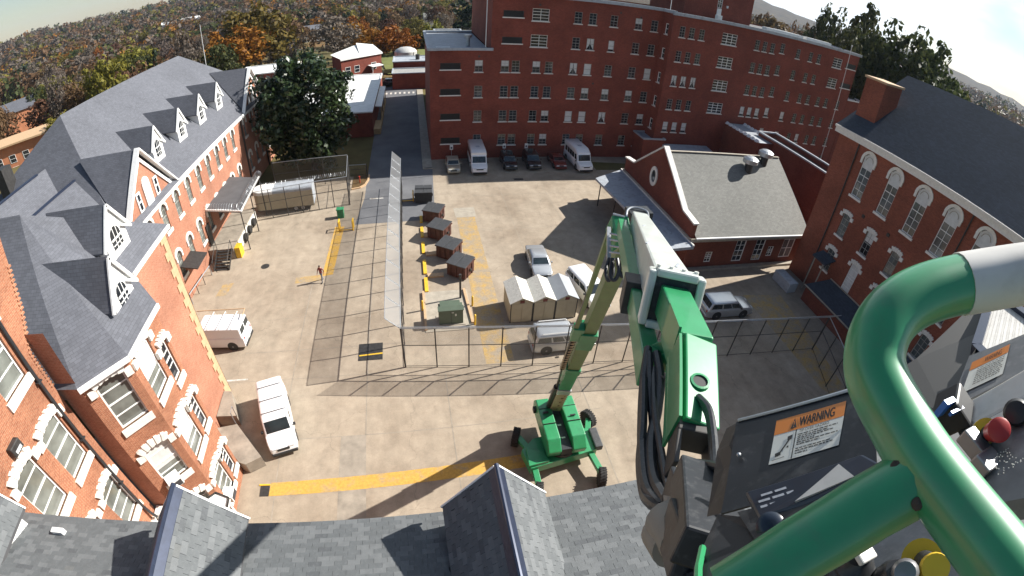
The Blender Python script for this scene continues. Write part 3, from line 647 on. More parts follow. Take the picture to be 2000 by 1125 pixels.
def simple_block(name, label, x0, x1, y0, y1, z, wallm, roofm, z0=0, cop='bluegrey_roof', rec=.12, cat='building', group=None):
    B = Bld(name, label, cat, (x0, y0, z0), group); b = MB(); b.recalc = False
    for p, u, w in (((x0,y0,z0),(1,0,0),x1-x0),((x1,y0,z0),(0,1,0),y1-y0),((x1,y1,z0),(-1,0,0),x1-x0),((x0,y1,z0),(0,-1,0),y1-y0)): wall(b, p, u, w, z-z0)
    B.part(b, 'wall', wallm); b = MB(); b.poly([(x0,y0,z-rec),(x1,y0,z-rec),(x1,y1,z-rec),(x0,y1,z-rec)]); B.part(b, 'roof', roofm)
    if cop:
        b = MB(); e = .12
        for p, q in (((x0-e,y0,z+.04),(x1+e,y0,z+.04)),((x0-e,y1,z+.04),(x1+e,y1,z+.04)),((x0,y0+.14,z+.04),(x0,y1-.14,z+.04)),((x1,y0+.14,z+.04),(x1,y1-.14,z+.04))): b.beam(p, q, .28, .2)
        B.part(b, 'coping', cop)
    return B
simple_block('white_annex', 'white roofed rear annex beside the hospital, behind its low end', 4.6, 9.8, 82.4, 100, 13.5, 'brick_hospital', 'white_roof')
simple_block('end_annex', 'low brick annex with pale parapet at the far end of the hospital', 70.6, 76, 58.6, 70, 14.0, 'brick_hospital', 'white_roof', cop='white_roof')
B = simple_block('entrance_box', 'small brick stair box with flat pale roof against the hospital wall', 31.6, 35.0, 58.0, 61.4, 4.2, 'brick_hospital', 'bluegrey_roof')
b = MB(); b.box(33.6,57.93,0,34.5,58.0,2.1); B.part(b, 'door', 'dark_steel')
# covered way: posts carry a flat pale roof
B = Bld('entrance_canopy', 'flat pale entrance canopy on white posts behind the grey roofed hall', 'canopy', (35.2, 54.5, 0))
b = MB(); b.poly([(34.8,58.3,3.5),(34.4,54.6,3.3),(42.4,54.6,3.3),(42.6,58.3,3.5)]); b.prism([(34.4,54.6,3.3),(42.4,54.6,3.3),(42.6,58.3,3.5),(34.8,58.3,3.5)], (0,0,-.18)); B.part(b, 'canopy_roof', 'bluegrey_roof')
for i in range(5): b = MB(); b.box(36.6+i*.75,54.9,0,36.75+i*.75,55.05,3.15); B.part(b, 'post', 'white_paint')
# link wing with zig-zag parapet, and the trough-roofed corridor
B = simple_block('link_wing', 'brick link wing whose pale roof has two scalloped white edges', 45.2, 48.6, 50.0, 58.4, 7.4, 'brick_dark', 'bluegrey_roof', cop=None, rec=.05)
for j in range(9):
    y = 50.5+j*.92
    for x in (45.2, 48.6): b = MB(); b.prism([(x-.32,y-.28,7.36),(x+.32,y-.28,7.36),(x,y-.28,7.72)], (0,.56,0)); B.part(b, 'scallop', 'zig_white')
window('link_win', .8, 1.6, 1, 2, 'dark_steel', 'glass_dark', None, deep=.1)
for j in range(4): put('link_win', B.root, V((45.18,57.2-j*2.0,2.6))-B.o, (0,-1,0))
B = simple_block('corridor_building', 'narrow brick corridor with a dark trough roof between white copings', 47.9, 51.2, 38.6, 53.6, 7.9, 'brick_dark', 'roof_membrane', rec=.7, cop='bluegrey_roof')
# ================================================================ GREY-ROOFED HALL
B = Bld('gabled_hall', 'single storey brick hall with grey shingle roof and stone coped gable', 'building', (24.3, 32.0, 0))
window('hall_w', 1.25, 2.5, 2, 4, 'white_paint', 'glass_dark', None, deep=.1, fr=.09, bar=.05)
window('hall_s', .8, 1.2, 2, 3, 'white_paint', 'glass_dark', None, deep=.1, fr=.08, bar=.05)
window('hall_g', 1.7, 2.3, 2, 1, 'white_paint', 'glass_grey', None, deep=.1, fr=.09, bar=.08)
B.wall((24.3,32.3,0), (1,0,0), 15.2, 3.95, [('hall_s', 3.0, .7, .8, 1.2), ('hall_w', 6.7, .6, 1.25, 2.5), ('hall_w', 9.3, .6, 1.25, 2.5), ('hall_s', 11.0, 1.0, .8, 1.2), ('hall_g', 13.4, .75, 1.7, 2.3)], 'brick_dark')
b = MB(); b.recalc = False
b.poly([(24.3,48,0),(24.3,32.0,0),(24.3,32.0,5.2),(24.3,34.3,5.4),(24.3,40,9.55),(24.3,45.7,5.4),(24.3,48,5.2)])
b.poly([(24.7,32.0,0),(24.7,48,0),(24.7,48,5.2),(24.7,45.7,5.4),(24.7,40,9.55),(24.7,34.3,5.4),(24.7,32.0,5.2)])
b.poly([(24.3,32.0,0),(24.7,32.0,0),(24.7,32.0,5.2),(24.3,32.0,5.2)])
wall(b, (39.5,48,0), (-1,0,0), 14.9, 3.95); wall(b, (39.5,32.3,0), (0,1,0), 15.7, 3.95); b.poly([(39.5,32.3,3.95),(39.5,48,3.95),(39.5,40,9.0)]); B.part(b, 'wall', 'brick_dark')
b = MB(); b.poly([(24.7,31.7,3.95),(39.7,31.7,3.95),(39.7,40,9.15),(24.7,40,9.15)]); b.poly([(24.7,40,9.15),(39.7,40,9.15),(39.7,48.3,3.95),(24.7,48.3,3.95)]); B.part(b, 'roof', 'shingle_hall')
b = MB(); pr = [(24.5,31.9,5.25),(24.5,34.2,5.5),(24.5,40,9.65),(24.5,45.8,5.5),(24.5,48.1,5.25)]
for p, q in zip(pr, pr[1:]): b.beam(p, q, .58, .16)
B.part(b, 'coping', 'white_stone')
b = MB(); b.box(24.18,31.88,3.5,24.3,48.1,3.78); b.box(24.2,31.6,3.5,39.6,31.72,3.86); B.part(b, 'stone_band', 'kerb_concrete')
b = MB(); b.beam((24.7,31.55,3.9),(39.7,31.55,3.9),.18,.14); B.part(b, 'gutter', 'white_paint'); b = MB(); b.beam((24.7,40,9.2),(39.7,40,9.2),.3,.08); B.part(b, 'ridge_cap', 'kerb_concrete')
for sgn, nm, mt in ((1, 'oval_surround', 'cream_stone'),):
    b = MB(); n = 20; c = V((24.24, 40.9, 6.0))
    for i in range(n):
        a0, a1 = 2*PI*i/n, 2*PI*(i+1)/n
        P = lambda a, k, x: (x, c.y+math.cos(a)*.78*k, c.z+math.sin(a)*1.08*k)
        b.prism([P(a0,1,24.2),P(a1,1,24.2),P(a1,.62,24.2),P(a0,.62,24.2)], (.12,0,0))
    B.part(b, nm, 'white_stone'); b = MB(); b.poly([P(2*PI*i/n,.66,24.285) for i in range(n)]); B.part(b, 'oval_window', 'glass_dark')
b = MB(); b.beam((24.2,32.0,.12),(39.5,32.0,.12),.5,.24); B.part(b, 'plinth', 'kerb_concrete')
B2 = Bld('loading_canopy', 'flat blue grey loading canopy along the gable end of the hall', 'canopy', (20.3, 31, 0))
b = MB(); b.prism([(21.2,31.0,3.3),(24.25,31.0,3.45),(24.25,48.6,3.45),(20.1,46.4,3.3)], (0,0,-.28)); B2.part(b, 'canopy_roof', 'bluegrey_roof')
b = MB(); b.beam((24.2,31,3.52),(24.2,48.6,3.52),.14,.14); B2.part(b, 'canopy_edge', 'white_stone')
for x, y in ((21.5,31.6),(21.2,37.0),(20.9,42),(20.6,45.8)): b = MB(); b.cyl((x,y,0),(x,y,3.1),.07,8); B2.part(b, 'post', 'dark_steel')
for i, (x, y, lab) in enumerate(((34.2, 38.3, 'dark mushroom roof ventilator casting a shadow on the grey hall roof'), (36.9, 39.2, 'dark roof ventilator nearest the corridor on the grey hall roof'))):
    t = thing('roof_ventilator', lab, 'ventilator', (x, y, 3.95+(y-31.7)*.6265), 0, 'ventilators on the hall roof')
    b = MB(); b.cyl((0,0,-.5),(0,0,.9),.42,14); b.build('stack', 'dark_steel', t)
    b = MB(); b.lathe((0,0,.8), (0,0,1), [(0,.5),(.1,.85),(.55,.85),(.75,.55),(.85,.2)], 16); b.build('hood', 'galv', t)
# ================================================================ CHAPEL (right)
B = Bld('chapel_building', 'three storey brick wing with round headed windows under a dark slate roof', 'building', (38, 12, 0))
window('chap_tall', 1.3, 4.2, 2, 6, 'white_paint', 'glass_grey', 'white_stone', .22, 'arch', deep=.14)
o = WIN['chap_tall']; b = MB(); n = 10; b.poly([(-.62,.1,2.75),(.62,.1,2.75)]+[(.62*math.cos(PI*i/n),.1,3.55+.62*math.sin(PI*i/n)) for i in range(n+1)]); b.build('fanlight_panel', 'blind_white', o)
b = MB()
for r0, r1 in ((.40,.44),):
    for i in range(n): a0, a1 = PI*i/n, PI*(i+1)/n; b.prism([(r0*math.cos(a0),.07,3.5+r0*math.sin(a0)),(r1*math.cos(a0),.07,3.5+r1*math.sin(a0)),(r1*math.cos(a1),.07,3.5+r1*math.sin(a1)),(r0*math.cos(a1),.07,3.5+r0*math.sin(a1))], (0,.03,0))
b.build('fanlight_ring', 'curtain_tan', o)
window('chap_mid', 1.0, 2.3, 2, 4, 'frame_grey', 'glass_grey', 'white_stone', .2, 'tooth', deep=.14)
window('chap_panel', 1.0, 2.3, 2, 4, 'frame_grey', 'glass_dark', 'white_stone', .2, 'tooth', deep=.14, blind=.45)
window('chap_door', 1.1, 3.1, 2, 5, 'white_paint', 'blind_white', 'white_stone', .2, 'tooth', deep=.14)
cols = [26.9, 23.65, 20.45, 17.3, 14.1, 10.9, 7.7, 4.5]; y1 = 31.2
ws = []
for i, y in enumerate(cols):
    ws.append(('chap_tall', y1-y, 10.9, 1.3, 4.2)); ws.append(('chap_panel' if i == 1 else 'chap_mid', y1-y, 6.75, 1.0, 2.3)); ws.append(('chap_door' if i == 1 else 'chap_mid', y1-y, 2.45 if i == 1 else 2.9, 1.1 if i == 1 else 1.0, 3.1 if i == 1 else 2.3))
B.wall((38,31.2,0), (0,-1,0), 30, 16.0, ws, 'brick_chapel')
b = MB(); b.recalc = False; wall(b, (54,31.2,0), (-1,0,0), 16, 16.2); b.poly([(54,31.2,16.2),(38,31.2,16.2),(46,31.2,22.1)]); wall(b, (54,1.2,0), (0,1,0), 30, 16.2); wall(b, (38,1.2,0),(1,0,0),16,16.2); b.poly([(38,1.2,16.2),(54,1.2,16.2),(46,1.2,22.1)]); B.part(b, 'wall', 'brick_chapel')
b = MB(); b.poly([(37.4,31.5,16.25),(37.4,.9,16.25),(46,.9,22.45),(46,31.5,22.45)]); b.poly([(46,31.5,22.45),(46,.9,22.45),(54.6,.9,16.25),(54.6,31.5,16.25)]); B.part(b, 'roof', 'shingle_chapel')
b = MB(); b.box(37.5,.9,15.55,38.0,31.5,16.1); b.box(37.32,.9,16.05,37.55,31.5,16.25); B.part(b, 'cornice', 'white_stone')
b = MB(); b.box(39.2,28.7,16,41.8,31.1,21.2); B.part(b, 'chimney', 'brick_chapel'); b = MB(); b.box(39.05,28.55,21.2,41.95,31.25,21.4); B.part(b, 'chimney_cap', 'cream_stone')
for y in (28.5, 15.75): b = MB(); b.cyl((37.88,y,16.2),(37.88,y,1),.07,8); B.part(b, 'downpipe', 'dark_steel')
for y in (25.2, 22.0): b = MB(); b.box(37.9,y-.15,9.7,38,y+.15,10); B.part(b, 'wall_vent', 'dark_steel')
B = Bld('lean_to', 'low lean-to with dark sloping roof along the foot of the chapel wall', 'lean-to', (35.5, 16, 0))
b = MB(); b.prism([(35.4,26.4,1.62),(37.98,25.6,2.6),(37.98,4,2.6),(35.4,4,1.62)], (0,0,-.12)); B.part(b, 'roof', 'shingle_chapel')
b = MB(); b.box(35.55,4,0,35.8,26.2,1.5); B.part(b, 'wall', 'brick_dark'); b = MB(); b.beam((35.4,26.4,1.66),(35.4,4,1.66),.1,.1); b.beam((37.95,25.6,2.66),(37.95,4,2.66),.1,.1); B.part(b, 'flashing', 'kerb_concrete')
B = Bld('porch_roof', 'small dark door hood on the chapel wall above a pale doorway', 'porch', (37, 27, 0))
b = MB(); b.prism([(36.6,27.9,4.1),(38,27.9,4.5),(38,26.0,4.5),(36.6,26.0,4.1)], (0,0,-.15)); B.part(b, 'hood', 'shingle_chapel')
for y in (26.3, 27.6): b = MB(); b.box(36.75,y-.05,0,36.85,y+.05,4.0); B.part(b, 'post', 'kerb_concrete')
b = MB(); b.box(34.4,27.2,0,35.6,29.8,1.1); t1(b.build('condenser_unit', 'bluegrey_roof', bevel=.06), 'pale boxy condenser unit in the dark corner by the chapel', 'air conditioner')

# ================================================================ MAIN LEFT WING (slate roof, four dormers, two gables)
B = Bld('dormered_wing', 'long brick wing with slate hip roof, four white dormers and two gables', 'building', (-21, 40, 0))
window('old_seg', .95, 2.35, 2, 4, 'frame_grey', 'glass_green', 'white_stone', .3, 'seg', deep=.14)
ys = [28.4, 31.1, 33.8, 36.5, 39.2, 41.9, 44.55, 47.25, 49.9, 52.6, 57.4, 60.3, 62.9, 65.8]; ws = []
for y in ys: ws += [('old_seg', y-27.5, 6.72, .95, 2.35), ('old_seg', y-27.5, 2.3, .95, 2.35)]
B.wall((-21,27.5,0), (0,1,0), 42.8, 9.5, ws, 'brick_old')
b = MB(); b.recalc = False; wall(b, (-21,70.3,0), (-1,0,0), 17.8, 9.5); wall(b, (-38.8,27.5,0), (1,0,0), 17.8, 9.5); wall(b, (-38.8,70.3,0), (0,-1,0), 42.8, 9.5)
# gable walls (pediments) on the east face
for yc, hw in ((32.4, 4.6), (61.9, 4.6)): b.poly([(-20.98,yc-hw+.3,9.5),(-20.98,yc+hw-.3,9.5),(-20.98,yc,14.0)])
B.part(b, 'wall', 'brick_old')
E_, ZR, XR = 9.65, 17.25, -29.9
b = MB(); s = .85; xe, xw, ys0, yn0 = -20.75, -39.05, 27.25, 70.5
rs, rn = (XR, 36.3, ZR), (XR, 61.4, ZR)
b.poly([(xe,ys0,E_),(xe,yn0,E_),rn,rs]); b.poly([(xw,ys0,E_),(xe,ys0,E_),rs]); b.poly([(xe,yn0,E_),(xw,yn0,E_),rn]); b.poly([(xw,yn0,E_),(xw,ys0,E_),rs,rn]); B.part(b, 'roof', 'shingle_slate')
for yc, hw, zt in ((32.4, 4.75, 14.35), (61.9, 4.75, 14.35)):
    b = MB(); xin = -20.75-(zt-E_)/s
    b.poly([(-20.55,yc-hw,E_),(-20.55,yc,zt),(xin,yc,zt)]); b.poly([(-20.55,yc,zt),(-20.55,yc+hw,E_),(xin,yc,zt)]); B.part(b, 'gable_roof', 'shingle_slate')
    b = MB()
    for sg in (-1, 1):
        b.beam((-20.75,yc+sg*(hw+.05),E_-.05),(-20.75,yc,zt+.05),.42,.13); b.beam((-20.9,yc+sg*(hw-.75),E_+.1),(-20.9,yc,zt-.75),.1,.25)
    B.part(b, 'verge_board', 'white_paint')
    b = MB(); b.prism([(-20.86,yc-.55,9.9),(-20.86,yc+.55,9.9),(-20.86,yc+.55,11.6)]+[(-20.86,yc+.55*math.cos(a*PI/8),11.6+.55*math.sin(a*PI/8)) for a in range(1,8)]+[(-20.86,yc-.55,11.6)], (-.1,0,0)); B.part(b, 'round_headed_panel', 'white_paint')
    for sg in (-1, 1):
        b = MB(); b.box(-20.96,yc+sg*1.5-.33,10.0,-20.88,yc+sg*1.5+.33,11.5); w_ = B.part(b, 'window_surround', 'white_paint'); q = MB(); q.box(-20.9,yc+sg*1.5-.18,10.15,-20.865,yc+sg*1.5+.18,10.7); q.box(-20.9,yc+sg*1.5-.18,10.85,-20.865,yc+sg*1.5+.18,11.35); q.build('pane', 'glass_dark', w_, org=B.o)
    b = MB(); b.poly([(-20.5,yc-hw,E_+.03),(-20.5,yc+hw,E_+.03),(-20.95,yc+hw-.3,E_+.35),(-20.95,yc-hw+.3,E_+.35)]); B.part(b, 'pent_eave', 'shingle_slate')
b = MB(); b.box(-20.72,27.2,9.35,-20.55,70.5,9.68); b.box(-21,27.4,9.25,-20.72,70.4,9.55); B.part(b, 'cornice', 'white_paint')
for y in (56.0, 64.3): b = MB(); b.cyl((-20.9,y,9.3),(-20.9,y,0),.12,8); B.part(b, 'downpipe', 'dark_steel')
b = MB(); b.box(-34.2,31.0,12.2,-33.2,32.2,15.2); B.part(b, 'chimney', 'dark_steel')
def dormer(B, x, yc, zb, zt, hw, he, depth, big=False, rise=None):
    """gabled dormer facing +X: front plane x, base zb, apex zt, half width hw, eave height he"""
    o = B.o
    d = MB(); ov = .28*hw/.75; e = he
    d.prism([(x,yc-hw,zb),(x,yc+hw,zb),(x,yc+hw,e),(x,yc,zt-.12),(x,yc-hw,e)], (-depth,0,0)); dm = B.part(d, 'dormer', 'white_paint')
    r = MB(); k = (zt-e)/hw
    for sg in (-1, 1):
        a = (x+.07,yc,zt); c = (x+.07,yc+sg*(hw+ov),e-ov*k); r.prism([a,c,(x-depth,yc+sg*(hw+ov),e-ov*k),(x-depth-.6,yc,zt)] if sg > 0 else [c,a,(x-depth-.6,yc,zt),(x-depth,yc+sg*(hw+ov),e-ov*k)], (0,0,.07))
    r.build('dormer_roof', 'shingle_slate', dm, org=o)
    t = MB()
    for sg in (-1, 1): t.beam((x+.1,yc,zt+.0),(x+.1,yc+sg*(hw+ov),e-ov*k),.09,.16)
    t.beam((x+.08,yc+(hw*.6),e-.03),(x+.12,yc+hw+ov,e-ov*k),.12,.12)
    t.build('bargeboard', 'white_paint', dm, org=o)
    w, h0, h1 = hw*.46, zb+(.30*(e-zb)), e+.02
    g = MB(); n = 8
    g.poly([(x+.03,yc-w,h0),(x+.03,yc+w,h0),(x+.03,yc+w,h1-w*.6)]+[(x+.03,yc+w*math.cos(a*PI/n),h1-w*.6+w*math.sin(a*PI/n)) for a in range(1,n)]+[(x+.03,yc-w,h1-w*.6)]); g.build('dormer_pane', 'glass_dark', dm, org=o)
    m = MB(); zz = h1-w*.6
    for yy in (yc-w/3, yc+w/3): m.box(x+.03,yy-.02,h0,x+.06,yy+.02,h1+w*.32)
    m.box(x+.03,yc-w,zz-.04-.2*(zz-h0),x+.065,yc+w,zz+.04-.2*(zz-h0)); m.box(x+.03,yc-w,h0+.45*(zz-h0)*.7,x+.06,yc+w,h0+.45*(zz-h0)*.7+.03); m.build('muntin', 'white_paint', dm, org=o)
for y in (38.6, 43.9, 49.2, 54.6): dormer(B, -22.6, y, 11.1, 14.3, .98, 12.9, 3.4)
t = thing('flagpole', 'thin bare flagpole rising behind the dormered wing', 'flagpole', (-39.6, 92.5, 0)); b = MB(); b.cyl((0,0,0),(0,0,19.0),.10,8,.05); b.build('pole', 'pole_white', t)
# ================================================================ FRONT-LEFT BLOCK (quoined corner, polygonal bay, dormers)
B = Bld('bay_block', 'brick block with quoined corner, polygonal bay, two large dormers and slate roof', 'building', (-14.1, 16, 0))
window('bay_w', 1.32, 2.6, 1, 4, 'white_paint', 'glass_green', 'white_stone', .36, 'tooth', deep=.16, bar=.05)
window('bay_b', 1.32, 2.6, 1, 4, 'white_paint', 'glass_green', 'white_stone', .36, 'tooth', deep=.16, bar=.05, blind=.62)
window('bay_n', .72, 2.2, 1, 3, 'white_paint', 'glass_dark', 'white_stone', .36, 'tooth', deep=.16, bar=.04)
A_, B_, C_ = (-11.8,12.47), (-13.36,10.91), (-11.8,15.5)
Lf = math.dist(A_, B_); r2 = 1/math.sqrt(2)
B.wall((A_[0],A_[1],0), (0,1,0), 3.03, 12.6, [('bay_b', 1.05, 9.6, 1.32, 2.6), ('bay_b', 1.05, 5.3, 1.32, 2.6), ('bay_w', 1.05, 1.0, 1.32, 2.6), ('bay_n', 2.42, 8.9, .72, 2.2), ('bay_n', 2.42, 5.4, .72, 2.0), ('bay_n', 2.42, 1.2, .72, 2.2)], 'brick_near')
B.wall((B_[0],B_[1],0), (r2,r2,0), Lf, 12.6, [('bay_w', 1.16, 9.62, 1.32, 2.6), ('bay_b', 1.16, 5.4, 1.32, 2.6), ('bay_w', 1.16, 1.1, 1.32, 2.6)], 'brick_near')
b = MB(); b.recalc = False; wall(b, (C_[0],C_[1],0), (-r2,r2,0), 3.25, 12.6); wall(b, (-14.1,17.8,0), (0,1,0), 4.25, 12.8); wall(b, (-14.1,22.05,0), (-1,0,0), 16, 12.8); wall(b, (-14.4,10.91,0), (1,0,0), 1.04, 15.2); B.part(b, 'wall', 'brick_old')
# quoin stones: alternating long and short blocks proud of the brick
for i in range(24):
    b = MB(); l = .78 if i % 2 else .52; z = i*.53
    b.box(-14.1,22.09-l,z+.012,-14.05,22.09,z+.518); b.box(-14.1-(.78 if not i % 2 else .52),22.05,z+.012,-14.05,22.1,z+.518); B.part(b, 'quoin', 'cream_stone')
ap = (-18.1,16.9,17.05)
b = MB()
A2, B2_, C2, D2, E2 = (-11.62,12.40,12.65), (-13.25,10.72,12.65), (-11.62,15.6,12.65), (-13.85,17.75,12.9), (-13.85,22.35,12.95)
b.poly([B2_,A2,ap]); b.poly([A2,C2,ap]); b.poly([C2,D2,ap]); b.poly([D2,E2,ap]); b.poly([E2,(-30,22.35,12.95),(-30,16.9,17.05),ap]); b.poly([(-30,10.72,12.65),B2_,ap,(-30,16.9,17.05)]); B.part(b, 'roof', 'shingle_slate')
b = MB()
for p, q in ((B2_,A2),(A2,C2),(D2,E2)): b.beam(V(p)+V((0,0,-.1)), V(q)+V((0,0,-.1)), .16, .22)
B.part(b, 'cornice', 'white_paint')
dormer(B, -14.55, 18.55, 13.65, 16.15, .98, 14.85, 3.0); dormer(B, -12.65, 15.02, 12.95, 15.45, .85, 14.05, 3.6)
# two ridged connecting roofs between the block and the long wing
Bc = Bld('connecting_roofs', 'pair of low pale slate roofs linking the two brick wings', 'building', (-26, 26, 0))
b = MB(); b.poly([(-26.5,21.5,13.1),(-22,21.5,10.8),(-22,32,10.8),(-26.5,32,13.1)]); b.poly([(-28.3,21.5,12.2),(-26.5,21.5,13.1),(-26.5,32,13.1),(-28.3,32,12.2)])
b.poly([(-30,21.5,14.1),(-27.6,21.5,12.3),(-27.6,33.5,12.3),(-30,33.5,14.1)]); b.poly([(-34,21.5,11.5),(-30,21.5,14.1),(-30,33.5,14.1),(-34,33.5,11.5)]); Bc.part(b, 'roof', 'shingle_slate')
b = MB(); b.box(-34,21.6,0,-22.1,31,10.6); Bc.part(b, 'wall', 'brick_old')
b = MB()
for (x, z) in ((-26.5,13.12),(-30,14.12)): b.beam((x,21.6,z),(x,31.4,z),.26,.1)
Bc.part(b, 'ridge_cap', 'flash_blue')
# air conditioners, canopies, ramps at the foot of the bay
def ac(name, p, rz, lab):
    t = thing('window_air_conditioner', lab, 'air conditioner', p, rz, 'window air conditioners'); b = MB(); b.box(-.36,-.55,0,.36,.1,.46); b.build('casing', 'white_paint', t, bevel=.02)
    q = MB(); q.box(-.3,-.575,.06,.3,-.551,.40); q.build('grille', 'grille', t); q = MB(); q.box(-.3,-.5,-.12,-.24,0,0); q.box(.24,-.5,-.12,.3,0,0); q.build('bracket', 'dark_steel', t)
ac('a', (-12.72,11.55,5.42), PI/4, 'white window air conditioner in the diagonal face of the bay')
ac('b', (-11.8,12.9,1.5), PI/2, 'white window air conditioner low on the side face of the bay')
B = Bld('entrance_roof', 'flat white entrance roof in the nook beside the bay', 'canopy', (-13.7, 8, 0))
b = MB(); b.box(-14.3,5.6,3.5,-13.0,10.85,3.75); B.part(b, 'roof_slab', 'white_paint'); b = MB(); b.box(-14.2,10.3,3.75,-13.2,10.85,4.15); B.part(b, 'upstand', 'white_stone')
for y in (6.6, 7.8, 9.0): b = MB(); b.box(-14.2,y-.02,3.75,-13.1,y+.02,3.765); B.part(b, 'seam', 'kerb_concrete')
for y in (5.8, 10.5): b = MB(); b.box(-13.15,y-.08,0,-13.0,y+.08,3.5); B.part(b, 'post', 'white_paint')
B = Bld('lower_entrance_roof', 'small flat white roof with dark rim below the bay window', 'canopy', (-12, 11, 0))
b = MB(); b.prism([(-12.9,11.25,2.7),(-12.4,10.6,2.7),(-10.9,10.6,2.7),(-10.9,12.0,2.7),(-11.7,12.3,2.7)], (0,0,.22)); B.part(b, 'roof_slab', 'white_paint')
b = MB()
for p, q in (((-11.7,12.3,2.95),(-10.9,12.0,2.95)),((-10.9,12.0,2.95),(-10.9,10.6,2.95)),((-12.9,11.25,2.95),(-11.7,12.3,2.95))): b.beam(p, q, .06, .12)
B.part(b, 'rim', 'dark_steel')
for x, y in ((-11.0,11.8),(-11.0,10.8)): b = MB(); b.box(x-.06,y-.06,0,x+.06,y+.06,2.7); B.part(b, 'post', 'white_paint')
b = MB(); b.prism([(-14.05,21.2,0),(-13.5,21.16,0),(-12.64,19.03,0),(-14.05,19.03,0)], (0,0,.95)); t1(b.build('concrete_platform', 'dock_concrete'), 'raised concrete platform at the quoined corner of the brick block', 'platform', 'raised concrete platforms')
b = MB(); b.prism([(-14.0,18.05,0),(-12.44,18.35,0),(-10.37,15.84,0),(-11.29,15.33,0),(-11.75,15.5,0)], (0,0,.95)); t1(b.build('concrete_platform', 'dock_concrete'), 'angled raised concrete platform between the bay and the white van', 'platform', 'raised concrete platforms')
t = thing('handrail', 'short dark handrail between the two concrete platforms', 'railing', (-12.5, 18.7, 0)); b = MB(); b.tube([(-.1,-.2,0),(-.1,-.2,1.9),(-.1,.3,1.9),(-.1,.3,.9)], .03, 6); b.build('rail', 'galv', t)
# ================================================================ NEAR WING (far left wall) and the roof below the lift
B = Bld('near_wing', 'tall orange brick wall with three white trimmed windows and a downpipe', 'building', (-14.3, 8, 0))
b = MB(); b.recalc = False
wins = [('bay_w', 9.38-4, 9.75, 1.32, 2.6), ('bay_w', 7.35-4, 9.85, 1.32, 2.6), ('bay_w', 9.6-4, 5.55, 1.32, 2.6), ('bay_w', 7.45-4, 5.55, 1.32, 2.6), ('bay_w', 9.35-4, 14.2, 1.32, 2.6), ('bay_w', 9.6-4, 1.2, 1.32, 2.6)]
ops = [(c-w/2, z, w, h) for k, c, z, w, h in wins]; wall(b, (-14.3,4,0), (0,1,0), 6.72, 17.5, ops, .2)
b.poly([(-14.3,10.72,14.5),(-14.3,11.45,15.9),(-14.3,11.9,17.5),(-14.3,10.72,17.5)]); b.poly([(-14.3,4,17.5),(-14.3,11.9,17.5),(-14.3,12.15,18.7),(-14.3,12.4,21),(-14.3,4,21)])
B.part(b, 'wall', 'brick_near')
for k, c, z, w, h in wins: put(k, B.root, V((-14.3,4+c,z))-B.o, (0,1,0))
# toothed brick edge: header bricks proud of the raked edge
e = [(10.72,12.9),(10.74,14.5),(11.46,15.9),(11.92,17.5)]
for (ya, za), (yb, zb) in zip(e, e[1:]):
    n = int(math.dist((ya,za),(yb,zb))/.16)
    for i in range(n): f = i/n; b = MB(); b.box(-14.42,ya+(yb-ya)*f-.12,za+(zb-za)*f,-14.26,ya+(yb-ya)*f+.06,za+(zb-za)*f+.075); B.part(b, 'brick', 'brick_near')
b = MB(); b.tube([(-14.18,10.2,19),(-14.18,10.2,5.2),(-14.1,10.2,4.6),(-13.95,10.2,4.2)], .07, 8); B.part(b, 'downpipe', 'hose_black')
for z in (7.2, 10.4, 13.6): b = MB(); b.box(-14.3,10.08,z,-14.1,10.32,z+.06); B.part(b, 'pipe_clip', 'hose_black')
t = thing('wall_lamp', 'dark box wall lamp with a pale lens on the orange brick wall', 'lamp', (-14.28, 7.7, 12.95)); b = MB(); b.box(0,-.28,0,.25,.28,.42); b.build('housing', 'dark_steel', t, bevel=.04); b = MB(); b.box(.251,-.17,.08,.27,.17,.2); b.build('lens', 'lamp_clear', t)
# --- the slate roof directly below: real shingles
SL, YE, ZE = .36, 5.5, 12.9
NB_ = Bld('near_building', 'near building seen from above, grey shingle roof with gabled dormers', 'building', (-3, 4, 0))
zr = lambda y: ZE+SL*(YE-y)
b = MB(); b.prism([(-14.2,YE,ZE-.03),(18,YE,ZE-.03),(18,-4,zr(-4)-.03),(-14.2,-4,zr(-4)-.03)], (0,0,-.25)); NB_.part(b, 'roof', 'roof_membrane')
b = MB(); b.recalc = False; wall(b, (18,5.25,0), (-1,0,0), 32.2, 12.6); NB_.part(b, 'wall', 'brick_near')
b = MB(); b.box(-14.2,5.42,12.62,18,5.56,12.86); NB_.part(b, 'gutter', 'flash_blue')
SH = {}
def shingle_mesh(w, h, k):
    key = (round(w,3), round(h,3), k)
    if key in SH: return SH[key]
    me = bpy.data.meshes.new('shingle'); t0, t1_ = .006, .020     # local: x across, y up the slope, z out; butt end thick
    me.from_pydata([(0,0,0),(w,0,0),(w,h,0),(0,h,0),(0,0,t1_),(w,0,t1_),(w,h,t0),(0,h,t0)], [], [(4,5,6,7),(0,1,5,4),(1,2,6,5),(3,0,4,7)])
    me.materials.append(MATS[k]); SH[key] = me; return me
for i, c in enumerate(((.120,.128,.133),(.150,.158,.163),(.098,.104,.11),(.135,.14,.14))): paint('shingle_%d' % i, c, .85, var=.12, scale=5, bump=.5, spec=.2, dirt=((.2,.21,.21),.3))
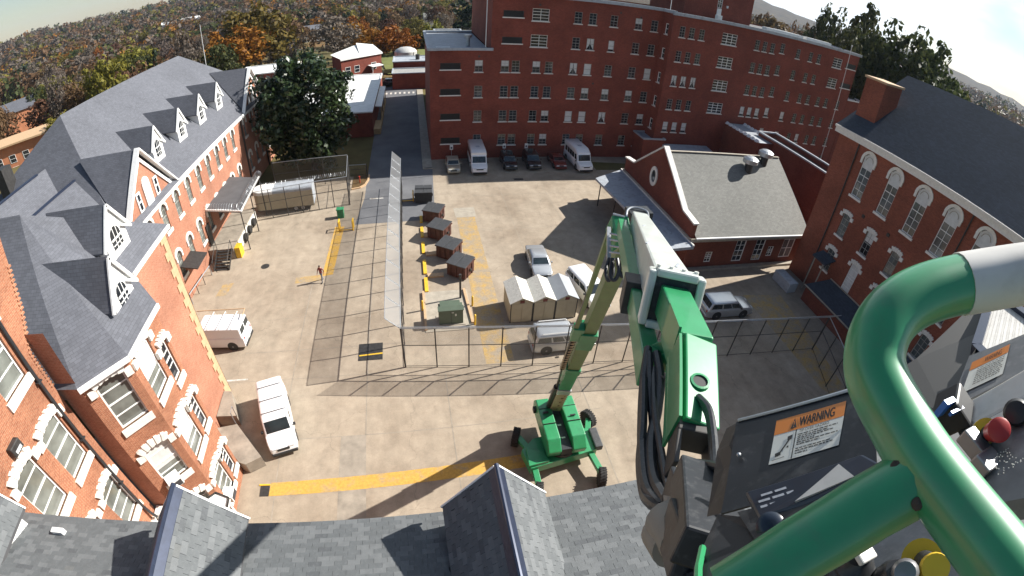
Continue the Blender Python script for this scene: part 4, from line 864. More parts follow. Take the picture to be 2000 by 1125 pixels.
def shingled(parent, org, p0, u, s, wid, ln, keep, tabw=.305, course=.15, rg=random.Random(1), near=None):
    """real shingles over a parallelogram: p0 at the eave, u along the eave, s up the slope; keep(u,v) tells whether a tab is on the surface"""
    p0, u, s = V(p0), V(u).normalized(), V(s).normalized(); nn = u.cross(s).normalized()
    M = Matrix((u, s, nn)).transposed().to_4x4(); out = []
    for r in range(int(ln/course)):
        off = (r % 2)*tabw*.5+rg.uniform(-.03,.03)-tabw
        x = off
        while x < wid:
            w = tabw-.007; x0, x1 = max(0, x), min(wid, x+w)
            if x1-x0 > .04 and keep((x0+x1)/2, r*course+course/2):
                out.append((p0+u*x0+s*(r*course)+nn*(.004+rg.uniform(0,.004)), round((x1-x0)/.05)*.05 if x1-x0 < w-.001 else w, min(3, int(abs(rg.gauss(0,1.1)))), M, rg.uniform(-.012,.012)))
            x += tabw
    return out
def place_shingles(parent, org, items, course=.15, limit=300, lim_near=(0,0,24), name='shingle'):
    items.sort(key=lambda t: (t[0]-V(lim_near)).length)
    rest = MB(); rest.recalc = False
    for i, (p, w, k, M, tw) in enumerate(items):
        if i < limit:
            o = bpy.data.objects.new(name, shingle_mesh(w, course*1.12, 'shingle_%d' % k)); COL.objects.link(o); o.parent = parent
            o.matrix_local = Matrix.Translation(p-V(org)) @ M @ Matrix.Rotation(tw, 4, 'Z')
        else:
            h = course*1.12; q = [(0,0,0),(w,0,0),(w,h,0),(0,h,0),(0,0,.020),(w,0,.020),(w,h,.006),(0,h,.006)]; X_ = Matrix.Translation(p) @ M @ Matrix.Rotation(tw, 4, 'Z')
            rest.m(k).add([X_ @ V(a) for a in q], [(4,5,6,7),(0,1,5,4),(1,2,6,5),(3,0,4,7)])
    if rest.v:
        o = rest.build('shingle_field', ['shingle_%d' % i for i in range(4)], parent, org=org); o['kind'] = 'stuff'
rg = random.Random(5)
DORM = [(1.22, 'c'), (-6.0, 'l'), (-13.2, 'll')]
it = shingled(None, None, (14,YE+.05,zr(YE+.05)), (-1,0,0), (0,-1,SL), 28.2, 4.6, lambda a, v: True, rg=rg)
def in_dorm(p): return any(abs(p.x-x) < 1.0 and p.y < 5.0 for x, _ in DORM)
it = [t for t in it if not in_dorm(t[0])]
place_shingles(NB_.root, NB_.o, it)
for x, _ in DORM:
    yf, ze, ztop, hw = 5.32, 13.62, 15.2, 1.22; k = (ztop-ze)/hw; o = NB_.o
    d = MB(); d.prism([(x-hw+.2,yf-.2,12.9),(x+hw-.2,yf-.2,12.9),(x+hw-.2,yf-.2,ze+.12),(x,yf-.2,ztop-.15),(x-hw+.2,yf-.2,ze+.12)], (0,-5.5,0)); dm = NB_.part(d, 'dormer', 'white_paint')
    r = MB()
    for sg in (-1, 1): r.prism([(x,yf,ztop),(x+sg*hw,yf,ze),(x+sg*hw,-1.5,ze),(x,-1.5,ztop)] if sg > 0 else [(x+sg*hw,yf,ze),(x,yf,ztop),(x,-1.5,ztop),(x+sg*hw,-1.5,ze)], (0,0,-.1))
    r.build('dormer_deck', 'roof_membrane', dm, org=o)
    q = MB(); q.tube([(x,yf+.03,ztop+.03),(x,-1.5,ztop+.03)], .055, 8)
    for sg in (-1, 1): q.prism([(x,yf+.03,ztop+.03),(x+sg*.17,yf+.03,ztop-.17*k+.03),(x+sg*.17,-1.5,ztop-.17*k+.03),(x,-1.5,ztop+.03)], (0,0,.015))
    q.build('ridge_flashing', 'flash_blue', dm, org=o)
    L_ = math.hypot(hw, ztop-ze); al = []
    al += shingled(None, None, (x+hw,-.2,ze), (0,1,0), (-hw,0,ztop-ze), yf+.2, L_-.12, lambda a, v: True, rg=rg)
    al += shingled(None, None, (x-hw,yf,ze), (0,-1,0), (hw,0,ztop-ze), yf+.2, L_-.12, lambda a, v: True, rg=rg)
    place_shingles(dm, o, al)
    q = MB()
    for sg in (-1, 1): q.beam((x,yf+.02,ztop-.07),(x+sg*hw,yf+.02,ze-.07),.05,.16)
    q.build('bargeboard', 'white_paint', dm, org=o)
b = MB(); b.box(-10.95,4.85,13.05,-10.55,5.0,13.3); NB_.part(b, 'roof_vent', 'white_paint')
# loading dock by the long wing
B = Bld('loading_dock', 'raised loading dock with dark flat canopy along the brick wing', 'loading dock', (-20, 43, 0))
b = MB(); b.box(-20.95,39.3,0,-18.3,47.6,1.2); B.part(b, 'dock_floor', 'dock_concrete'); b = MB(); b.box(-18.34,40.2,.05,-18.2,47.4,1.0); B.part(b, 'fascia', 'white_stone')
b = MB(); b.prism([(-21,41.3,4.45),(-17.0,40.6,4.25),(-17.4,48.6,4.25),(-21,49.2,4.45)], (0,0,.22)); B.part(b, 'canopy_roof', 'roof_membrane'); b = MB(); b.beam((-16.95,40.5,4.5),(-17.35,48.7,4.5),.12,.16); b.beam((-16.95,40.5,4.5),(-20.9,41.2,4.65),.12,.16); B.part(b, 'canopy_edge', 'white_paint')
for y in (40.9, 44.5, 48.2): b = MB(); b.cyl((-17.2,y,0),(-17.2,y,4.25),.06,8); B.part(b, 'post', 'dark_steel')
for i in range(7): b = MB(); b.box(-20.0,37.4+i*.28,i*.17,-18.45,37.4+i*.28+.27,i*.17+.06); B.part(b, 'step', 'dark_steel')
for x in (-20.02, -18.43): b = MB(); b.tube([(x,37.4,.0),(x,37.4,.95),(x,39.35,2.15),(x,39.35,1.2)], .03, 6); b.beam((x,37.35,.05),(x,39.35,1.2),.05,.2); B.part(b, 'stair_rail', 'dark_steel')
for x in (-20.9, -20.05): b = MB(); b.tube([(x,39.4,1.2),(x,39.4,2.2),(x+.9 if x < -20.5 else x-.0,39.4,2.2)], .025, 6); b.tube([(x,39.4,1.7),(-20.05,39.4,1.7)], .02, 6); B.part(b, 'guard_rail', 'dark_steel')
b = MB(); b.prism([(-18.25,39.4,0),(-17.7,39.4,0),(-17.7,40.4,0),(-18.25,40.4,0)], (0,0,1.15)); B.part(b, 'dock_bumper', 'yellow_paint')
b = MB(); b.box(-20.95,40.1,1.2,-20.86,41.0,3.4); B.part(b, 'dock_door', 'dark_steel')
for i in range(3): b = MB(); b.lathe((-18.15,42.5+i*1.6,.55), (1,0,0), [(0,.42),(.16,.46),(.3,.42)], 14); B.part(b, 'dock_tyre', 'rubber')
def coil(name, pts, r, lab, pitch=.28):
    b = MB(); P = []; 
    for a, c in zip(pts, pts[1:]):
        a, c = V(a), V(c); d = c-a; n = int(d.length/pitch*14); x = d.orthogonal().normalized(); y = d.normalized().cross(x)
        for i in range(n): t = 2*PI*i/14; P.append(a+d*(i/n)+(x*math.cos(t)+y*math.sin(t))*r)
    b.tube(P, .016, 3, False); o = b.build(name, 'galv', smooth=False); t1(o, lab, 'razor wire', 'razor wire coils'); return o
coil('razor_wire', [(-20.6,41.1,5.0),(-17.0,40.6,4.85)], .38, 'shining razor wire coil on the near edge of the dock canopy')
coil('razor_wire', [(-17.0,40.6,4.85),(-17.4,48.8,4.85)], .36, 'shining razor wire coil along the outer edge of the dock canopy')
coil('razor_wire', [(-17.2,48.0,3.75),(-7.7,49.4,3.75)], .22, 'razor wire coil along the top of the trailer fence', .22)
b = MB(); b.prism([(-21,33.4,3.3),(-19.4,33.4,3.0),(-19.4,36.0,3.0),(-21,36.0,3.3)], (0,0,-.1)); t1(b.build('door_hood', 'dark_steel'), 'dark sloping door hood low on the brick wing by the handrail', 'canopy')
t = thing('ramp_rail', 'pale pipe handrail beside the basement stair of the brick wing', 'railing', (-20.2, 33.5, 0)); b = MB()
b.tube([(-.4,-1.0,0),(-.4,-1.0,1.0),(.1,3.3,1.0),(.1,3.3,0)], .06, 8); b.build('rail', 'galv', t)
for i in range(3): b = MB(); b.cyl((-.4+.125*i*1.2,-1+i*1.4,0),(-.4+.125*i*1.2,-1+i*1.4,1.0),.035,6); b.build('post', 'dark_steel', t)

# ================================================================ VEHICLES
def rr(w, z0, z1, rb, rt, x, n=4, taper=0.0):
    """cross section ring at x: rounded rectangle, half width w (narrowed by taper at the top)"""
    P = []
    def arc(cy, cz, r, a0, a1):
        for i in range(n+1): a = a0+(a1-a0)*i/n; P.append((x, cy+r*math.cos(a), cz+r*math.sin(a)))
    wt = w-taper
    arc(w-rb, z0+rb, rb, -PI/2, 0); arc(wt-rt, z1-rt, rt, 0, PI/2); arc(-wt+rt, z1-rt, rt, PI/2, PI); arc(-w+rb, z0+rb, rb, PI, 1.5*PI)
    return P
def wheel(t, x, y, r, w, side):
    b = MB(); b.lathe((x, y-side*w, r), (0, side, 0), [(0, r*.62), (.02, r*.93), (w*.25, r), (w*.8, r), (w*.97, r*.93), (w, r*.64), (w*.8, r*.6)], 18); wh = b.build('wheel', 'rubber', t, smooth=True)
    b = MB(); b.lathe((x, y-side*w*.12, r), (0, side, 0), [(-.02, r*.62), (.02, r*.6), (.0, r*.3), (.04, r*.18), (.04, .001)], 14); b.build('rim', 'rim_grey', wh)
    return wh
def vehicle(name, label, cat, loc, rz, body='white_car', L=4.8, Wd=1.82, H=1.45, belt=.93, hood=1.0, zhood=.86, ws=.9, roof0=None, rearx=.55, rear_top=None, tail=.85, kind='sedan', sill=.22, wr=.33, glassside=True, wb=None, group=None, lights=True, winb=None, plate=True):
    """x forward. hood: hood length; ws: windscreen run; rearx: rear glass run; tail: boot length (0 for a hatch or van)"""
    t = thing(name, label, cat, loc, rz, group); w = Wd/2; f = L/2
    xs_ws = f-hood; xr0 = xs_ws-ws; xb = -f+tail; xr1 = xb+rearx
    ztail = belt if tail > .3 else belt
    st = [(-f, .38, ztail-.16, w*.86), (-f+.06, .28, ztail-.04, w*.93), (-f+.35, sill, ztail, w*.985), (-f+1.0, sill, belt, w), (0, sill, belt, w), (xs_ws-.05, sill, belt+.0, w), (xs_ws+.25*hood, sill, zhood+(belt-zhood)*.55, w*.985), (f-.45, sill, zhood-.02, w*.96), (f-.14, .25, zhood-.12, w*.90), (f-.02, .34, zhood-.26, w*.80)]
    b = MB(); b.loft([rr(q, z0, z1, .07, .11, x) for x, z0, z1, q in st]); bd = b.build('body', body, t, smooth=True)
    if wb is None: wb = L*.285
    wx = (wb, -wb*1.02)
    for x in wx:                                                   # dark wheel arches
        for sd in (1, -1):
            b = MB(); b.lathe((x, sd*(w-.16), wr+.03), (0, sd, 0), [(0, wr+.07), (.165, wr+.075)], 18); b.build('wheel_arch', 'black_plastic', t)
            wheel(t, x, sd*(w-.0), wr, .21, sd)
    # cabin
    top = H; wt = w*(.80 if kind == 'sedan' else .86 if kind == 'suv' else .90); n = 5
    lo = [(xs_ws, belt-.02), (xb, belt-.02)]
    c = MB()
    def ring(z, x0, x1, hw, r=.12):
        P = []
        for cx, cy, a0 in ((x0-r, hw-r, 0), (x1+r, hw-r, PI/2), (x1+r, -hw+r, PI), (x0-r, -hw+r, 1.5*PI)):
            for i in range(4): a = a0+PI/2*i/3; P.append((cx+r*math.cos(a), cy+r*math.sin(a), z))
        return P
    c.loft([ring(belt-.06, xs_ws+.02, xb-.02, w*.96), ring(belt+.04, xs_ws-.08, xb+.05, w*.95), ring(top-.10, xr0+.06, xr1-.06, wt+.02, .16), ring(top-.03, xr0-.04, xr1+.04, wt-.05, .18), ring(top, xr0-.22, xr1+.22, wt-.22, .2)])
    c.build('cabin', body, t, smooth=True)
    # glass: slightly proud of the cabin skin
    k0, k1 = .10, .86
    def lerp(a, q, s): return a+(q-a)*s
    zA, zB = belt+.04, top-.10
    def side(sd, xa0, xa1, z0=k0, z1=k1):
        g = MB(); pts = []
        for s_, xx in ((z0, xa0), (z0, xa1), (z1, xa1), (z1, xa0)):
            xf = lerp(xs_ws-.08, xr0+.06, s_); xk = lerp(xb+.05, xr1-.06, s_); x = lerp(xk, xf, xx); pts.append((x, sd*(lerp(w*.95, wt+.02, s_)+.012), lerp(zA, zB, s_)))
        g.poly(pts); g.build('side_window', 'glass_car', t)
    if glassside:
        for sd in (1, -1):
            for a0, a1 in (winb or ((.05, .36), (.40, .66), (.69, .95))): side(sd, a0, a1)
    for nm, xA, xB, sg in (('windscreen', xs_ws-.08, xr0+.06, 1), ('rear_window', xb+.05, xr1-.06, -1)):
        if nm == 'rear_window' and kind == 'minibus': continue
        g = MB(); hw = [lerp(w*.95, wt+.02, s_)-.13 for s_ in (k0, .92)]
        P = [(lerp(xA, xB, k0)+sg*.014, -hw[0], lerp(zA, zB, k0)), (lerp(xA, xB, k0)+sg*.014, hw[0], lerp(zA, zB, k0)), (lerp(xA, xB, .92)+sg*.014, hw[1], lerp(zA, zB, .92)), (lerp(xA, xB, .92)+sg*.014, -hw[1], lerp(zA, zB, .92))]
        if nm == 'rear_window' and kind == 'van':
            for sd in (1, -1):
                g = MB(); g.poly([(p[0], sd*(.07 if j in (0, 3) else abs(p[1])), p[2] if j > 1 else p[2]+.1) for j, p in enumerate(P)]); g.build(nm, 'glass_car', t)
            continue
        g.poly(P); g.build(nm, 'glass_car', t)
    b = MB()
    for sd in (1, -1): b.box(xs_ws-.45, sd*(w+.02)-.0, belt+.02, xs_ws-.30, sd*(w+.18), belt+.17)
    b.build('mirror', body if kind == 'sedan' else 'black_plastic', t, bevel=.02)
    for sd in (1, -1):
        b = MB(); b.box(f-.24, sd*w*.56-.19, zhood-.28, f-.045, sd*w*.56+.19, zhood-.13); b.build('headlight', 'lamp_clear', t, bevel=.03)
        b = MB(); b.box(-f-.005, sd*w*.72-.10, ztail-.32, -f+.10, sd*w*.72+.10, ztail-.10); b.build('tail_light', 'tail_red', t, bevel=.02)
    b = MB(); b.box(f-.09, -w*.42, zhood-.34, f-.005, w*.42, zhood-.2); b.build('grille', 'black_plastic', t)
    for nm, x0, x1 in (('bumper', f-.16, f+.05), ('bumper', -f-.05, -f+.14)): b = MB(); b.box(x0, -w*.88, .26, x1, w*.88, .50); b.build(nm, 'black_plastic' if kind in ('van', 'minibus') else body, t, bevel=.05)
    if plate: b = MB(); b.box(-f-.06, -.16, .52, -f-.045, .16, .66); b.build('number_plate', 'label_white', t)
    return t
def bars(t, xs, w, z, mat='dark_steel', name='roof_bar', foot='black_plastic'):
    for x in xs:
        b = MB(); b.tube([(x, -w, z-.10), (x, -w, z), (x, w, z), (x, w, z-.10)], .022, 6); b.build(name, mat, t)
# white vans
t = vehicle('white_van', 'white van with three dark roof bars parked beside the raised platforms', 'van', (-9.9, 18.95, 0), -PI/2+.30, L=5.2, Wd=1.86, H=1.86, belt=1.08, hood=.95, zhood=.98, ws=.75, rearx=.12, tail=.04, kind='van', sill=.25, wr=.33, glassside=True, winb=((.74, .95),))
bars(t, (1.0-.5, -.55, -1.7), .78, 1.93)
t = vehicle('ladder_rack_van', 'white panel van with a white ladder rack parked at the quoined corner', 'van', (-16.3, 27.25, 0), PI-.06, L=5.3, Wd=1.98, H=2.08, belt=1.2, hood=.9, zhood=1.05, ws=.7, rearx=.14, tail=.04, kind='van', sill=.28, wr=.36, winb=((.78, .95),))
b = MB()
for x in (-1.9, -.9, .1): b.tube([(x, -.9, 2.0), (x, -.9, 2.28), (x, .9, 2.28), (x, .9, 2.0)], .025, 6)
b.build('rack_bar', 'white_paint', t)
b = MB(); b.tube([(1.7, -1.02, 2.3), (-2.55, -1.02, 2.42), (-2.62, -.2, 2.42)], .045, 6); b.build('ladder_rail', 'cream_stone', t)
t = vehicle('suv', 'silver SUV with roof rails standing behind the front fence', 'car', (9.85, 24.05, 0), .0, 'silver_car', L=4.75, Wd=1.86, H=1.74, belt=1.05, hood=1.15, zhood=.98, ws=.7, rearx=.3, tail=.04, kind='suv', wr=.37)
b = MB()
for sd in (1, -1): b.tube([(-1.8, sd*.72, 1.74), (-1.7, sd*.72, 1.83), (.35, sd*.72, 1.83), (.45, sd*.72, 1.74)], .03, 6)
b.build('roof_rail', 'white_paint', t)
vehicle('suv', 'pale grey SUV parked in the shade below the chapel', 'car', (25.5, 25.65, 0), -.05, 'silver_car', L=4.9, Wd=1.9, H=1.74, belt=1.05, hood=1.2, zhood=1.0, ws=.75, rearx=.35, tail=.04, kind='suv', wr=.38)
vehicle('silver_sedan', 'silver sedan parked in the sun beyond the storage sheds', 'car', (10.6, 34.3, 0), -PI/2-.05, 'silver_car', L=4.75, Wd=1.8, H=1.43, belt=.92, hood=1.15, zhood=.84, ws=.85, rearx=.65, tail=.8)
t = vehicle('minivan', 'white minivan parked beside the sheds behind the lift tower', 'van', (13.75, 29.7, 0), -PI/2+.22, 'white_car', L=4.9, Wd=1.9, H=1.72, belt=1.02, hood=.95, zhood=.9, ws=.85, rearx=.25, tail=.04, kind='suv')
vehicle('gold_sedan', 'gold sedan parked first in the row along the hospital wall', 'car', (5.0, 58.2, 0), -PI/2-.02, 'gold_car', L=4.7, Wd=1.78, H=1.42, belt=.92, hood=1.1, zhood=.84, ws=.85, rearx=.6, tail=.8)
vehicle('black_suv', 'black car between the white bus and the dark SUV by the hospital', 'car', (12.5, 58.6, 0), -PI/2, 'black_car', L=4.6, Wd=1.8, H=1.55, belt=.98, hood=1.1, zhood=.9, ws=.75, rearx=.35, tail=.05, kind='suv')
vehicle('black_suv', 'black SUV with pale headlights in the hospital shade', 'car', (15.7, 58.6, 0), -PI/2, 'black_car', L=4.7, Wd=1.86, H=1.68, belt=1.02, hood=1.15, zhood=.95, ws=.75, rearx=.35, tail=.05, kind='suv')
vehicle('red_sedan', 'dark red car parked in the hospital shade beside the shuttle van', 'car', (19.3, 58.6, 0), -PI/2, 'red_car', L=4.6, Wd=1.78, H=1.42, belt=.92, hood=1.1, zhood=.84, ws=.85, rearx=.6, tail=.8)
vehicle('hatchback', 'small silver car parked at the far corner behind the hospital', 'car', (3.3, 112.6, 0), -PI/2-.2, 'silver_car', L=4.3, Wd=1.75, H=1.5, belt=.95, hood=.95, zhood=.88, ws=.8, rearx=.4, tail=.05, kind='suv')
vehicle('dark_pickup', 'dark blue car parked in the shade beside the white roofed building', 'car', (-4.2, 110.2, 0), 0, 'black_car', L=4.8, Wd=1.85, H=1.6, belt=1.0, hood=1.2, zhood=.95, ws=.7, rearx=.4, tail=.1, kind='suv')
def minibus(label, x, y, rz, raised):
    t = vehicle('shuttle_bus', label, 'bus', (x, y, 0), rz, 'white_car', L=6.6, Wd=2.1, H=2.3, belt=1.25, hood=.95, zhood=1.12, ws=.55, rearx=.1, tail=.03, kind='minibus', sill=.3, wr=.38, winb=((.80, .93), (.62, .76), (.46, .60), (.30, .44), (.12, .27)), group='shuttle buses by the hospital')
    b = MB(); b.loft([rr(1.0, 2.15, 2.15+h, .06, .2, xx) for xx, h in ((-3.2, .5), (-3.0, .62), (.9, .62), (1.35, .58 if raised else .42), (1.75, .40 if raised else .2))]); b.build('raised_roof', 'white_car', t, smooth=True)
    b = MB(); b.box(-.2, -.25, 2.78, .25, .25, 2.84); b.build('roof_hatch', 'bluegrey_roof', t)
    return t
minibus('white shuttle bus with a raised cab roof next to the gold sedan', 8.25, 58.5, -PI/2-.02, True)
minibus('white shuttle van with side windows at the end of the parked row', 22.3, 58.6, -PI/2+.06, False)
for i, x in enumerate((5.05, 12.3, 15.4)):
    t = thing('parking_sign', ('small white parking sign behind the gold sedan', 'small white parking sign behind the first black car', 'small white parking sign behind the black SUV')[i], 'sign', (x, 61.0, 0), 0, 'parking signs along the hospital')
    b = MB(); b.cyl((0,0,0),(0,0,2.2),.03,6); b.build('post', 'galv', t); b = MB(); b.box(-.22,-.05,1.55,.22,-.03,2.25); b.build('sign_plate', 'white_paint', t); b = MB(); b.box(-.12,-.058,1.7,.12,-.051,1.95); b.build('symbol', 'flash_blue', t)
# ================================================================ YARD OBJECTS
def dumpster(label, x, y, rz, black=False):
    t = thing('dumpster', label, 'dumpster', (x, y, 0), rz, 'dumpsters along the yellow kerb'); m = 'dumpster_brown' if not black else 'black_plastic'
    b = MB(); b.prism([(-.9,-.8,.12),(.9,-.8,.12),(.9,.8,.12),(-.9,.8,.12)], (0,0,1.2)); b.build('bin_body', m, t)
    b = MB()
    for xx in (-.55, 0, .55): b.box(xx-.06,-.87,.15,xx+.06,-.8,1.3); b.box(xx-.06,.8,.15,xx+.06,.87,1.3)
    for yy in (-.4, .4): b.box(.9,yy-.06,.15,.97,yy+.06,1.3); b.box(-.97,yy-.06,.15,-.9,yy+.06,1.3)
    b.build('rib', m, t)
    b = MB(); b.box(-.98,-.9,1.28,.98,.9,1.36); b.build('rim', m, t)
    for s in (-1, 1):
        b = MB(); b.prism([(s*.02,-.93,1.36),(s*.96,-.93,1.36),(s*.96,.93,1.48),(s*.02,.93,1.48)], (0,0,.06)); b.build('lid', 'dumpster_lid', t, bevel=.02)
    b = MB(); b.box(.97,-.12,.62,1.06,.12,.86); b.box(-1.06,-.12,.62,-.97,.12,.86); b.build('fork_pocket', 'dark_steel', t)
    for sx in (-.7, .7):
        for sy in (-.6, .6): b = MB(); b.cyl((sx-.04,sy,.08),(sx+.04,sy,.08),.08,8); b.build('caster', 'rubber', t)
    if black: b = MB(); b.cyl((-.95,0,1.45),(.95,0,1.45),.12,10); b.build('lid_bar', 'black_plastic', t)
    return t
for (x, y, rz, k, lab) in ((3.5, 34.0, -.62, 0, 'brown steel dumpster closest to the transformer'), (2.75, 37.0, -.62, 0, 'brown steel dumpster second from the transformer'), (2.1, 40.6, -.60, 0, 'brown dumpster in the middle of the kerb row'), (1.75, 44.2, -.45, 0, 'dark brown dumpster just before the black bin'), (.85, 48.9, -.06, 1, 'black lidded waste bin at the far end of the dumpster row')):
    dumpster(lab, x, y, rz, k)
for i, (x, mt, lab) in enumerate(((7.4, 'shed_roof', 'small storage shed with stained white roof, first from the yellow strip'), (9.18, 'shed_roof', 'middle storage shed with a stained cream roof'), (10.96, 'shed_roof_grey', 'storage shed with a clean grey roof beside the minivan'))):
    t = thing('storage_shed', lab, 'shed', (x, 28.25, 0), 0, 'storage sheds in a row')
    b = MB(); b.prism([(-.86,-1.36,.05),(.86,-1.36,.05),(.86,-1.36,1.93),(0,-1.36,2.36),(-.86,-1.36,1.93)], (0,2.72,0)); b.build('wall', 'shed_wall', t)
    b = MB(); b.prism([(-.96,-1.46,1.90),(0,-1.46,2.40),(0,-1.46,2.45),(-.96,-1.46,1.96)], (0,2.92,0)); b.prism([(0,-1.46,2.40),(.96,-1.46,1.90),(.96,-1.46,1.96),(0,-1.46,2.45)], (0,2.92,0)); b.build('roof', mt, t)
    b = MB(); b.box(-.17,-1.40,1.92,.17,-1.36,2.16); b.build('vent', 'red_car', t)
    for xx in (-.85, .85): b = MB(); b.box(xx-.035,-1.385,.05,xx+.035,-1.36,1.93); b.build('corner_trim', 'dark_steel', t)
    for xx in (-.42, .42):
        b = MB(); b.box(xx-.4,-1.38,.1,xx+.4,-1.362,1.85); b.build('door', 'shed_wall', t)
    for k in range(5): b = MB(); b.box(-.9,-1.3+k*.62,2.0,-.86,-1.28+k*.62,2.02); 
t = thing('transformer', 'green electrical transformer cabinet behind the fence', 'transformer', (2.05, 27.55, 0))
b = MB(); b.box(-.92,-.25,.1,.92,.65,1.42); b.build('tank', 'xfmr_green', t); b = MB(); b.prism([(-.98,-.33,1.42),(.98,-.33,1.42),(.98,.1,1.55),(-.98,.1,1.55)], (0,0,.05)); b.box(-.8,.1,1.45,.75,.75,1.6); b.build('lid', 'xfmr_green', t); b = MB(); b.box(-1.1,-.4,0,1.1,.85,.1); b.build('base_pad', 'kerb_concrete', t)
b = MB(); b.box(.30,-.262,.85,.42,-.25,1.05); b.box(.05,-.262,1.15,.22,-.25,1.22); b.build('warning_plate', 'label_white', t); b = MB(); b.box(-.02,-.26,.15,.02,-.25,1.35); b.build('door_seam', 'ink', t)
B = Bld('transformer_pad', 'pale concrete pad with low kerbs around the transformer', 'concrete pad', (0, 26, 0)); b = MB(); b.box(.05,26.6,0,3.75,31.6,.05); B.part(b, 'pad', 'kerb_concrete')
b = MB(); b.beam((.1,26.8,.1),(.1,31.6,.1),.18,.2); b.beam((3.7,27.2,.1),(3.5,31.6,.1),.2,.2); B.part(b, 'kerb', 'cream_stone')
for i, (x, y, lab) in enumerate(((-.05, 29.3, 'short yellow bollard at the fence side of the transformer pad'), (3.95, 29.4, 'short yellow bollard beside the yellow strip'), (3.85, 27.1, 'short yellow bollard at the corner nearest the sheds'))):
    b = MB(); b.cyl((x,y,0),(x,y,.95),.085,10); b.lathe((x,y,.95),(0,0,1),[(0,.085),(.04,.06),(.06,.01)],10); t1(b.build('bollard', 'yellow_paint', smooth=True), lab, 'bollard', 'yellow bollards')
b = MB(); b.cyl((3.1,30.5,0),(3.1,30.5,2.3),.09,10); b.cyl((3.1,30.5,2.3),(3.1,30.5,2.4),.11,10); t1(b.build('dark_pole', 'dark_steel'), 'short dark steel pole on the transformer pad', 'pole')
for i, (y0, y1, lab) in enumerate(((43.6, 45.0, 'far'), (40.6, 42.6, 'fourth'), (37.6, 39.6, 'third'), (34.2, 36.4, 'second'), (31.6, 33.6, 'near'))):
    t1((lambda b: (b.box(.25,y0,0,.55,y1,.14), b.build('yellow_kerb', 'yellow_paint'))[1])(MB()), 'low yellow kerb block, %s of the five beside the dumpsters' % {'far':'farthest','fourth':'second farthest','third':'middle','second':'second nearest','near':'nearest the transformer'}[lab], 'kerb', 'yellow kerb blocks')
for i, y in enumerate((33.9, 37.4, 40.8)):
    b = MB(); b.box(.6,y-.25,0,2.0,y+.25,.16); t1(b.build('wheel_stop', 'cream_stone'), ('concrete stop under the dumpster nearest the transformer', 'concrete stop under the second dumpster', 'concrete stop under the middle dumpster')[i], 'wheel stop', 'concrete stops under the dumpsters')
def guard(x, y, lab, s=1.0):
    t = thing('yellow_guard', lab, 'guard rail', (x, y, 0), 0, 'yellow guard frames'); b = MB()
    for dx in (-.72, .72): b.tube([(dx,-.35,0),(dx,-.35,1.05),(dx,.3,1.05),(dx,.3,0)], .075, 8)
    b.build('hoop', 'yellow_paint', t); b = MB(); b.tube([(-.72,-.35,.12),(.72,-.35,.12)], .05, 6); b.build('crossbar', 'yellow_paint', t)
guard(-7.4, 43.4, 'yellow pipe guard frame in front of the trailer fence'); guard(-1.05, 49.2, 'yellow pipe guard frame beside the black waste bin')
b = MB(); b.box(-.35,-.3,0,.35,.3,.95); b.box(-.4,-.35,.95,.4,.35,1.05); o = b.build('green_bin', 'bin_green', loc=(-8.3, 46.2, 0)); t1(o, 'small green bin behind the yellow guard frame', 'bin')
# trailer
t = thing('box_trailer', 'weathered pale box trailer with rounded front behind the fence', 'trailer', (-15.0, 49.6, 0), .07)
b = MB(); rings = []
for x, w in ((-3.45,.75),(-3.2,1.05),(-2.8,1.2),(3.3,1.2)): rings.append(rr(w, .55, 2.75, .05, .22, x))
b.loft(rings); b.build('box_body', 'shed_wall', t, smooth=True); b = MB(); b.loft([rr(w+.02, 2.4, 2.80, .05, .2, x) for x, w in ((-3.5,.72),(-3.2,1.05),(-2.8,1.22),(-1.2,1.22))]); b.build('roof', 'white_paint', t, smooth=True); b = MB(); b.loft([rr(1.215, 2.4, 2.79, .05, .2, x) for x in (-1.19, 3.32)]); b.build('roof', 'bluegrey_roof', t, smooth=True)
for x in (1.2, 2.0):
    for sd in (1, -1): wheel(t, x, sd*1.2, .36, .22, sd)
b = MB(); b.box(-3.3,-1.0,.4,3.3,1.0,.55); b.box(-4.3,-.06,.42,-3.4,.06,.52); b.build('chassis', 'dark_steel', t); b = MB(); b.poly([(3.33,-1.1,.6),(3.33,1.1,.6),(3.33,1.1,2.6),(3.33,-1.1,2.6)]); b.build('rear_door', 'bluegrey_roof', t)
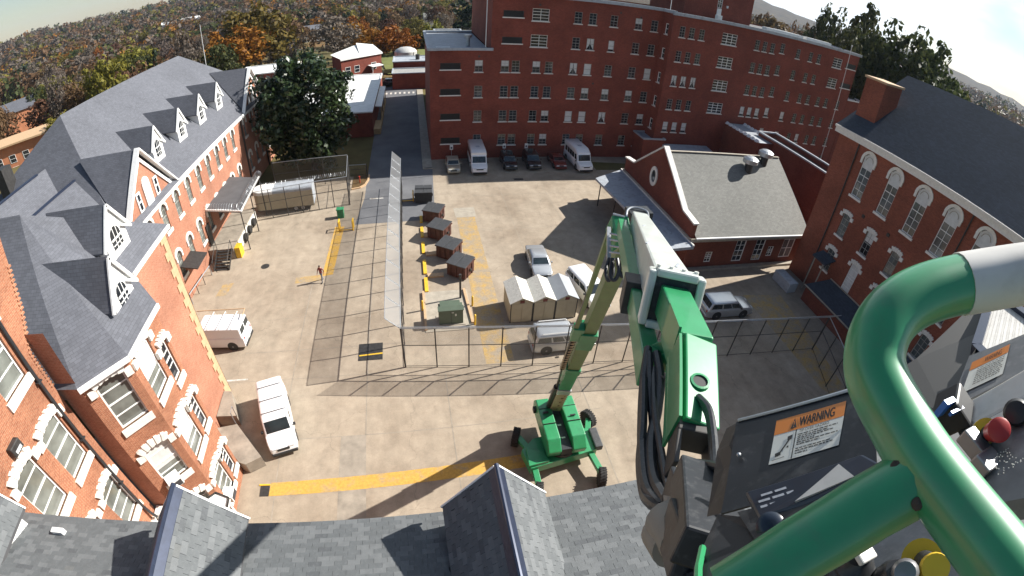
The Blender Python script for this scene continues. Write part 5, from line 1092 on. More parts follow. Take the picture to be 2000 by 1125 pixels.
# ------------------------------------------------ fences
def fence(name, lab, pts, step, h, over=None, rail=True, dense=None, gate=False, mat='dark_steel', group='chain link fences'):
    B = Bld(name, lab, 'fence', (pts[0][0], pts[0][1], 0), group)
    for a, c in zip(pts, pts[1:]):
        a, c = V((a[0],a[1],0)), V((c[0],c[1],0)); d = c-a; n = max(1, round(d.length/step)); u = d.normalized(); out = u.cross(V((0,0,1)))
        for i in range(n+1):
            if i == 0 and tuple(a[:2]) != pts[0]: continue
            p = a+d*i/n; b = MB(); b.cyl(p, p+V((0,0,h)), .045 if 0 < i < n else .065, 8); po = B.part(b, 'post', mat)
            if over: b = MB(); b.tube([p+V((0,0,h)), p+V((0,0,h+over[1]))+out*over[0]], .04, 6); b.build('arm', 'galv', po, org=B.o)
        for z, r in ((h, .04), (h*.58, .028), (.12, .02)):
            b = MB(); b.tube([a+V((0,0,z)), c+V((0,0,z))], r, 6); B.part(b, 'rail', 'galv' if z == h else mat)
        b = MB(); z1 = dense or h; b.poly([a+V((0,0,.05)), c+V((0,0,.05)), c+V((0,0,z1)), a+V((0,0,z1))]); B.part(b, 'mesh', 'chainlink')
        if dense: b = MB(); b.poly([a+V((0,0,z1)), c+V((0,0,z1)), c+V((0,0,h)), a+V((0,0,h))]); B.part(b, 'mesh', 'chainlink_dense')
        if over:
            e0 = e1 = 0.0
            b = MB(); o_ = out*over[0]+V((0,0,over[1])); q0, q1 = a+V((0,0,h)), c+V((0,0,h)); b.poly([q0, q1, q1+o_, q0+o_]); B.part(b, 'overhang_mesh', 'chainlink_overhang')
            b = MB(); b.tube([q0+o_, q1+o_], .025, 6); B.part(b, 'overhang_wire', 'galv')
    return B
fence('yard_fence', 'tall chain link fence facing the lift, with an overhanging top', [(-1.58, 23.22), (31.5, 19.6)], 2.2, 3.62, (.95, .95), dense=2.15)
fence('yard_fence', 'tall chain link fence along the asphalt lane, overhang leaning outward', [(-1.62, 53.2), (-1.58, 23.22)], 2.35, 3.62, (.95, .95))
fence('return_fence', 'chain link fence in the chapel shade running toward the near roof', [(31.5, 19.6), (27.2, 9.6)], 2.4, 3.62)
fence('trailer_fence', 'chain link fence with razor wire before the box trailer', [(-17.9, 46.9), (-7.6, 49.0)], 1.75, 3.5, group='chain link fences')
fence('trailer_fence', 'short chain link side fence at the end of the box trailer', [(-7.6, 49.0), (-8.2, 55.6)], 2.2, 3.5)
fence('trailer_fence', 'chain link fence with pale top rail behind the box trailer', [(-8.2, 55.6), (-17.6, 55.0)], 3.1, 3.6)
fence('verge_fence', 'low wire fence on the grass verge beside the lane', [(-8.4, 57.4), (-6.2, 57.4)], 2.2, 1.5)
# yellow-orange kerb island and hydrant
B = Bld('kerb_island', 'curved pale kerb round a small grassed island by the lane', 'kerb', (-7, 55, 0)); b = MB(); P = [(-5.9,57.2,.07),(-5.9,55.6,.07),(-6.2,54.2,.07),(-6.8,53.4,.07),(-7.8,53.1,.07)]
for p, q in zip(P, P[1:]): b.beam(p, q, .22, .16)
B.part(b, 'kerb', 'cream_stone'); b = MB(); b.poly([(-7.9,57.2,.05),(-7.8,53.2,.05),(-6.9,53.5,.05),(-6.3,54.3,.05),(-6.0,55.6,.05),(-6.0,57.2,.05)]); B.part(b, 'island_grass', 'leaf_brown')
t = thing('hydrant_post', 'thin red hydrant post on the grassed kerb island', 'post', (-6.9, 54.9, .05)); b = MB(); b.cyl((0,0,0),(0,0,.8),.06,8); b.cyl((0,0,.8),(0,0,.9),.1,8); b.build('post', 'hydrant_red', t)
# red folded pole fitting / person walking by the fence
def person(label, loc, rz):
    t = thing('person', label, 'person', loc, rz)
    Vt, Ed, Rd = [], [], []
    def add(p, r, par=None):
        Vt.append(p); Rd.append(r)
        if par is not None: Ed.append((par, len(Vt)-1))
        return len(Vt)-1
    pel = add((0,0,.92), .125); ch = add((.02,0,1.18), .13, pel); sh = add((.03,0,1.38), .12, ch); nk = add((.05,0,1.48), .058, sh); hd = add((.07,0,1.57), .085, nk); tp = add((.07,0,1.68), .082, hd); add((.13,0,1.58), .03, hd)
    for s, fw in ((1, .22), (-1, -.22)):
        hp = add((0,s*.09,.88), .09, pel); kn = add((fw*.75,s*.10,.50), .062, hp); an = add((fw*1.0-.08 if fw < 0 else fw*.95,s*.10,.09), .042, kn); add((fw*1.0+.08,s*.10,.04), .04, an)
        so_ = add((.03,s*.17,1.37), .06, sh); el = add((-fw*.5,s*.25,1.10), .044, so_); wr_ = add((-fw*.8+.08,s*.24,.88), .032, el); pm = add((-fw*.85+.12,s*.235,.80), .03, wr_)
        for k in range(4): f1 = add((-fw*.85+.135+.0*k,s*(.21+.017*k),.745), .0095, pm); add((-fw*.85+.150,s*(.21+.017*k),.715-.006*abs(k-1.5)), .008, f1)
        th = add((-fw*.85+.16,s*.215,.79), .0105, pm); add((-fw*.85+.175,s*.21,.765), .009, th)
    me = bpy.data.meshes.new('body'); me.from_pydata(Vt, Ed, []); 
    for q in ('shirt_red', 'trousers', 'skin'): me.materials.append(MATS[q])
    o = bpy.data.objects.new('body', me); COL.objects.link(o)
    sk = o.modifiers.new('skin', 'SKIN'); lay = me.skin_vertices[0].data if me.skin_vertices else None
    if lay is None:
        bpy.context.view_layer.objects.active = o; lay = me.skin_vertices[0].data
    for i, r in enumerate(Rd): lay[i].radius = (r, r); lay[i].use_root = (i == 0)
    sub = o.modifiers.new('sub', 'SUBSURF'); sub.levels = 1; sub.render_levels = 1
    dg = bpy.context.evaluated_depsgraph_get(); m2 = bpy.data.meshes.new_from_object(o.evaluated_get(dg)); bpy.data.objects.remove(o)
    m2.materials.clear()
    for q in ('shirt_red', 'trousers', 'skin'): m2.materials.append(MATS[q])
    for p in m2.polygons:
        c = p.center; p.material_index = 1 if (c.z < .93 and abs(c.y) < .2) else 2 if (c.z > 1.46 or (c.z < .93)) else 0; p.use_smooth = True
    o = bpy.data.objects.new('body', m2); COL.objects.link(o); o.parent = t
    b = MB(); b.lathe((.055,0,1.60), (0,0,1), [(-.02,.088),(.04,.092),(.09,.07),(.115,.02)], 12); b.build('hair', 'bark', t, smooth=True)
    for s in (1, -1): b = MB(); b.box(.145,s*.03-.012,1.605,.153,s*.03+.012,1.617); b.build('eye', 'ink', t); b = MB(); b.box(.05,s*.083-.008,1.56,.085,s*.083+.012,1.61); b.build('ear', 'skin', t)
    for s, fw in ((1, .22), (-1, -.22)): x = fw+.04 if fw > 0 else fw-.04; b = MB(); b.box(x-.10,s*.10-.045,0,x+.16,s*.10+.045,.085); b.build('shoe', 'ink', t, bevel=.02)
    return t
person('person in a dark red top and grey trousers walking by the yellow line', (-8.75, 34.35, 0), -1.9)
t = thing('tall_mast', 'tall thin leaning white mast between the hospital end and the chapel', 'mast', (67.2, 57.4, 0)); b = MB(); b.cyl((0,0,0),(-.8,0,23.1),.07,8,.045); b.build('pole', 'pole_white', t); b = MB(); b.cyl((-.8,0,23.0),(-.8,0,23.3),.12,8); b.build('cap', 'pole_white', t)

# ================================================================ TREES, FOREST, FAR BUILDINGS
def crown_mesh(name, mat, rx, rz, clumps, leaves, size, seed, flat=1.0, cr=.34, bottom=-.65, fill=.35):
    """leaf-clump crown centred on the origin: small quads on and in many overlapping clumps"""
    r = random.Random(seed); vs, fs = [], []
    lob = [(r.uniform(0, 2*PI), r.uniform(-.5, .9), r.uniform(.82, 1.12)) for _ in range(7)]
    for c in range(clumps):
        while True:
            d = V((r.gauss(0,1), r.gauss(0,1), r.gauss(0,1))).normalized()
            if d.z > bottom: break
        k = (fill+(1-fill)*r.random()**.45); k *= 1+.16*math.sin(3*math.atan2(d.y, d.x)+seed)+.10*math.sin(5*d.z*2+seed*2)
        cc = V((d.x*rx*k, d.y*rx*k, d.z*rz*k)); q = rx*cr*r.uniform(.6, 1.25)
        for i in range(leaves):
            n = V((r.gauss(0,1), r.gauss(0,1), r.gauss(0,1)+.35)).normalized(); p = cc+V((n.x, n.y, n.z*flat))*q*(r.random()**.4)
            t = n.orthogonal().normalized(); t.rotate(Matrix.Rotation(r.uniform(0, 6.28), 3, n)); bb = n.cross(t); n2 = (n+V((r.gauss(0,.5), r.gauss(0,.5), r.gauss(0,.5))))
            s = size*r.uniform(.55, 1.3); t = (t-n2.normalized()*t.dot(n2.normalized())).normalized(); bb = n2.normalized().cross(t)
            o = len(vs); vs += [tuple(p-t*s), tuple(p+bb*s*.55), tuple(p+t*s), tuple(p-bb*s*.55)]; fs.append((o, o+1, o+2, o+3))
    me = bpy.data.meshes.new(name); me.from_pydata(vs, [], fs); me.materials.append(MATS[mat]); return me
def trunk_mesh(h, r0, rx, rz, zc, seed, n=7):
    r = random.Random(seed); b = MB(); P = [(0,0,-.3)]; x = y = 0
    for i in range(1, 6): x += r.uniform(-.03,.03)*h; y += r.uniform(-.03,.03)*h; P.append((x, y, h*i/5))
    b.tube(P, [r0*(1.15-.17*i) for i in range(6)], 7)
    for i in range(n):
        a = 2*PI*i/n+r.uniform(-.4,.4); z0 = h*r.uniform(.35,.9); e = V((math.cos(a)*rx*.7, math.sin(a)*rx*.7, zc+rz*r.uniform(-.2,.55))); s = V((x*z0/h, y*z0/h, z0))
        b.tube([s, (s+e)/2+V((0,0,.15*rz*r.uniform(-.5,.5))), e], [r0*.42, r0*.26, r0*.08], 5)
    me = bpy.data.meshes.new('trunk'); me.from_pydata([tuple(p) for p in b.v], [], b.f); me.materials.append(MATS['bark']); me.polygons.foreach_set('use_smooth', [True]*len(me.polygons)); return me
def tree_obj(name, label, loc, crown, trunk, zc, scale, rz, group=None, cat='tree'):
    t = thing(name, label, cat, loc, rz, group); t.scale = scale
    o = bpy.data.objects.new('trunk', trunk); COL.objects.link(o); o.parent = t
    o = bpy.data.objects.new('crown', crown); COL.objects.link(o); o.parent = t; o.location = (0, 0, zc); return t
# the big dark evergreen by the wing
cm = crown_mesh('crown', 'leaf_magnolia', 5.7, 7.0, 320, 66, .33, 11, .8, .25, -.97, .5); tm = trunk_mesh(8.5, .38, 4.2, 5.5, 8.2, 4, 9)
tree_obj('evergreen_tree', 'large dark glossy evergreen tree beside the brick wing and the lane', (-13.6, 61.0, 0), cm, tm, 8.3, (1,1,1), .4)
PROTO = {}
def proto(kind):
    if kind in PROTO: return PROTO[kind]
    P = {'olive': ('leaf_olive', 1.0, .82, 74, 34, .085, .3, 2), 'orange': ('leaf_orange', 1.0, .75, 70, 32, .085, .3, 3), 'brown': ('leaf_brown', 1.0, .85, 66, 30, .085, .32, 4), 'bare': ('leaf_bare', 1.0, .85, 60, 26, .075, .34, 5), 'green': ('leaf_green', 1.0, .9, 74, 34, .085, .3, 6), 'lush': ('leaf_green', 1.0, .95, 130, 40, .07, .26, 8), 'dark': ('leaf_dark', .72, 1.25, 66, 34, .085, .28, 7)}[kind]
    m, rx, rz, c, l, s, cr_, sd = P
    PROTO[kind] = [(crown_mesh('crown', m, rx, rz, c, l, s, sd*10+k, .8, cr_, -.8, .3), trunk_mesh(1.1, .07, .9, .7, 1.25, sd*10+k, 6)) for k in range(2)]
    return PROTO[kind]
LOOK = {'olive': 'yellow green', 'orange': 'orange', 'brown': 'russet', 'bare': 'bare grey', 'green': 'mid green', 'lush': 'green', 'dark': 'dark evergreen'}
ft = random.Random(21)
def tree(kind, x, y, top, rad, label, group=None):
    g = terr(x, y); h = max(3.0, top-g); cr_, tr_ = proto(kind)[ft.randrange(2)]; rz = .82 if kind != 'dark' else 1.25
    sz = h/(1.25+rz); return tree_obj('deciduous_tree' if kind != 'dark' else 'conifer_tree', label, (x, y, g), cr_, tr_, 1.25, (rad*{'dark': 1.3, 'lush': 1.55}.get(kind, 1), rad*{'dark': 1.3, 'lush': 1.55}.get(kind, 1), sz), ft.uniform(0, 6.28), group)
for k, x, y, top, w, lab in (
 ('olive', -51.2, 167, 18.3, 24.0, 'large spreading yellow green tree beyond the dormered wing'), ('orange', -55.0, 150, 12.6, 19.6, 'broad orange leaved tree standing before the large yellow green one'),
 ('orange', -5.2, 158, 8.4, 13.5, 'orange tree on the lawn behind the round tank'), ('orange', -12.6, 160, 7.6, 11.2, 'smaller orange tree beside the orange one behind the tank'), ('olive', 4.5, 176, 6.5, 9, 'yellowish tree between the tank and the hospital'),
 ('dark', 27.2, 228, 14.6, 17, 'dark green tree just beyond the low end of the hospital'), ('bare', -27.9, 180, 10.0, 20, 'grey leafless tree behind the far brick building'),
 ('lush', 105, 100, 26.8, 9.0, 'tall bluish green tree behind the hospital end'), ('lush', 91.9, 77, 27.6, 10.5, 'tall green tree rising above the hospital end'), ('lush', 75.8, 66, 21.8, 7.5, 'green tree squeezed between hospital end and chapel chimney'), ('lush', 89.5, 64, 25.8, 12.0, 'full green tree behind the chapel chimney'), ('lush', 97.7, 60.7, 24.8, 10.5, 'green tree behind the chapel ridge'), ('olive', 114, 61.8, 20.6, 7.5, 'small yellowish tree beyond the chapel ridge'),
 ('lush', 83, 70, 23.5, 8, 'green tree in front of the tall one by the hospital end'),
 ('brown', 128, 150, 24.6, 17.5, 'russet tree behind the hospital roof vents'), ('brown', 138.7, 170, 25.3, 13, 'russet tree nearest the hospital penthouse'), ('brown', 145.9, 151, 23.6, 12.2, 'russet tree behind the end of the hospital roof'),
 ('brown', -97, 114, 8.2, 15, 'russet tree beside the far cream roofed building'), ('olive', -75, 92, 7.0, 8.5, 'olive tree close behind the slate hip'), ('dark', -91, 131, 8.9, 6.5, 'small dark conifer in the woods above the slate roof'), ('olive', -98, 162, 11.2, 21, 'broad olive tree in the woods above the slate roof'), ('brown', -91.5, 143, 7.4, 15, 'russet tree above the slate ridge'), ('bare', -82, 112, 6.4, 11, 'bare grey tree above the slate hip')):
    tree(k, x, y, top, w/2, lab)
kinds = ['brown', 'brown', 'bare', 'bare', 'olive', 'green', 'orange', 'brown', 'olive', 'dark', 'bare']
def blocked(x, y, r, a):
    if -20 < a < 9 and r < 172: return True                       # lawns, tank, low brick buildings
    if 12 < a < 37: return True
    if -62 < a < -20 and r < 108: return True
    if a < -44 and r < 142: return True                            # yards of the far-left buildings
    if -6 < a < 7 and 195 < r < 262 and abs(x+2) < 22: return True  # open slope with the brown-roofed house
    return any(abs(x-hx) < hw and abs(y-hy) < hw for hx, hy, hw in ((16, 331, 14), (-56, 288, 12), (-3, 228, 14), (-33, 107, 12), (-13, 124, 12)))
placed = []; tries = 0; grp = {}
while len(placed) < 262 and tries < 9000:
    tries += 1; a = ft.uniform(-61, 10) if ft.random() < .90 else ft.uniform(37, 70); r = 105+ (ft.random()**1.15)*330; 
    if a > 30: r = ft.uniform(150, 420)
    x, y = r*math.sin(math.radians(a)), r*math.cos(math.radians(a))
    if blocked(x, y, r, a) or any((x-u)**2+(y-v)**2 < (3.6+r*.010)**2 for u, v in placed): continue
    placed.append((x, y)); k = ft.choice(kinds); rad = ft.uniform(3.6, 6.6)*(.8+r*.0009); 
    hgt = ft.uniform(9, 16); top = terr(x, y)+hgt; sz_ = 'short' if hgt < 11.2 else 'tall' if hgt > 13.8 else 'middling'
    band = 'at the near edge of the woods' if r < 185 else 'halfway into the woods' if r < 290 else 'deep in the woods'
    sect = 'beyond the chapel ridge' if a > 55 else 'beyond the hospital end' if a > 30 else 'above the south slate hip' if a < -45 else 'above the long slate ridge' if a < -33 else 'about the flagpole' if a < -21 else 'above the evergreen' if a < -10 else 'up the lane beyond the tank'
    tree(k, x, y, top, rad if k != 'dark' else rad*.6, '%s %s tree %s %s' % (sz_, LOOK[k], band, sect), 'woodland trees %s' % sect)
# far woods: one mass of crowns on the slopes, too many to count
def far_woods():
    r_ = random.Random(77); vs = []; fs = []; mi = []; names = ['leaf_brown', 'leaf_bare', 'leaf_olive', 'leaf_green', 'leaf_orange', 'leaf_dark']
    for n in range(4300):
        a = r_.uniform(-66, 12) if r_.random() < .82 else r_.uniform(36, 74); r = 330*math.exp(r_.random()**.85*1.5)
        x, y = r*math.sin(math.radians(a)), r*math.cos(math.radians(a)); g = terr(x, y); R = r_.uniform(4.2, 8.0)*(1+r*.0003); m = r_.choices(range(6), (6, 6, 3, 2, 1, 1))[0]; H = r_.uniform(.75, 1.15)
        nq = 74 if r < 700 else 46; q = R*(.20 if r < 700 else .27)
        for k in range(nq):
            d = V((r_.gauss(0,1), r_.gauss(0,1), r_.gauss(.35,1))).normalized(); k2 = (.55+.45*r_.random()**.5)*(1+.15*math.sin(3*math.atan2(d.y,d.x)+n)); p = V((x+d.x*R*k2, y+d.y*R*k2, g+R*.75+d.z*R*k2*H))
            nn = (d+V((r_.gauss(0,.6), r_.gauss(0,.6), r_.gauss(0,.6)))).normalized(); t = nn.orthogonal().normalized(); b = nn.cross(t); s = q*r_.uniform(.6, 1.3); o = len(vs)
            vs += [p-t*s, p+b*s*.7, p+t*s, p-b*s*.7]; fs.append((o, o+1, o+2, o+3)); mi.append(m)
    me = bpy.data.meshes.new('far_woods'); me.from_pydata(vs, [], fs)
    for q in names: me.materials.append(MATS[q])
    me.polygons.foreach_set('material_index', mi)
    o = bpy.data.objects.new('far_woods', me); COL.objects.link(o); o['kind'] = 'stuff'; o['label'] = 'mass of autumn woods covering the far slopes'
far_woods()
# low brick buildings up the lane
B = simple_block('white_roofed_building', 'low brick building with a big bright white roof along the lane', -22, -6.3, 73, 103.6, 4.0, 'brick_hospital', 'white_roof', rec=.03, cop='white_roof')
b = MB(); b.box(-13.2,99,3.9,-12.7,99.5,5.0); B.part(b, 'roof_vent', 'dark_steel')
B = Bld('porch_canopy', 'bright white porch roof on posts along the white roofed building', 'canopy', (-6, 80, 0)); b = MB(); b.prism([(-6.2,78.7,3.3),(-5.1,78.7,3.2),(-5.1,94,3.2),(-6.2,94,3.3)], (0,0,.15)); B.part(b, 'canopy_roof', 'white_roof')
for y in (79, 84, 89, 93.5): b = MB(); b.box(-5.3,y-.08,0,-5.15,y+.08,3.2); B.part(b, 'post', 'beige_brick')
b = MB(); b.box(-6.28,74,0,-5.2,79,.9); b.box(-5.4,79,0,-5.2,94,.9); B.part(b, 'low_wall', 'beige_brick')
B = simple_block('low_brick_building', 'low brick building with pale gravel roof at the end of the lane', -4.2, 9, 105.5, 111.5, 3.5, 'brick_hospital', 'grey_gravel_roof', rec=.05)
B = simple_block('workshop_building', 'brick workshop with a pale roof below the round tank', -4.2, 8, 113, 121, 4.8, 'brick_hospital', 'bluegrey_roof', rec=.05)
b = MB(); b.cyl((1.5,116,4.7),(1.5,116,6.0),.5,10); b.cyl((4.2,119,4.7),(4.2,119,5.8),.3,8); B.part(b, 'roof_vent', 'dark_steel')
t = thing('storage_tank', 'round pale storage tank with a shallow domed top', 'tank', (-1.4, 128.5, 0)); b = MB(); b.lathe((0,0,-.2),(0,0,1),[(0,2.9),(5.2,2.9),(5.7,2.5),(6.2,1.4),(6.4,.1)],24); b.build('shell', 'tank_grey', t, smooth=True)
for a in range(0, 8): b = MB(); c, s = math.cos(a*PI/4), math.sin(a*PI/4); b.beam((2.92*c,2.92*s,0),(2.92*c,2.92*s,5.0),.12,.12); b.build('stiffener', 'galv', t)
window('far_w', 1.5, 1.7, 1, 2, 'white_paint', 'glass_dark', None, deep=.1)
B = Bld('far_brick_building', 'two storey brick building with white folded roof beside the lawn', 'building', (-17, 117, 0)); b = MB(); b.recalc = False
c4 = [(-19.5,121.5),(-16.4,114.9),(-7.4,122.6),(-10.5,135)]
for p, q in zip(c4, c4[1:]+c4[:1]): d = V((q[0]-p[0], q[1]-p[1], 0)); wall(b, (p[0],p[1],-1), d, d.length, 6.9)
B.part(b, 'wall', 'brick_hospital'); b = MB(); b.poly([(-19.9,121.6,6.1),(-16.4,114.4,5.9),(-12.2,118.2,6.0),(-14.9,135.5,6.4)]); b.poly([(-12.2,118.2,6.0),(-7.0,122.5,5.8),(-10.3,135.6,6.2),(-14.9,135.5,6.9)]); b.prism([(-16.4,114.4,5.9),(-12.2,118.2,6.0),(-7.0,122.5,5.8),(-7.0,122.5,5.5),(-16.4,114.4,5.5)], (-.05,.05,0)); B.part(b, 'roof', 'white_roof')
u = V((9.0,7.7,0)).normalized()
for k in (1.8, 4.4, 9.4): put('far_w', B.root, V((-16.4,114.9,2.0))+u*k-B.o+V((u.y,-u.x,0))*.12, u)
b = MB(); q0 = V((-10.6,119.7,3.1)); b.prism([q0, q0+u*3.4, q0+u*3.4+V((1.3,-1.5,-.2)), q0+V((1.3,-1.5,-.2))], (0,0,.15)); B.part(b, 'porch_roof', 'white_roof'); b = MB()
for k in (0.1, 3.2): p = q0+u*k+V((1.2,-1.4,0)); b.cyl((p.x,p.y,0),(p.x,p.y,2.9),.08,6)
B.part(b, 'porch_post', 'white_paint')
B = simple_block('long_brick_building', 'long brick building with a white roof behind the evergreen', -38, -25.5, 101, 112, 6.6, 'brick_hospital', 'white_roof', rec=.05, cop='white_roof')
B = simple_block('courtyard_building', 'low white roofed building between the slate gable and the evergreen', -32, -23.5, 86, 97.5, 4.2, 'brick_hospital', 'white_roof', rec=.05, cop='white_roof')
b = MB(); 
# far-left buildings below the woods
B = Bld('cream_roofed_building', 'long low brick building with a cream eave near the woods', 'building', (-88, 90, -2)); b = MB(); b.recalc = False
p, q = V((-103,77.5,-3)), V((-79.2,90,-3)); d = q-p; wall(b, p, d, d.length, 7.4); n_ = V((d.y,-d.x,0)).normalized(); wall(b, q, -n_, 9, 7.4); B.part(b, 'wall', 'orange_brick'); b = MB(); b.prism([p+V((0,0,7.4))+n_*.9, q+V((0,0,7.4))+n_*.9, q+V((0,0,7.9))-n_*6, p+V((0,0,7.9))-n_*6], (0,0,.35)); B.part(b, 'roof', 'cream_stone')
uu = d.normalized()
for k in range(8): put('far_w', B.root, p+uu*(2+k*3.2)+V((0,0,3.6))-B.o+n_*.12, uu); put('far_w', B.root, p+uu*(2+k*3.2)+V((0,0,1.0))-B.o+n_*.12, uu)
B = Bld('orange_brick_house', 'orange brick building with grey roof at the edge of the woods', 'building', (-132, 132, -3)); b = MB(); b.recalc = False
p, q = V((-146,118,-6)), V((-122,138,-6)); d = q-p; n_ = V((d.y,-d.x,0)).normalized(); wall(b, p, d, d.length, 9.5); wall(b, q, -n_, 10, 9.5); B.part(b, 'wall', 'orange_brick'); b = MB(); b.poly([p+V((0,0,9.5))+n_*.5, q+V((0,0,9.5))+n_*.5, q+V((0,0,12.5))-n_*5, p+V((0,0,12.5))-n_*5]); b.poly([p+V((0,0,12.5))-n_*5, q+V((0,0,12.5))-n_*5, q+V((0,0,9.5))-n_*10, p+V((0,0,9.5))-n_*10]); B.part(b, 'roof', 'shingle_slate')
def house(label, x, y, w, dp, h, rz, roof, wallm, rise=2.4):
    g = terr(x, y); t = thing('house', label, 'house', (x, y, g), rz); b = MB(); b.prism([(-w/2,-dp/2,-1),(w/2,-dp/2,-1),(w/2,dp/2,-1),(-w/2,dp/2,-1)], (0,0,h+1)); b.prism([(-w/2,-dp/2,h),(-w/2,dp/2,h),(-w/2,0,h+rise)], (w,0,0)); b.build('wall', wallm, t)
    b = MB(); k = .5
    b.prism([(-w/2-k,-dp/2-k,h-.2),(w/2+k,-dp/2-k,h-.2),(w/2+k,0,h+rise),(-w/2-k,0,h+rise)], (0,0,.15)); b.prism([(-w/2-k,0,h+rise),(w/2+k,0,h+rise),(w/2+k,dp/2+k,h-.2),(-w/2-k,dp/2+k,h-.2)], (0,0,.15)); b.build('roof', roof, t)
    for i in range(3): b = MB(); xx = -w/2+w*(i+.5)/3; b.box(xx-.6,-dp/2-.04,h*.4,xx+.6,-dp/2,h*.4+1.4); b.build('window', 'glass_dark', t)
house('white two storey house on the wooded slope above the lawn', 16, 331, 15, 9, 7.0, .1, 'shingle_hall', 'white_paint')
house('grey roofed house among the trees beyond the flagpole', -56, 288, 12, 9, 6.5, .5, 'shingle_slate', 'white_paint')
house('low brown roofed house on the open slope', -3, 228, 17, 9, 3.2, -.1, 'leaf_brown', 'brick_hospital')
house('small white roofed house low down beyond the chapel', 142, 62, 9, 7, 5, .4, 'white_roof', 'white_paint')
house('long white roofed building far off on the wooded ridge', -262, 560, 44, 12, 8, .4, 'white_roof', 'white_paint')
sheet('lawn', [(-6, 124), (9, 122), (9, 165), (-12, 168)], -.035, 'lawn_green') if 'lawn_green' in MATS else None
b = MB(); b.poly([(-11,125,0),(10,124,0),(10,150,-.9),(-14,150,-1.0)]); struct(b.build('lawn', 'lawn_green')) if 'lawn_green' in MATS else None
# air
def haze():
    b = MB(); b.box(-4200, -700, -14.0, 4700, 5400, 205.0); m = bpy.data.materials.new('haze'); m.use_nodes = True; t = m.node_tree; t.nodes.clear()
    v = t.nodes.new('ShaderNodeVolumePrincipled'); o = t.nodes.new('ShaderNodeOutputMaterial'); v.inputs['Color'].default_value = (.62, .76, .95, 1); v.inputs['Density'].default_value = HAZE; v.inputs['Anisotropy'].default_value = .2
    t.links.new(v.outputs[0], o.inputs['Volume']); MATS['haze'] = m; h = b.build('haze', 'haze'); h['kind'] = 'stuff'
HAZE = 0.00007
haze()

# ================================================================ BOOM LIFT
T = thing('boom_lift', 'green articulating boom lift with its white upper boom reaching to the platform', 'boom lift', (7.2, 14.4, 0)); LO = (7.2, 14.4, 0)
def lp(mb, name, mat, par=None, **k): return mb.build(name, mat, par or T, org=LO, **k)
def lift_wheel(c, ax):
    b = MB(); a = V(ax).normalized(); c = V(c); r = .58
    b.lathe(c-a*.22, a, [(0, r*.6), (.02, r*.9), (.08, r), (.36, r), (.42, r*.9), (.44, r*.6), (.36, r*.55)], 22); w_ = lp(b, 'wheel', 'rubber', smooth=True)
    b = MB()
    for i in range(22):
        t = 2*PI*i/22; x = a.orthogonal().normalized(); y = a.cross(x); d = x*math.cos(t)+y*math.sin(t); tt = a.cross(d)
        for sg in (-1, 1): b.beam(c+d*(r+.005)+a*sg*.02+tt*.02, c+d*(r+.005)+a*sg*.2-tt*.06*sg, .07, .035, up=d)
    g = lp(b, 'tread_block', 'rubber', w_); g['kind'] = 'stuff'
    b = MB(); b.lathe(c+a*.17, a, [(0, r*.56), (.04, r*.52), (.0, r*.3), (.06, r*.2), (.06, .01)], 16); lp(b, 'rim', 'bark', w_, smooth=True)
for c, ax in (((9.0, 12.35, .58), (.97, -.25, 0)), ((5.25, 12.1, .58), (.97, -.25, 0)), ((4.75, 16.0, .58), (-.93, .38, 0)), ((9.5, 16.6, .58), (.93, .38, 0))): lift_wheel(c, ax)
b = MB(); b.prism([(5.0,13.3,.62),(9.1,13.9,.62),(9.25,15.4,.62),(8.2,15.6,.62),(5.6,15.3,.62),(4.75,14.6,.62)], (0,0,.62)); lp(b, 'chassis', 'lift_green', bevel=.04)
b = MB(); b.box(8.95,13.9,1.0,9.45,15.3,1.45); lp(b, 'step_box', 'dumpster_lid', bevel=.06); b = MB(); b.prism([(4.9,13.35,1.24),(6.1,13.5,1.24),(5.9,14.2,1.24),(5.0,14.6,1.24)], (0,0,.22)); lp(b, 'deck_cover', 'lift_green', bevel=.03)
for p, q in (((8.7,14.2,.85),(9.0,12.6,.75)),((5.3,13.7,.85),(5.3,12.35,.75)),((5.2,14.9,.85),(4.85,15.8,.75)),((8.9,15.1,.85),(9.4,16.4,.75))): b = MB(); b.beam(p, q, .34, .3); lp(b, 'axle_arm', 'lift_green', bevel=.02)
b = MB(); b.cyl((7.05,14.5,1.2),(7.05,14.5,1.45),.85,24); lp(b, 'slew_ring', 'dark_steel')
def cowl(x0, x1, sgn):
    b = MB(); pr = [(13.75,1.45),(13.6,2.0),(14.2,2.55),(17.0,2.65),(17.35,2.2),(17.3,1.5)]
    b.prism([(x0,y,z) for y, z in pr], (x1-x0,0,0)); return lp(b, 'cowl', 'lift_green', bevel=.06)
dx = .02
cl = cowl(6.0, 6.78, -1); cr_ = cowl(7.42, 8.25, 1)
for x0, x1 in ((6.02,6.76),(7.44,8.23)):
    for y in (15.2, 16.3): b = MB(); b.box(x0,y-.012,2.575,x1,y+.012,2.66); lp(b, 'cowl_seam', 'ink')
b = MB(); b.box(6.2,15.9,2.66,6.5,16.0,2.75); b.box(7.7,15.5,2.64,8.0,15.58,2.72); lp(b, 'latch', 'black_plastic')
b = MB(); b.box(6.8,13.7,1.4,7.4,17.1,2.05); lp(b, 'turntable_channel', 'console_black')
for y in (14.5, 15.4): b = MB(); b.box(6.98,y-.05,2.05,7.2,y+.05,2.07); lp(b, 'bright_tag', 'label_white')
b = MB(); b.box(5.85,16.6,1.9,6.0,16.9,2.2); lp(b, 'side_lamp', 'dark_steel')
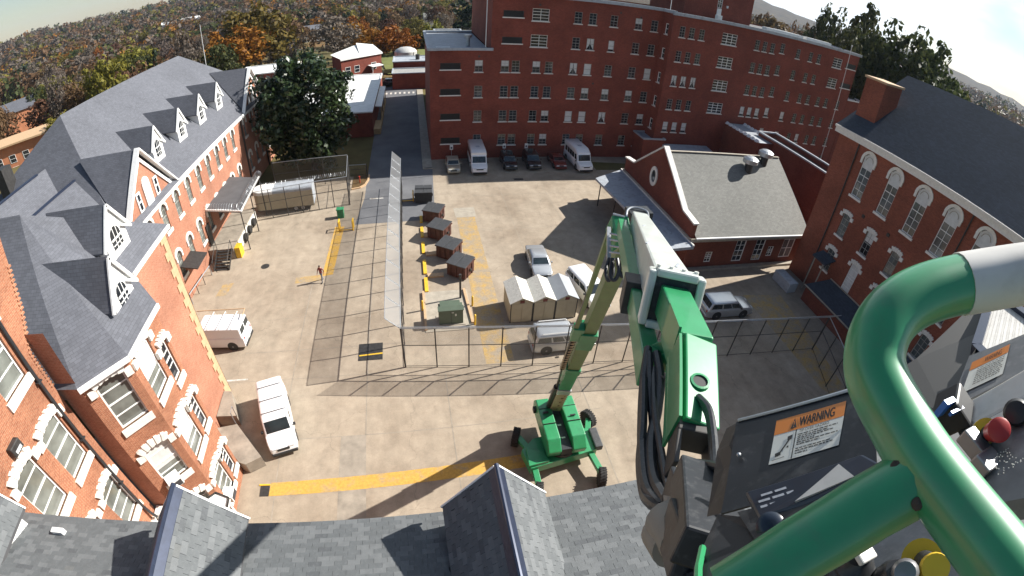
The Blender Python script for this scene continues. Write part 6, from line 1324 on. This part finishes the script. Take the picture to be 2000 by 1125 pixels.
# tower boom: leans from the turntable toward the near roof
T0, K = V((7.12, 16.6, 2.4)), V((5.09, 8.96, 18.9))
tw = lambda f: T0+(K-T0)*f
b = MB(); b.beam(tw(0), tw(.215), .62, .66, w2=.60, h2=.62); lp(b, 'tower_section', 'lift_tan', bevel=.02)
tdir = (K-T0).normalized(); txr = tdir.cross(V((0,1,0))).normalized(); tup = txr.cross(tdir).normalized()
b = MB()
for i in range(8):
    c = tw(.03+i*.022)-tup*.345*1; 
    for sg in (1, -1): b.beam(c+tup*(.69 if sg > 0 else 0)-txr*.26, c+tup*(.69 if sg > 0 else 0)-txr*(.02 if i % 2 else -.1), .03, .012)
lp(b, 'scale_mark', 'ink')
b = MB(); b.beam(tw(.205), tw(.245), .68, .72); lp(b, 'boom_collar', 'galv', bevel=.02)
b = MB(); b.beam(tw(.24), tw(.40), .60, .62); lp(b, 'tower_section', 'lift_green', bevel=.02); b = MB(); b.beam(tw(.39), tw(.60), .54, .56); lp(b, 'tower_section', 'lift_olive', bevel=.02)
b = MB(); b.beam(tw(.56), tw(.64), .62, .64); b.beam(tw(.385), tw(.42), .66, .68); lp(b, 'boom_collar', 'lift_green', bevel=.02)
b = MB(); b.beam(tw(.62), tw(.97), .46, .48); lp(b, 'tower_section', 'lift_olive', bevel=.02)
lx = txr if txr.x < 0 else -txr
b = MB(); b.cyl(tw(.02)+lx*.42, tw(.24)+lx*.42, .15, 12); b.cyl(tw(.24)+lx*.42, tw(.30)+lx*.42, .06, 10); lp(b, 'lift_cylinder', 'black_plastic', smooth=True)
b = MB(); b.tube([tw(.30)+lx*.44, tw(.45)+lx*.55, tw(.62)+lx*.60, tw(.80)+lx*.62], .05, 8); lp(b, 'cable', 'hose_black'); b = MB(); b.beam(tw(.40)+lx*.5, tw(.60)+lx*.52, .2, .12); lp(b, 'cable_tray', 'lift_tan')
b = MB()
for i in range(12): c = tw(.41+i*.016)+lx*.5; b.beam(c-lx*.10-tup*.07, c+lx*.10-tup*.07, .035, .03); b.beam(c-lx*.10+tup*.07, c+lx*.10+tup*.07, .035, .03)
lp(b, 'tray_slot', 'ink'); b = MB(); b.beam(tw(.60)+lx*.45, tw(.66)+lx*.45, .4, .3); lp(b, 'cylinder_mount', 'lift_green', bevel=.02)
b = MB(); b.beam(tw(.66)+lx*.56, tw(.98)+lx*.60, .13, .13); lp(b, 'side_link', 'lift_olive')
# knuckle, side beam and white upper boom
b = MB(); b.prism([(4.6252, 9.3270, 18.8840), (4.9854, 9.1546, 18.9108), (4.8450, 8.6455, 18.7826), (4.5936, 8.7313, 18.4906), (4.5712, 9.0435, 18.5623)], (-.06,.12,-.45)); lp(b, 'knuckle', 'lift_green', bevel=.03)
SB0, SB1 = V((4.6547, 8.7992, 18.8670)), V((1.5940, 2.0680, 21.5216)); b = MB(); b.beam(SB0, SB1, .20, .30, w2=.15, h2=.24); lp(b, 'side_beam', 'lift_green', bevel=.012)
b = MB(); b.beam(SB0+(SB1-SB0)*.70, SB0+(SB1-SB0)*.76, .30, .38); lp(b, 'beam_bracket', 'dark_steel', bevel=.012)
UB0, UB1 = V((5.1039, 8.8471, 18.9365)), V((2.0733, 2.7204, 21.6499)); ud = (UB1-UB0).normalized(); ur = ud.cross(V((0,0,1))).normalized(); uu2 = ur.cross(ud).normalized()
b = MB(); b.beam(UB0, UB1, .36, .42); ub = lp(b, 'upper_boom', 'lift_white', bevel=.03)
b = MB()
for i in range(16):
    c = UB0+(UB1-UB0)*(.16+i*.05)-ur*.182+uu2*.15; b.cyl(c, c-ur*.012, .018, 8)
lp(b, 'rivet', 'dark_steel', ub); b = MB()
for f, o_ in ((.42,.05),(.72,.12),(.9,-.1)): c = UB0+(UB1-UB0)*f+uu2*.213+ur*o_; b.beam(c, c+ud*.22+ur*.05, .025, .006)
lp(b, 'scuff_mark', 'bluegrey_roof', ub)
fr = MB(); C0 = UB1
for a, c, w_, h_ in ((-.215,0,.07,.49),(.215,0,.07,.49)): fr.beam(C0+ur*a-ud*.12, C0+ur*a+ud*.06, w_, h_)
for a in (-.23, .23): fr.beam(C0+uu2*a-ud*.119, C0+uu2*a+ud*.059, .37, .075)
co = lp(fr, 'boom_collar', 'lift_white', bevel=.02); b = MB()
for i in range(4):
    c = C0+uu2*.268+ur*(-.16+.11*i)-ud*.03; b.cyl(c, c+uu2*.02, .02, 8)
lp(b, 'bolt', 'label_white', co)
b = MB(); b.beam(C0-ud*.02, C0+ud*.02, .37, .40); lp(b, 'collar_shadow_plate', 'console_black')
J0, J1, J2 = C0, V((1.7064, 1.8404, 21.9352)), V((1.4015, 1.2387, 21.9164))
jd = (J1-J0).normalized(); b = MB(); b.beam(J0, J1, .25, .27, w2=.235, h2=.27, up=uu2); lp(b, 'inner_boom', 'lift_green', bevel=.015)
jr = jd.cross(uu2).normalized()
b = MB(); b.beam(J1-jd*.03, J2, .24, .27, up=-jd, w2=.225, h2=.24); jb = lp(b, 'boom_head', 'lift_green', bevel=.012)
d2 = (J2-J1).normalized(); nf = jr.cross(d2).normalized(); nf = nf if nf.dot(V((0,0,24))-J1) > 0 else -nf
b = MB(); b.beam(J0+(J1-J0)*.55+jr*.128+uu2*.02, J1+jr*.128+uu2*.02, .018, .30, up=uu2); b.beam(J1+jr*.13, J2+jr*.122, .018, .31, up=nf); lp(b, 'flange_plate', 'lift_green', jb)
hc = J1+(J2-J1)*.56+nf*.131; b = MB(); b.lathe(hc, nf, [(-.02,.062),(.012,.062),(.014,.047),(-.02,.047)], 18); lp(b, 'hole_ring', 'lift_green', jb); b = MB(); b.cyl(hc-nf*.01, hc+nf*.004, .048, 16); lp(b, 'cable_hole', 'ink', jb)
b = MB(); b.beam(SB1-ud*.30+uu2*.02, J0+(J1-J0)*.72-jr*.11, .04, .16, up=uu2); b.beam(SB1-ud*.12, J0+(J1-J0)*.92-jr*.11, .04, .14, up=uu2); lp(b, 'link_bracket', 'lift_green', bevel=.01)
b = MB(); 
for sg in (-1, 1): b.beam(J2+jr*sg*.10, J2+d2*.26+jr*sg*.115, .03, .19, up=nf)
b.beam(J2-d2*.02, J2+d2*.05, .23, .2, up=nf); lp(b, 'fork_bracket', 'dark_steel', bevel=.008)
b = MB(); b.cyl((0.9305, 0.7077, 22.1363), (0.9042, 0.5464, 22.2432), .10, 16); b.cyl((0.9111, 0.6855, 22.0603), (0.8779, 0.5540, 22.1745), .085, 14); lp(b, 'rotator_motor', 'dock_concrete', smooth=True)
b = MB(); b.beam((1.1765, 0.8633, 22.1580), (0.8458, 0.3896, 22.5183), .26, .16); b.beam((1.1302, 0.9423, 21.9789), (0.9779, 0.6066, 22.1839), .10, .2); b.beam((0.9558, 0.6341, 22.2409), (0.8334, 0.3916, 22.4534), .2, .2); lp(b, 'rotator_casting', 'console_black', bevel=.012)
b = MB(); b.prism([(0.9960, 0.8357, 22.1028), (1.0271, 0.7496, 22.2047), (0.9863, 0.7324, 22.1749), (0.9703, 0.7820, 22.1267)], (0,.02,-.03)); lp(b, 'clamp_plate', 'dock_concrete')
hoses = [[(1.6323, 2.2359, 21.6212), (1.4926, 1.9830, 21.6037), (1.3631, 1.7067, 21.5934), (1.1979, 1.3530, 21.6682), (1.0809, 1.0662, 21.7673), (1.0441, 0.8717, 21.9024)],
 [(1.6599, 2.1542, 21.6412), (1.5708, 1.8952, 21.6546), (1.4320, 1.6410, 21.6556), (1.2791, 1.4053, 21.6786), (1.1471, 1.1191, 21.7652), (1.0736, 0.8709, 21.9170), (0.9854, 0.7000, 22.0432)],
 [(1.6124, 2.1759, 21.6282), (1.4756, 1.8439, 21.6241), (1.3709, 1.5489, 21.6243), (1.3017, 1.3401, 21.6527), (1.1967, 1.0710, 21.7677), (1.0826, 0.8669, 21.9200)],
 [(1.5807, 2.0253, 21.6231), (1.4192, 1.6747, 21.6716), (1.3232, 1.4131, 21.7082), (1.2326, 1.1774, 21.7786), (1.1395, 0.9588, 21.8688)],
 [(1.4687, 1.9412, 21.6262), (1.2911, 1.5494, 21.6458), (1.1562, 1.2848, 21.6714), (1.0606, 1.0485, 21.7493), (1.0060, 0.9002, 21.8958), (0.9975, 0.7893, 22.0240)],
 [(1.0478, 0.8284, 22.0060), (0.9314, 0.6283, 22.1669), (0.8486, 0.4698, 22.3084), (0.7897, 0.3574, 22.4225)],
 [(1.0648, 0.8206, 22.0119), (0.9316, 0.6036, 22.2174), (0.8550, 0.4543, 22.3652), (0.8055, 0.3295, 22.4817)],
 [(1.0393, 0.8323, 22.0032), (0.9415, 0.6481, 22.1202), (0.8532, 0.4897, 22.2587), (0.8080, 0.3890, 22.3249)]]
for i, h in enumerate(hoses):
    def spline(P, n=6):
        P = [V(p) for p in P]; out = []
        for j in range(len(P)-1):
            a, b_, c, d = P[max(j-1,0)], P[j], P[j+1], P[min(j+2,len(P)-1)]
            for k in range(n): t = k/n; out.append(.5*((2*b_)+(c-a)*t+(2*a-5*b_+4*c-d)*t*t+(3*b_-a-3*c+d)*t**3))
        return out+[P[-1]]
    b = MB(); b.tube(spline(h), (.032,.034,.03,.024,.028,.028,.026,.012)[i], 8); lp(b, 'hose', 'hose_black', smooth=True)
for P, r_ in (([(1.4769, 1.4007, 22.0483), (1.4524, 1.2612, 22.1053), (1.3689, 1.0782, 22.1383), (1.2713, 0.9127, 22.1805), (1.1394, 0.7241, 22.2629), (1.0164, 0.5703, 22.3747)], .022), ([(1.4805, 1.3915, 22.0444), (1.4409, 1.2438, 22.0851), (1.3555, 1.0623, 22.1194), (1.1964, 0.8210, 22.2155), (1.0246, 0.5971, 22.3647)], .02), ([(1.5732, 1.9082, 21.6668), (1.5342, 1.7047, 21.8407), (1.4962, 1.5424, 21.9066), (1.4492, 1.3942, 21.9805), (1.4525, 1.3496, 22.0230)], .010), ([(1.1705, 0.9878, 22.0241), (1.1965, 0.9738, 22.0967), (1.1913, 0.8721, 22.2364), (1.1388, 0.7518, 22.4038)], .022), ([(1.0304, 0.7802, 22.2197), (0.9941, 0.6883, 22.2830), (0.9526, 0.6032, 22.3481), (0.9032, 0.4980, 22.4043)], .014), ([(1.0302, 0.6511, 22.5424), (1.0040, 0.6051, 22.5047), (0.9521, 0.5394, 22.5084), (0.9048, 0.4645, 22.5149)], .016), ([(1.0445, 0.6374, 22.5465), (1.0036, 0.5838, 22.5214), (0.9502, 0.5164, 22.5114)], .014)):
    b = MB(); b.tube(spline(P), r_, 8); lp(b, 'hose', 'hose_black', smooth=True)
for P in ([(4.1999, 8.1964, 18.3591), (4.0316, 7.9139, 18.2141), (4.0707, 7.7761, 18.0568), (4.1750, 7.8253, 18.1953), (4.2225, 8.0771, 18.3946)], [(4.1850, 8.0203, 18.4755), (4.0412, 7.6655, 18.2494), (4.1394, 7.5868, 18.2150), (4.2363, 7.6883, 18.4229), (4.2893, 7.9791, 18.4958)], [(4.2385, 7.9079, 18.5457), (4.2328, 7.6568, 18.3771), (4.2867, 7.5682, 18.2986), (4.3413, 7.6781, 18.4899), (4.3755, 7.9764, 18.5601)]):
    b = MB(); b.tube(spline(P), .045, 8); lp(b, 'hose_loop', 'hose_black', smooth=True)
for i in range(5): b = MB(); b.tube([(4.4452, 8.8793, 18.6067), (4.5730, 8.5143, 18.7470)] if i == 0 else [tuple(V((4.4452, 8.8793, 18.6067))+(V((4.2387, 8.2723, 18.3069))-V((4.4452, 8.8793, 18.6067)))*i/4), tuple(V((4.5730, 8.5143, 18.7470))+(V((4.4016, 7.9140, 18.4906))-V((4.5730, 8.5143, 18.7470)))*i/4)], .025, 6); lp(b, 'ladder_rung', 'galv')
b = MB(); b.beam((4.4951, 9.1174, 18.6224), (4.2213, 8.2120, 18.2074), .09, .09); lp(b, 'ladder_stile', 'galv')
b = MB(); b.tube(spline([(4.9395, 9.1561, 18.8690), (5.0096, 9.3134, 18.9945), (5.2127, 9.3526, 19.0406), (5.4577, 9.1994, 19.0175), (5.4520, 9.0304, 18.9386)]), .03, 6); lp(b, 'guard_hoop', 'galv'); b = MB(); b.box(-.3,-.2,-.12,.3,.2,.12, Matrix.Translation(V((5.3327, 9.3197, 18.8702)))); lp(b, 'valve_block', 'console_black')
b = MB(); b.tube([(4.6366, 9.3225, 18.8861), (4.8949, 9.1810, 18.8707)], .035, 6); lp(b, 'pin_bar', 'galv')
# ---------------------------------------------------------------- platform: guard rail and control console
PT = thing('work_platform', 'green railed work platform with a worn black control console', 'work platform', (0.6848, 0.2761, 23.3256)); PO = (0.6848, 0.2761, 23.3256)
def pp(mb, name, mat, par=None, **k): return mb.build(name, mat, par or PT, org=PO, **k)
CAMP = V((0,0,24))
def slab(name, pts, mat, th=.02, par=None, bevel=0.0):
    """plate through the given corner points with its thickness behind, seen from the operator's side"""
    P = [V(p) for p in pts]; n = (P[1]-P[0]).cross(P[2]-P[0]).normalized(); n = n if n.dot(CAMP-P[0]) > 0 else -n
    b = MB(); b.prism(P, -n*th); return pp(b, name, mat, par, bevel=bevel)
b = MB(); b.tube(spline([(0.4864, 0.0823, 23.9184), (0.4506, 0.1082, 23.8958), (0.4200, 0.1265, 23.8790), (0.3877, 0.1422, 23.8633), (0.3556, 0.1519, 23.8493), (0.3306, 0.1542, 23.8358), (0.3137, 0.1489, 23.8225), (0.3042, 0.1382, 23.8088), (0.2993, 0.1219, 23.8000), (0.2984, 0.0938, 23.7931), (0.2935, 0.0601, 23.7916), (0.2889, 0.0200, 23.7947), (0.2818, -0.0250, 23.8025), (0.2738, -0.0714, 23.8114)], 8), .0235, 20); pp(b, 'guard_rail', 'rail_green', smooth=True)
b = MB(); b.tube(spline([(0.4859, 0.0838, 23.9169), (0.4506, 0.1080, 23.8955), (0.4199, 0.1263, 23.8787), (0.3859, 0.1431, 23.8622)], 6), .0247, 20); pp(b, 'sunlit_band', 'console_white', smooth=True)  # pale sleeve paints the sunlit glare along the top bar of the rail
b = MB(); b.tube([(0.2940, 0.0498, 23.7877), (0.2630, 0.0547, 23.7574), (0.2209, 0.0558, 23.7213), (0.1745, 0.0504, 23.6892)], .0235, 18); pp(b, 'lower_rail', 'rail_green', smooth=True)
for p, r_ in (((0.2688, 0.0621, 23.7896), .006), ((0.2774, 0.0543, 23.7988), .007), ((0.2663, 0.0360, 23.7885), .005)): b = MB(); b.lathe(V(p), CAMP-V(p), [(-.006, r_), (.0, r_*.8), (.001, .001)], 10); pp(b, 'rust_spot', 'bark')
bp = slab('back_panel', [(0.6592, 0.4811, 23.2040), (0.8081, 0.3390, 23.4399), (0.6565, 0.1818, 23.4584), (0.4803, 0.2675, 23.2499)], 'console_black', .004)
b = MB(); b.tube([(0.6607, 0.4793, 23.2114), (0.8049, 0.3407, 23.4419)], .004, 6); pp(b, 'panel_edge', 'galv', bp)
b = MB(); b.prism([(0.6746, 0.4872, 23.1918), (0.4906, 0.2733, 23.2338), (0.5755, 0.3627, 23.2400), (0.6140, 0.4313, 23.1956)], (.0,.02,-.05)); pp(b, 'side_flange', 'console_black', bp)
# the warning label lies on the back panel
la = [V((0.6844, 0.4081, 23.2890)), V((0.7610, 0.3411, 23.4050)), V((0.6684, 0.2598, 23.4037)), V((0.5923, 0.3124, 23.3003))]
def onl(a, c, off=.0): 
    t = la[0]+(la[1]-la[0])*a; q = la[3]+(la[2]-la[3])*a; n = (la[1]-la[0]).cross(la[3]-la[0]).normalized(); n = n if n.dot(CAMP-la[0]) > 0 else -n
    return t+(q-t)*c+n*off
b = MB(); b.poly(la); lab = pp(b, 'warning_label', 'label_white')
b = MB(); b.poly([onl(0,0,.0004), onl(1,0,.0004), onl(1,.36,.0004), onl(0,.36,.0004)]); pp(b, 'orange_header', 'label_orange', lab)
b = MB(); b.poly([onl(.325,.36,.0006), onl(.34,.36,.0006), onl(.34,1,.0006), onl(.325,1,.0006)]); pp(b, 'divider', 'ink', lab)
def text(s, fn, a0, a1, c0, c1, par, name='lettering', ital=0.0):
    cu = bpy.data.curves.new('t', 'FONT'); cu.body = s; o = bpy.data.objects.new('t', cu); COL.objects.link(o); dg = bpy.context.evaluated_depsgraph_get(); dg.update(); me = bpy.data.meshes.new_from_object(o.evaluated_get(dg)); bpy.data.objects.remove(o)
    xs = [v.co.x for v in me.vertices]; ys_ = [v.co.y for v in me.vertices]; x0, x1, y0, y1 = min(xs), max(xs), min(ys_), max(ys_)
    b = MB(); b.recalc = False; b.add([fn(a0+(a1-a0)*(v.co.x-x0)/(x1-x0), c1+(c0-c1)*(v.co.y-y0)/(y1-y0), .0010) for v in me.vertices], [tuple(p.vertices) for p in me.polygons]); return pp(b, name, 'ink', par)
def bold(s, fn, a0, a1, c0, c1, par):
    for k in (-.004, 0, .004): text(s, fn, a0+k, a1+k, c0, c1, par)
bold('WARNING', onl, .36, .86, .08, .30, lab); text('TIP-OVER HAZARD', onl, .38, .80, .385, .45, lab)
b = MB(); b.poly([onl(.24,.31,.001), onl(.33,.31,.001), onl(.285,.07,.001)]); pp(b, 'alert_triangle', 'ink', lab); b = MB(); b.poly([onl(.279,.15,.0014), onl(.291,.15,.0014), onl(.289,.24,.0014), onl(.281,.24,.0014)]); b.poly([onl(.281,.26,.0014), onl(.289,.26,.0014), onl(.289,.285,.0014), onl(.281,.285,.0014)]); pp(b, 'alert_mark', 'label_orange', lab)
b = MB(); rr_ = random.Random(2)
for row, (a1, c) in enumerate(((.93,.485),(.80,.53),(.88,.575),(.62,.62),(.95,.665),(.70,.71),(.86,.80),(.90,.845),(.55,.90))):
    a = .37
    while a < a1: w_ = rr_.uniform(.02,.07); b.poly([onl(a,c,.001), onl(min(a+w_,a1),c,.001), onl(min(a+w_,a1),c+.02,.001), onl(a,c+.02,.001)]); a += w_+.012
o = pp(b, 'printed_line', 'ink', lab); o['kind'] = 'stuff'
b = MB()
for P in ([(.10,.86),(.24,.55),(.26,.57),(.12,.88)], [(.07,.80),(.15,.78),(.16,.86),(.08,.88)], [(.22,.48),(.29,.46),(.285,.56),(.225,.57)], [(.22,.72),(.25,.68),(.26,.74)], [(.04,.93),(.22,.91),(.22,.92),(.04,.94)]): b.poly([onl(a,c,.001) for a, c in P])
pp(b, 'pictogram', 'ink', lab)
for p in ((0.6863, 0.4131, 23.2682), (0.7338, 0.2948, 23.4383), (0.6513, 0.3780, 23.2683), (0.5815, 0.3754, 23.2508)): b = MB(); b.lathe(V(p), CAMP-V(p), [(-.006,.005),(.004,.005),(.006,.002)], 8); pp(b, 'bolt', 'galv', bp)
# switch cover and lower body
sc_ = slab('switch_cover', [(0.4973, 0.2690, 23.3191), (0.6087, 0.1974, 23.4873), (0.5691, 0.1363, 23.5470), (0.4511, 0.1935, 23.3810)], 'cover_blue', .05, bevel=.006)
slab('sunlit_patch', [(0.4905, 0.1848, 23.4292), (0.5634, 0.1990, 23.4756), (0.5524, 0.1645, 23.4970)], 'console_white', .006, sc_)  # white triangle stands in for a patch of sunlight on the cover
b = MB()
for i in range(7):
    for j in range(3):
        if (i+j) % 3: 
            p = V((0.4949, 0.2344, 23.3565)); q = V((0.5229, 0.2194, 23.3939)); s_ = V((0.4785, 0.2092, 23.3743)); c = p+(q-p)*(i/6)+(s_-p)*(j/2); n = (q-p).cross(s_-p).normalized(); n = n if n.dot(CAMP-p) > 0 else -n; e1 = (q-p).normalized()*.006; e2 = (s_-p).normalized()*.0035; c = c+n*.004; b.poly([c-e1-e2, c+e1-e2, c+e1+e2, c-e1+e2])
o = pp(b, 'printed_symbol', 'bluegrey_roof', sc_); o['kind'] = 'stuff'
slab('switch_bay', [(0.4562, 0.2315, 23.3337), (0.5875, 0.1442, 23.5399), (0.5367, 0.0957, 23.5609), (0.4044, 0.1324, 23.4192)], 'console_black', .06)
slab('console_side', [(0.4499, 0.2547, 23.2879), (0.4560, 0.1980, 23.3732), (0.4286, 0.1056, 23.4567), (0.3598, 0.0361, 23.4964), (0.2949, 0.0948, 23.3947), (0.3721, 0.1911, 23.3181)], 'console_black', .04)
b = MB(); b.tube([(0.3764, 0.1955, 23.3217), (0.3358, 0.1568, 23.3595), (0.2864, 0.0987, 23.4136)], .006, 8); pp(b, 'green_edge', 'lift_green')
for p, u_, yk in (((0.4369, 0.1647, 23.4195), 0, 0), ((0.4914, 0.1543, 23.4480), 0, 0), ((0.5378, 0.1487, 23.4766), 0, 0)):
    c = V(p); n = (CAMP-c).normalized(); b = MB(); b.lathe(c-n*.03, n, [(0,.022),(.010,.022),(.014,.018),(.016,.010),(.016,.001)], 18); pp(b, 'switch_guard', 'cover_blue', smooth=True)
for p, e0 in (((0.4359, 0.1355, 23.4693), V((.9,.35,0))), ((0.4789, 0.1292, 23.4920), V((.9,.35,0))), ((0.5182, 0.1243, 23.5158), V((.9,.35,0)))):
    c = V(p); b = MB(); b.tube([c-e0.normalized()*.017, c-e0.normalized()*.009, c, c+e0.normalized()*.009, c+e0.normalized()*.017], [.002,.0085,.010,.0085,.002], 12); pp(b, 'yellow_rocker', 'yellow_knob', smooth=True)
gd = slab('control_deck', [(0.4516, 0.1213, 23.4791), (0.5476, 0.0696, 23.5695), (0.5174, 0.0270, 23.6242), (0.4258, -0.0733, 23.6931), (0.3036, 0.0540, 23.5087)], 'console_grey', .03)
def bellows(p, q, r0, n, name='joystick_boot', mat='hose_black'):
    a, c = V(p), V(q); d = c-a; L_ = d.length; prof = []
    for i in range(n): prof += [(L_*i/n, r0*(1-.55*i/n)), (L_*(i+.5)/n, r0*(.80-.5*i/n))]
    prof.append((L_, r0*.35)); b = MB(); b.lathe(a, d, prof, 20); return pp(b, name, mat, smooth=True)
bellows((0.3768, 0.0327, 23.5669), (0.3665, 0.0482, 23.6133), .036, 4); b = MB(); b.box(-.011,-.011,-.004,.011,.011,.004, Matrix.Translation(V((0.3680, 0.0475, 23.6215)))); pp(b, 'joystick_cap', 'console_white', bevel=.002)
bellows((0.3901, 0.0006, 23.6052), (0.3716, 0.0151, 23.6437), .030, 3); b = MB(); b.lathe(V((0.3713, 0.0085, 23.6505)), CAMP-V((0.3713, 0.0085, 23.6505)), [(-.02,.012),(0,.013),(.005,.010),(.006,.001)], 16); pp(b, 'grey_knob', 'rim_grey', smooth=True)
b = MB(); b.lathe(V((0.4325, 0.0114, 23.6213)), CAMP-V((0.4325, 0.0114, 23.6213)), [(0,.021),(.003,.021),(.003,.013)], 24); pp(b, 'yellow_ring', 'yellow_knob'); b = MB(); b.cyl((0.4294, 0.0070, 23.6253), (0.4022, -0.0045, 23.6548), .012, 16); pp(b, 'knob_stem', 'black_plastic', smooth=True)
b = MB(); b.lathe(V((0.4094, -0.0019, 23.6479)), V((0.3822, -0.0073, 23.6777))-V((0.4094, -0.0019, 23.6479)), [(0,.0135),(.010,.0145),(.016,.0135),(.017,.001)], 18); pp(b, 'yellow_knob', 'yellow_knob', smooth=True)
# right half of the console
hd_ = slab('control_deck', [(0.6278, 0.1204, 23.6273), (0.6463, 0.0682, 23.7398), (0.5157, -0.0179, 23.7352), (0.5050, 0.0140, 23.6763)], 'console_grey', .03)
b = MB(); rs = random.Random(9)
for i in range(46): c = V((0.5227, 0.0314, 23.6930))+(V((0.5490, 0.0260, 23.7130))-V((0.5227, 0.0314, 23.6930)))*rs.random()*1.0+(V((0.5753, 0.0644, 23.6728))-V((0.5227, 0.0314, 23.6930)))*rs.random()*.7; n = (CAMP-c).normalized(); b.lathe(c+n*.002, n, [(0,.0008),(.0004,.0005)], 5)
o = pp(b, 'paint_chip', 'label_white', hd_); o['kind'] = 'stuff'
slab('deck_ledge', [(0.6682, 0.1558, 23.6084), (0.7128, 0.1048, 23.7582), (0.6613, 0.0728, 23.7520), (0.6215, 0.1057, 23.6523)], 'console_white', .03, bevel=.006)
slab('ledge_lip', [(0.6162, 0.1045, 23.6527), (0.6563, 0.0710, 23.7525), (0.6404, 0.0623, 23.7507), (0.6017, 0.0945, 23.6550)], 'console_white', .02)
sb = slab('side_box', [(0.8654, 0.2331, 23.6036), (0.8721, 0.1650, 23.7224), (0.7650, 0.1100, 23.7316), (0.7036, 0.1654, 23.5919)], 'console_grey', .08)
lb = [V((0.8299, 0.2123, 23.6152)), V((0.8480, 0.1833, 23.6776)), V((0.7585, 0.1461, 23.6705)), V((0.7367, 0.1722, 23.6104))]
def onb(a, c, off=0.0):
    t = lb[0]+(lb[1]-lb[0])*a; q = lb[3]+(lb[2]-lb[3])*a; n = (lb[1]-lb[0]).cross(lb[3]-lb[0]).normalized(); n = n if n.dot(CAMP-lb[0]) > 0 else -n
    return t+(q-t)*c+n*off
b = MB(); b.poly(lb); l2 = pp(b, 'warning_label', 'label_white'); b = MB(); b.poly([onb(0,0,.0004), onb(1,0,.0004), onb(1,.30,.0004), onb(0,.30,.0004)]); pp(b, 'orange_header', 'label_orange', l2); text('WARNING', onb, .38, .82, .07, .24, l2)
b = MB()
for row in range(8):
    c = .38+row*.07; a = .24
    while a < .9: w_ = rr_.uniform(.03,.1); b.poly([onb(a,c,.001), onb(min(a+w_,.94),c,.001), onb(min(a+w_,.94),c+.022,.001), onb(a,c+.022,.001)]); a += w_+.02
o = pp(b, 'printed_line', 'ink', l2); o['kind'] = 'stuff'
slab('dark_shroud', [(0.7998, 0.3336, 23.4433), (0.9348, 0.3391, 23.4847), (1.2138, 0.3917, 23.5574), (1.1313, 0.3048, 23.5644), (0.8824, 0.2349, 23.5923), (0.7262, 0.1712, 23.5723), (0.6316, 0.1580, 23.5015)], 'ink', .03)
# expanded metal deck of the platform step, lit by the sun
g = MB(); q0, q1, q2 = V((1.2961, 0.3887, 23.5693)), V((1.1311, 0.1681, 23.6362)), V((0.9775, 0.2562, 23.5654)); eu, ev = (q1-q0), (q2-q0); gl = eu.length
nn = eu.cross(ev).normalized(); nn = nn if nn.dot(CAMP-q0) > 0 else -nn
for i in range(22): s0 = q0+ev*(i/21); g.beam(s0, s0+eu, .006, .016, up=nn)
for i in range(40): s0 = q0+eu*(i/39)+nn*.004; g.beam(s0, s0+ev, .007, .010, up=nn)
gr = pp(g, 'step_grating', 'console_white'); gr['kind'] = 'stuff'
b = MB()
for p, q in ((q0,q1),(q1,q1+ev),(q1+ev,q2),(q2,q0)): b.beam(p, q, .02, .04, up=nn)
pp(b, 'grating_frame', 'flash_blue')
b = MB(); b.box(-.028,-.02,-.02,.028,.02,.02, Matrix.Translation(V((0.6270, 0.1409, 23.6433))) @ Matrix.Rotation(.5,4,'Z') @ Matrix.Rotation(.4,4,'X')); cn_ = pp(b, 'cable_connector', 'black_plastic', bevel=.004); b = MB(); b.box(-.012,-.004,-.012,.012,.004,.012, Matrix.Translation(V((0.5927, 0.1436, 23.6564)))); b.box(-.016,-.002,-.003,.016,.002,.003, Matrix.Translation(V((0.5986, 0.1302, 23.6613)))); pp(b, 'blue_tab', 'blue_plastic', cn_)
b = MB(); e0, e1 = V((0.5916, 0.0822, 23.6750)), V((0.5494, 0.0656, 23.7203)); b.cyl(e0, e0+(e1-e0)*.4, .009, 14); pp(b, 'stop_button_stem', 'console_black', smooth=True); b = MB(); b.lathe(e0+(e1-e0)*.3, e1-e0, [(0,.009),(.005,.0115),(.016,.011),(.024,.014),(.029,.014),(.031,.011),(.032,.001)], 22); pp(b, 'stop_button', 'estop_red', smooth=True); b = MB(); b.lathe(e0, e1-e0, [(0,.019),(.003,.019),(.004,.01)], 24); pp(b, 'yellow_ring', 'yellow_knob')
b = MB(); b.lathe(V((0.6120, 0.0755, 23.7134)), CAMP-V((0.6120, 0.0755, 23.7134)), [(-.02,.015),(.01,.016),(.016,.013),(.018,.001)], 18); pp(b, 'selector_knob', 'black_plastic', smooth=True)
b = MB(); b.box(-.012,-.02,-.01,.012,.02,.01, Matrix.Translation(V((0.5702, 0.0789, 23.6670)))); b.box(-.02,-.012,-.01,.02,.012,.01, Matrix.Translation(V((0.5531, 0.0537, 23.6726)))); pp(b, 'key_switch', 'rim_grey', bevel=.002)
# platform structure below the console
b = MB(); k_ = V((0.7797, 0.2905, 23.2062)); b.beam(k_, k_+V((.10,-.10,-.9)), .24, .12); b.beam(k_+V((.10,-.10,-.9)), k_+V((1.4,-1.0,-.95)), .12, .1); pp(b, 'platform_frame', 'console_black')
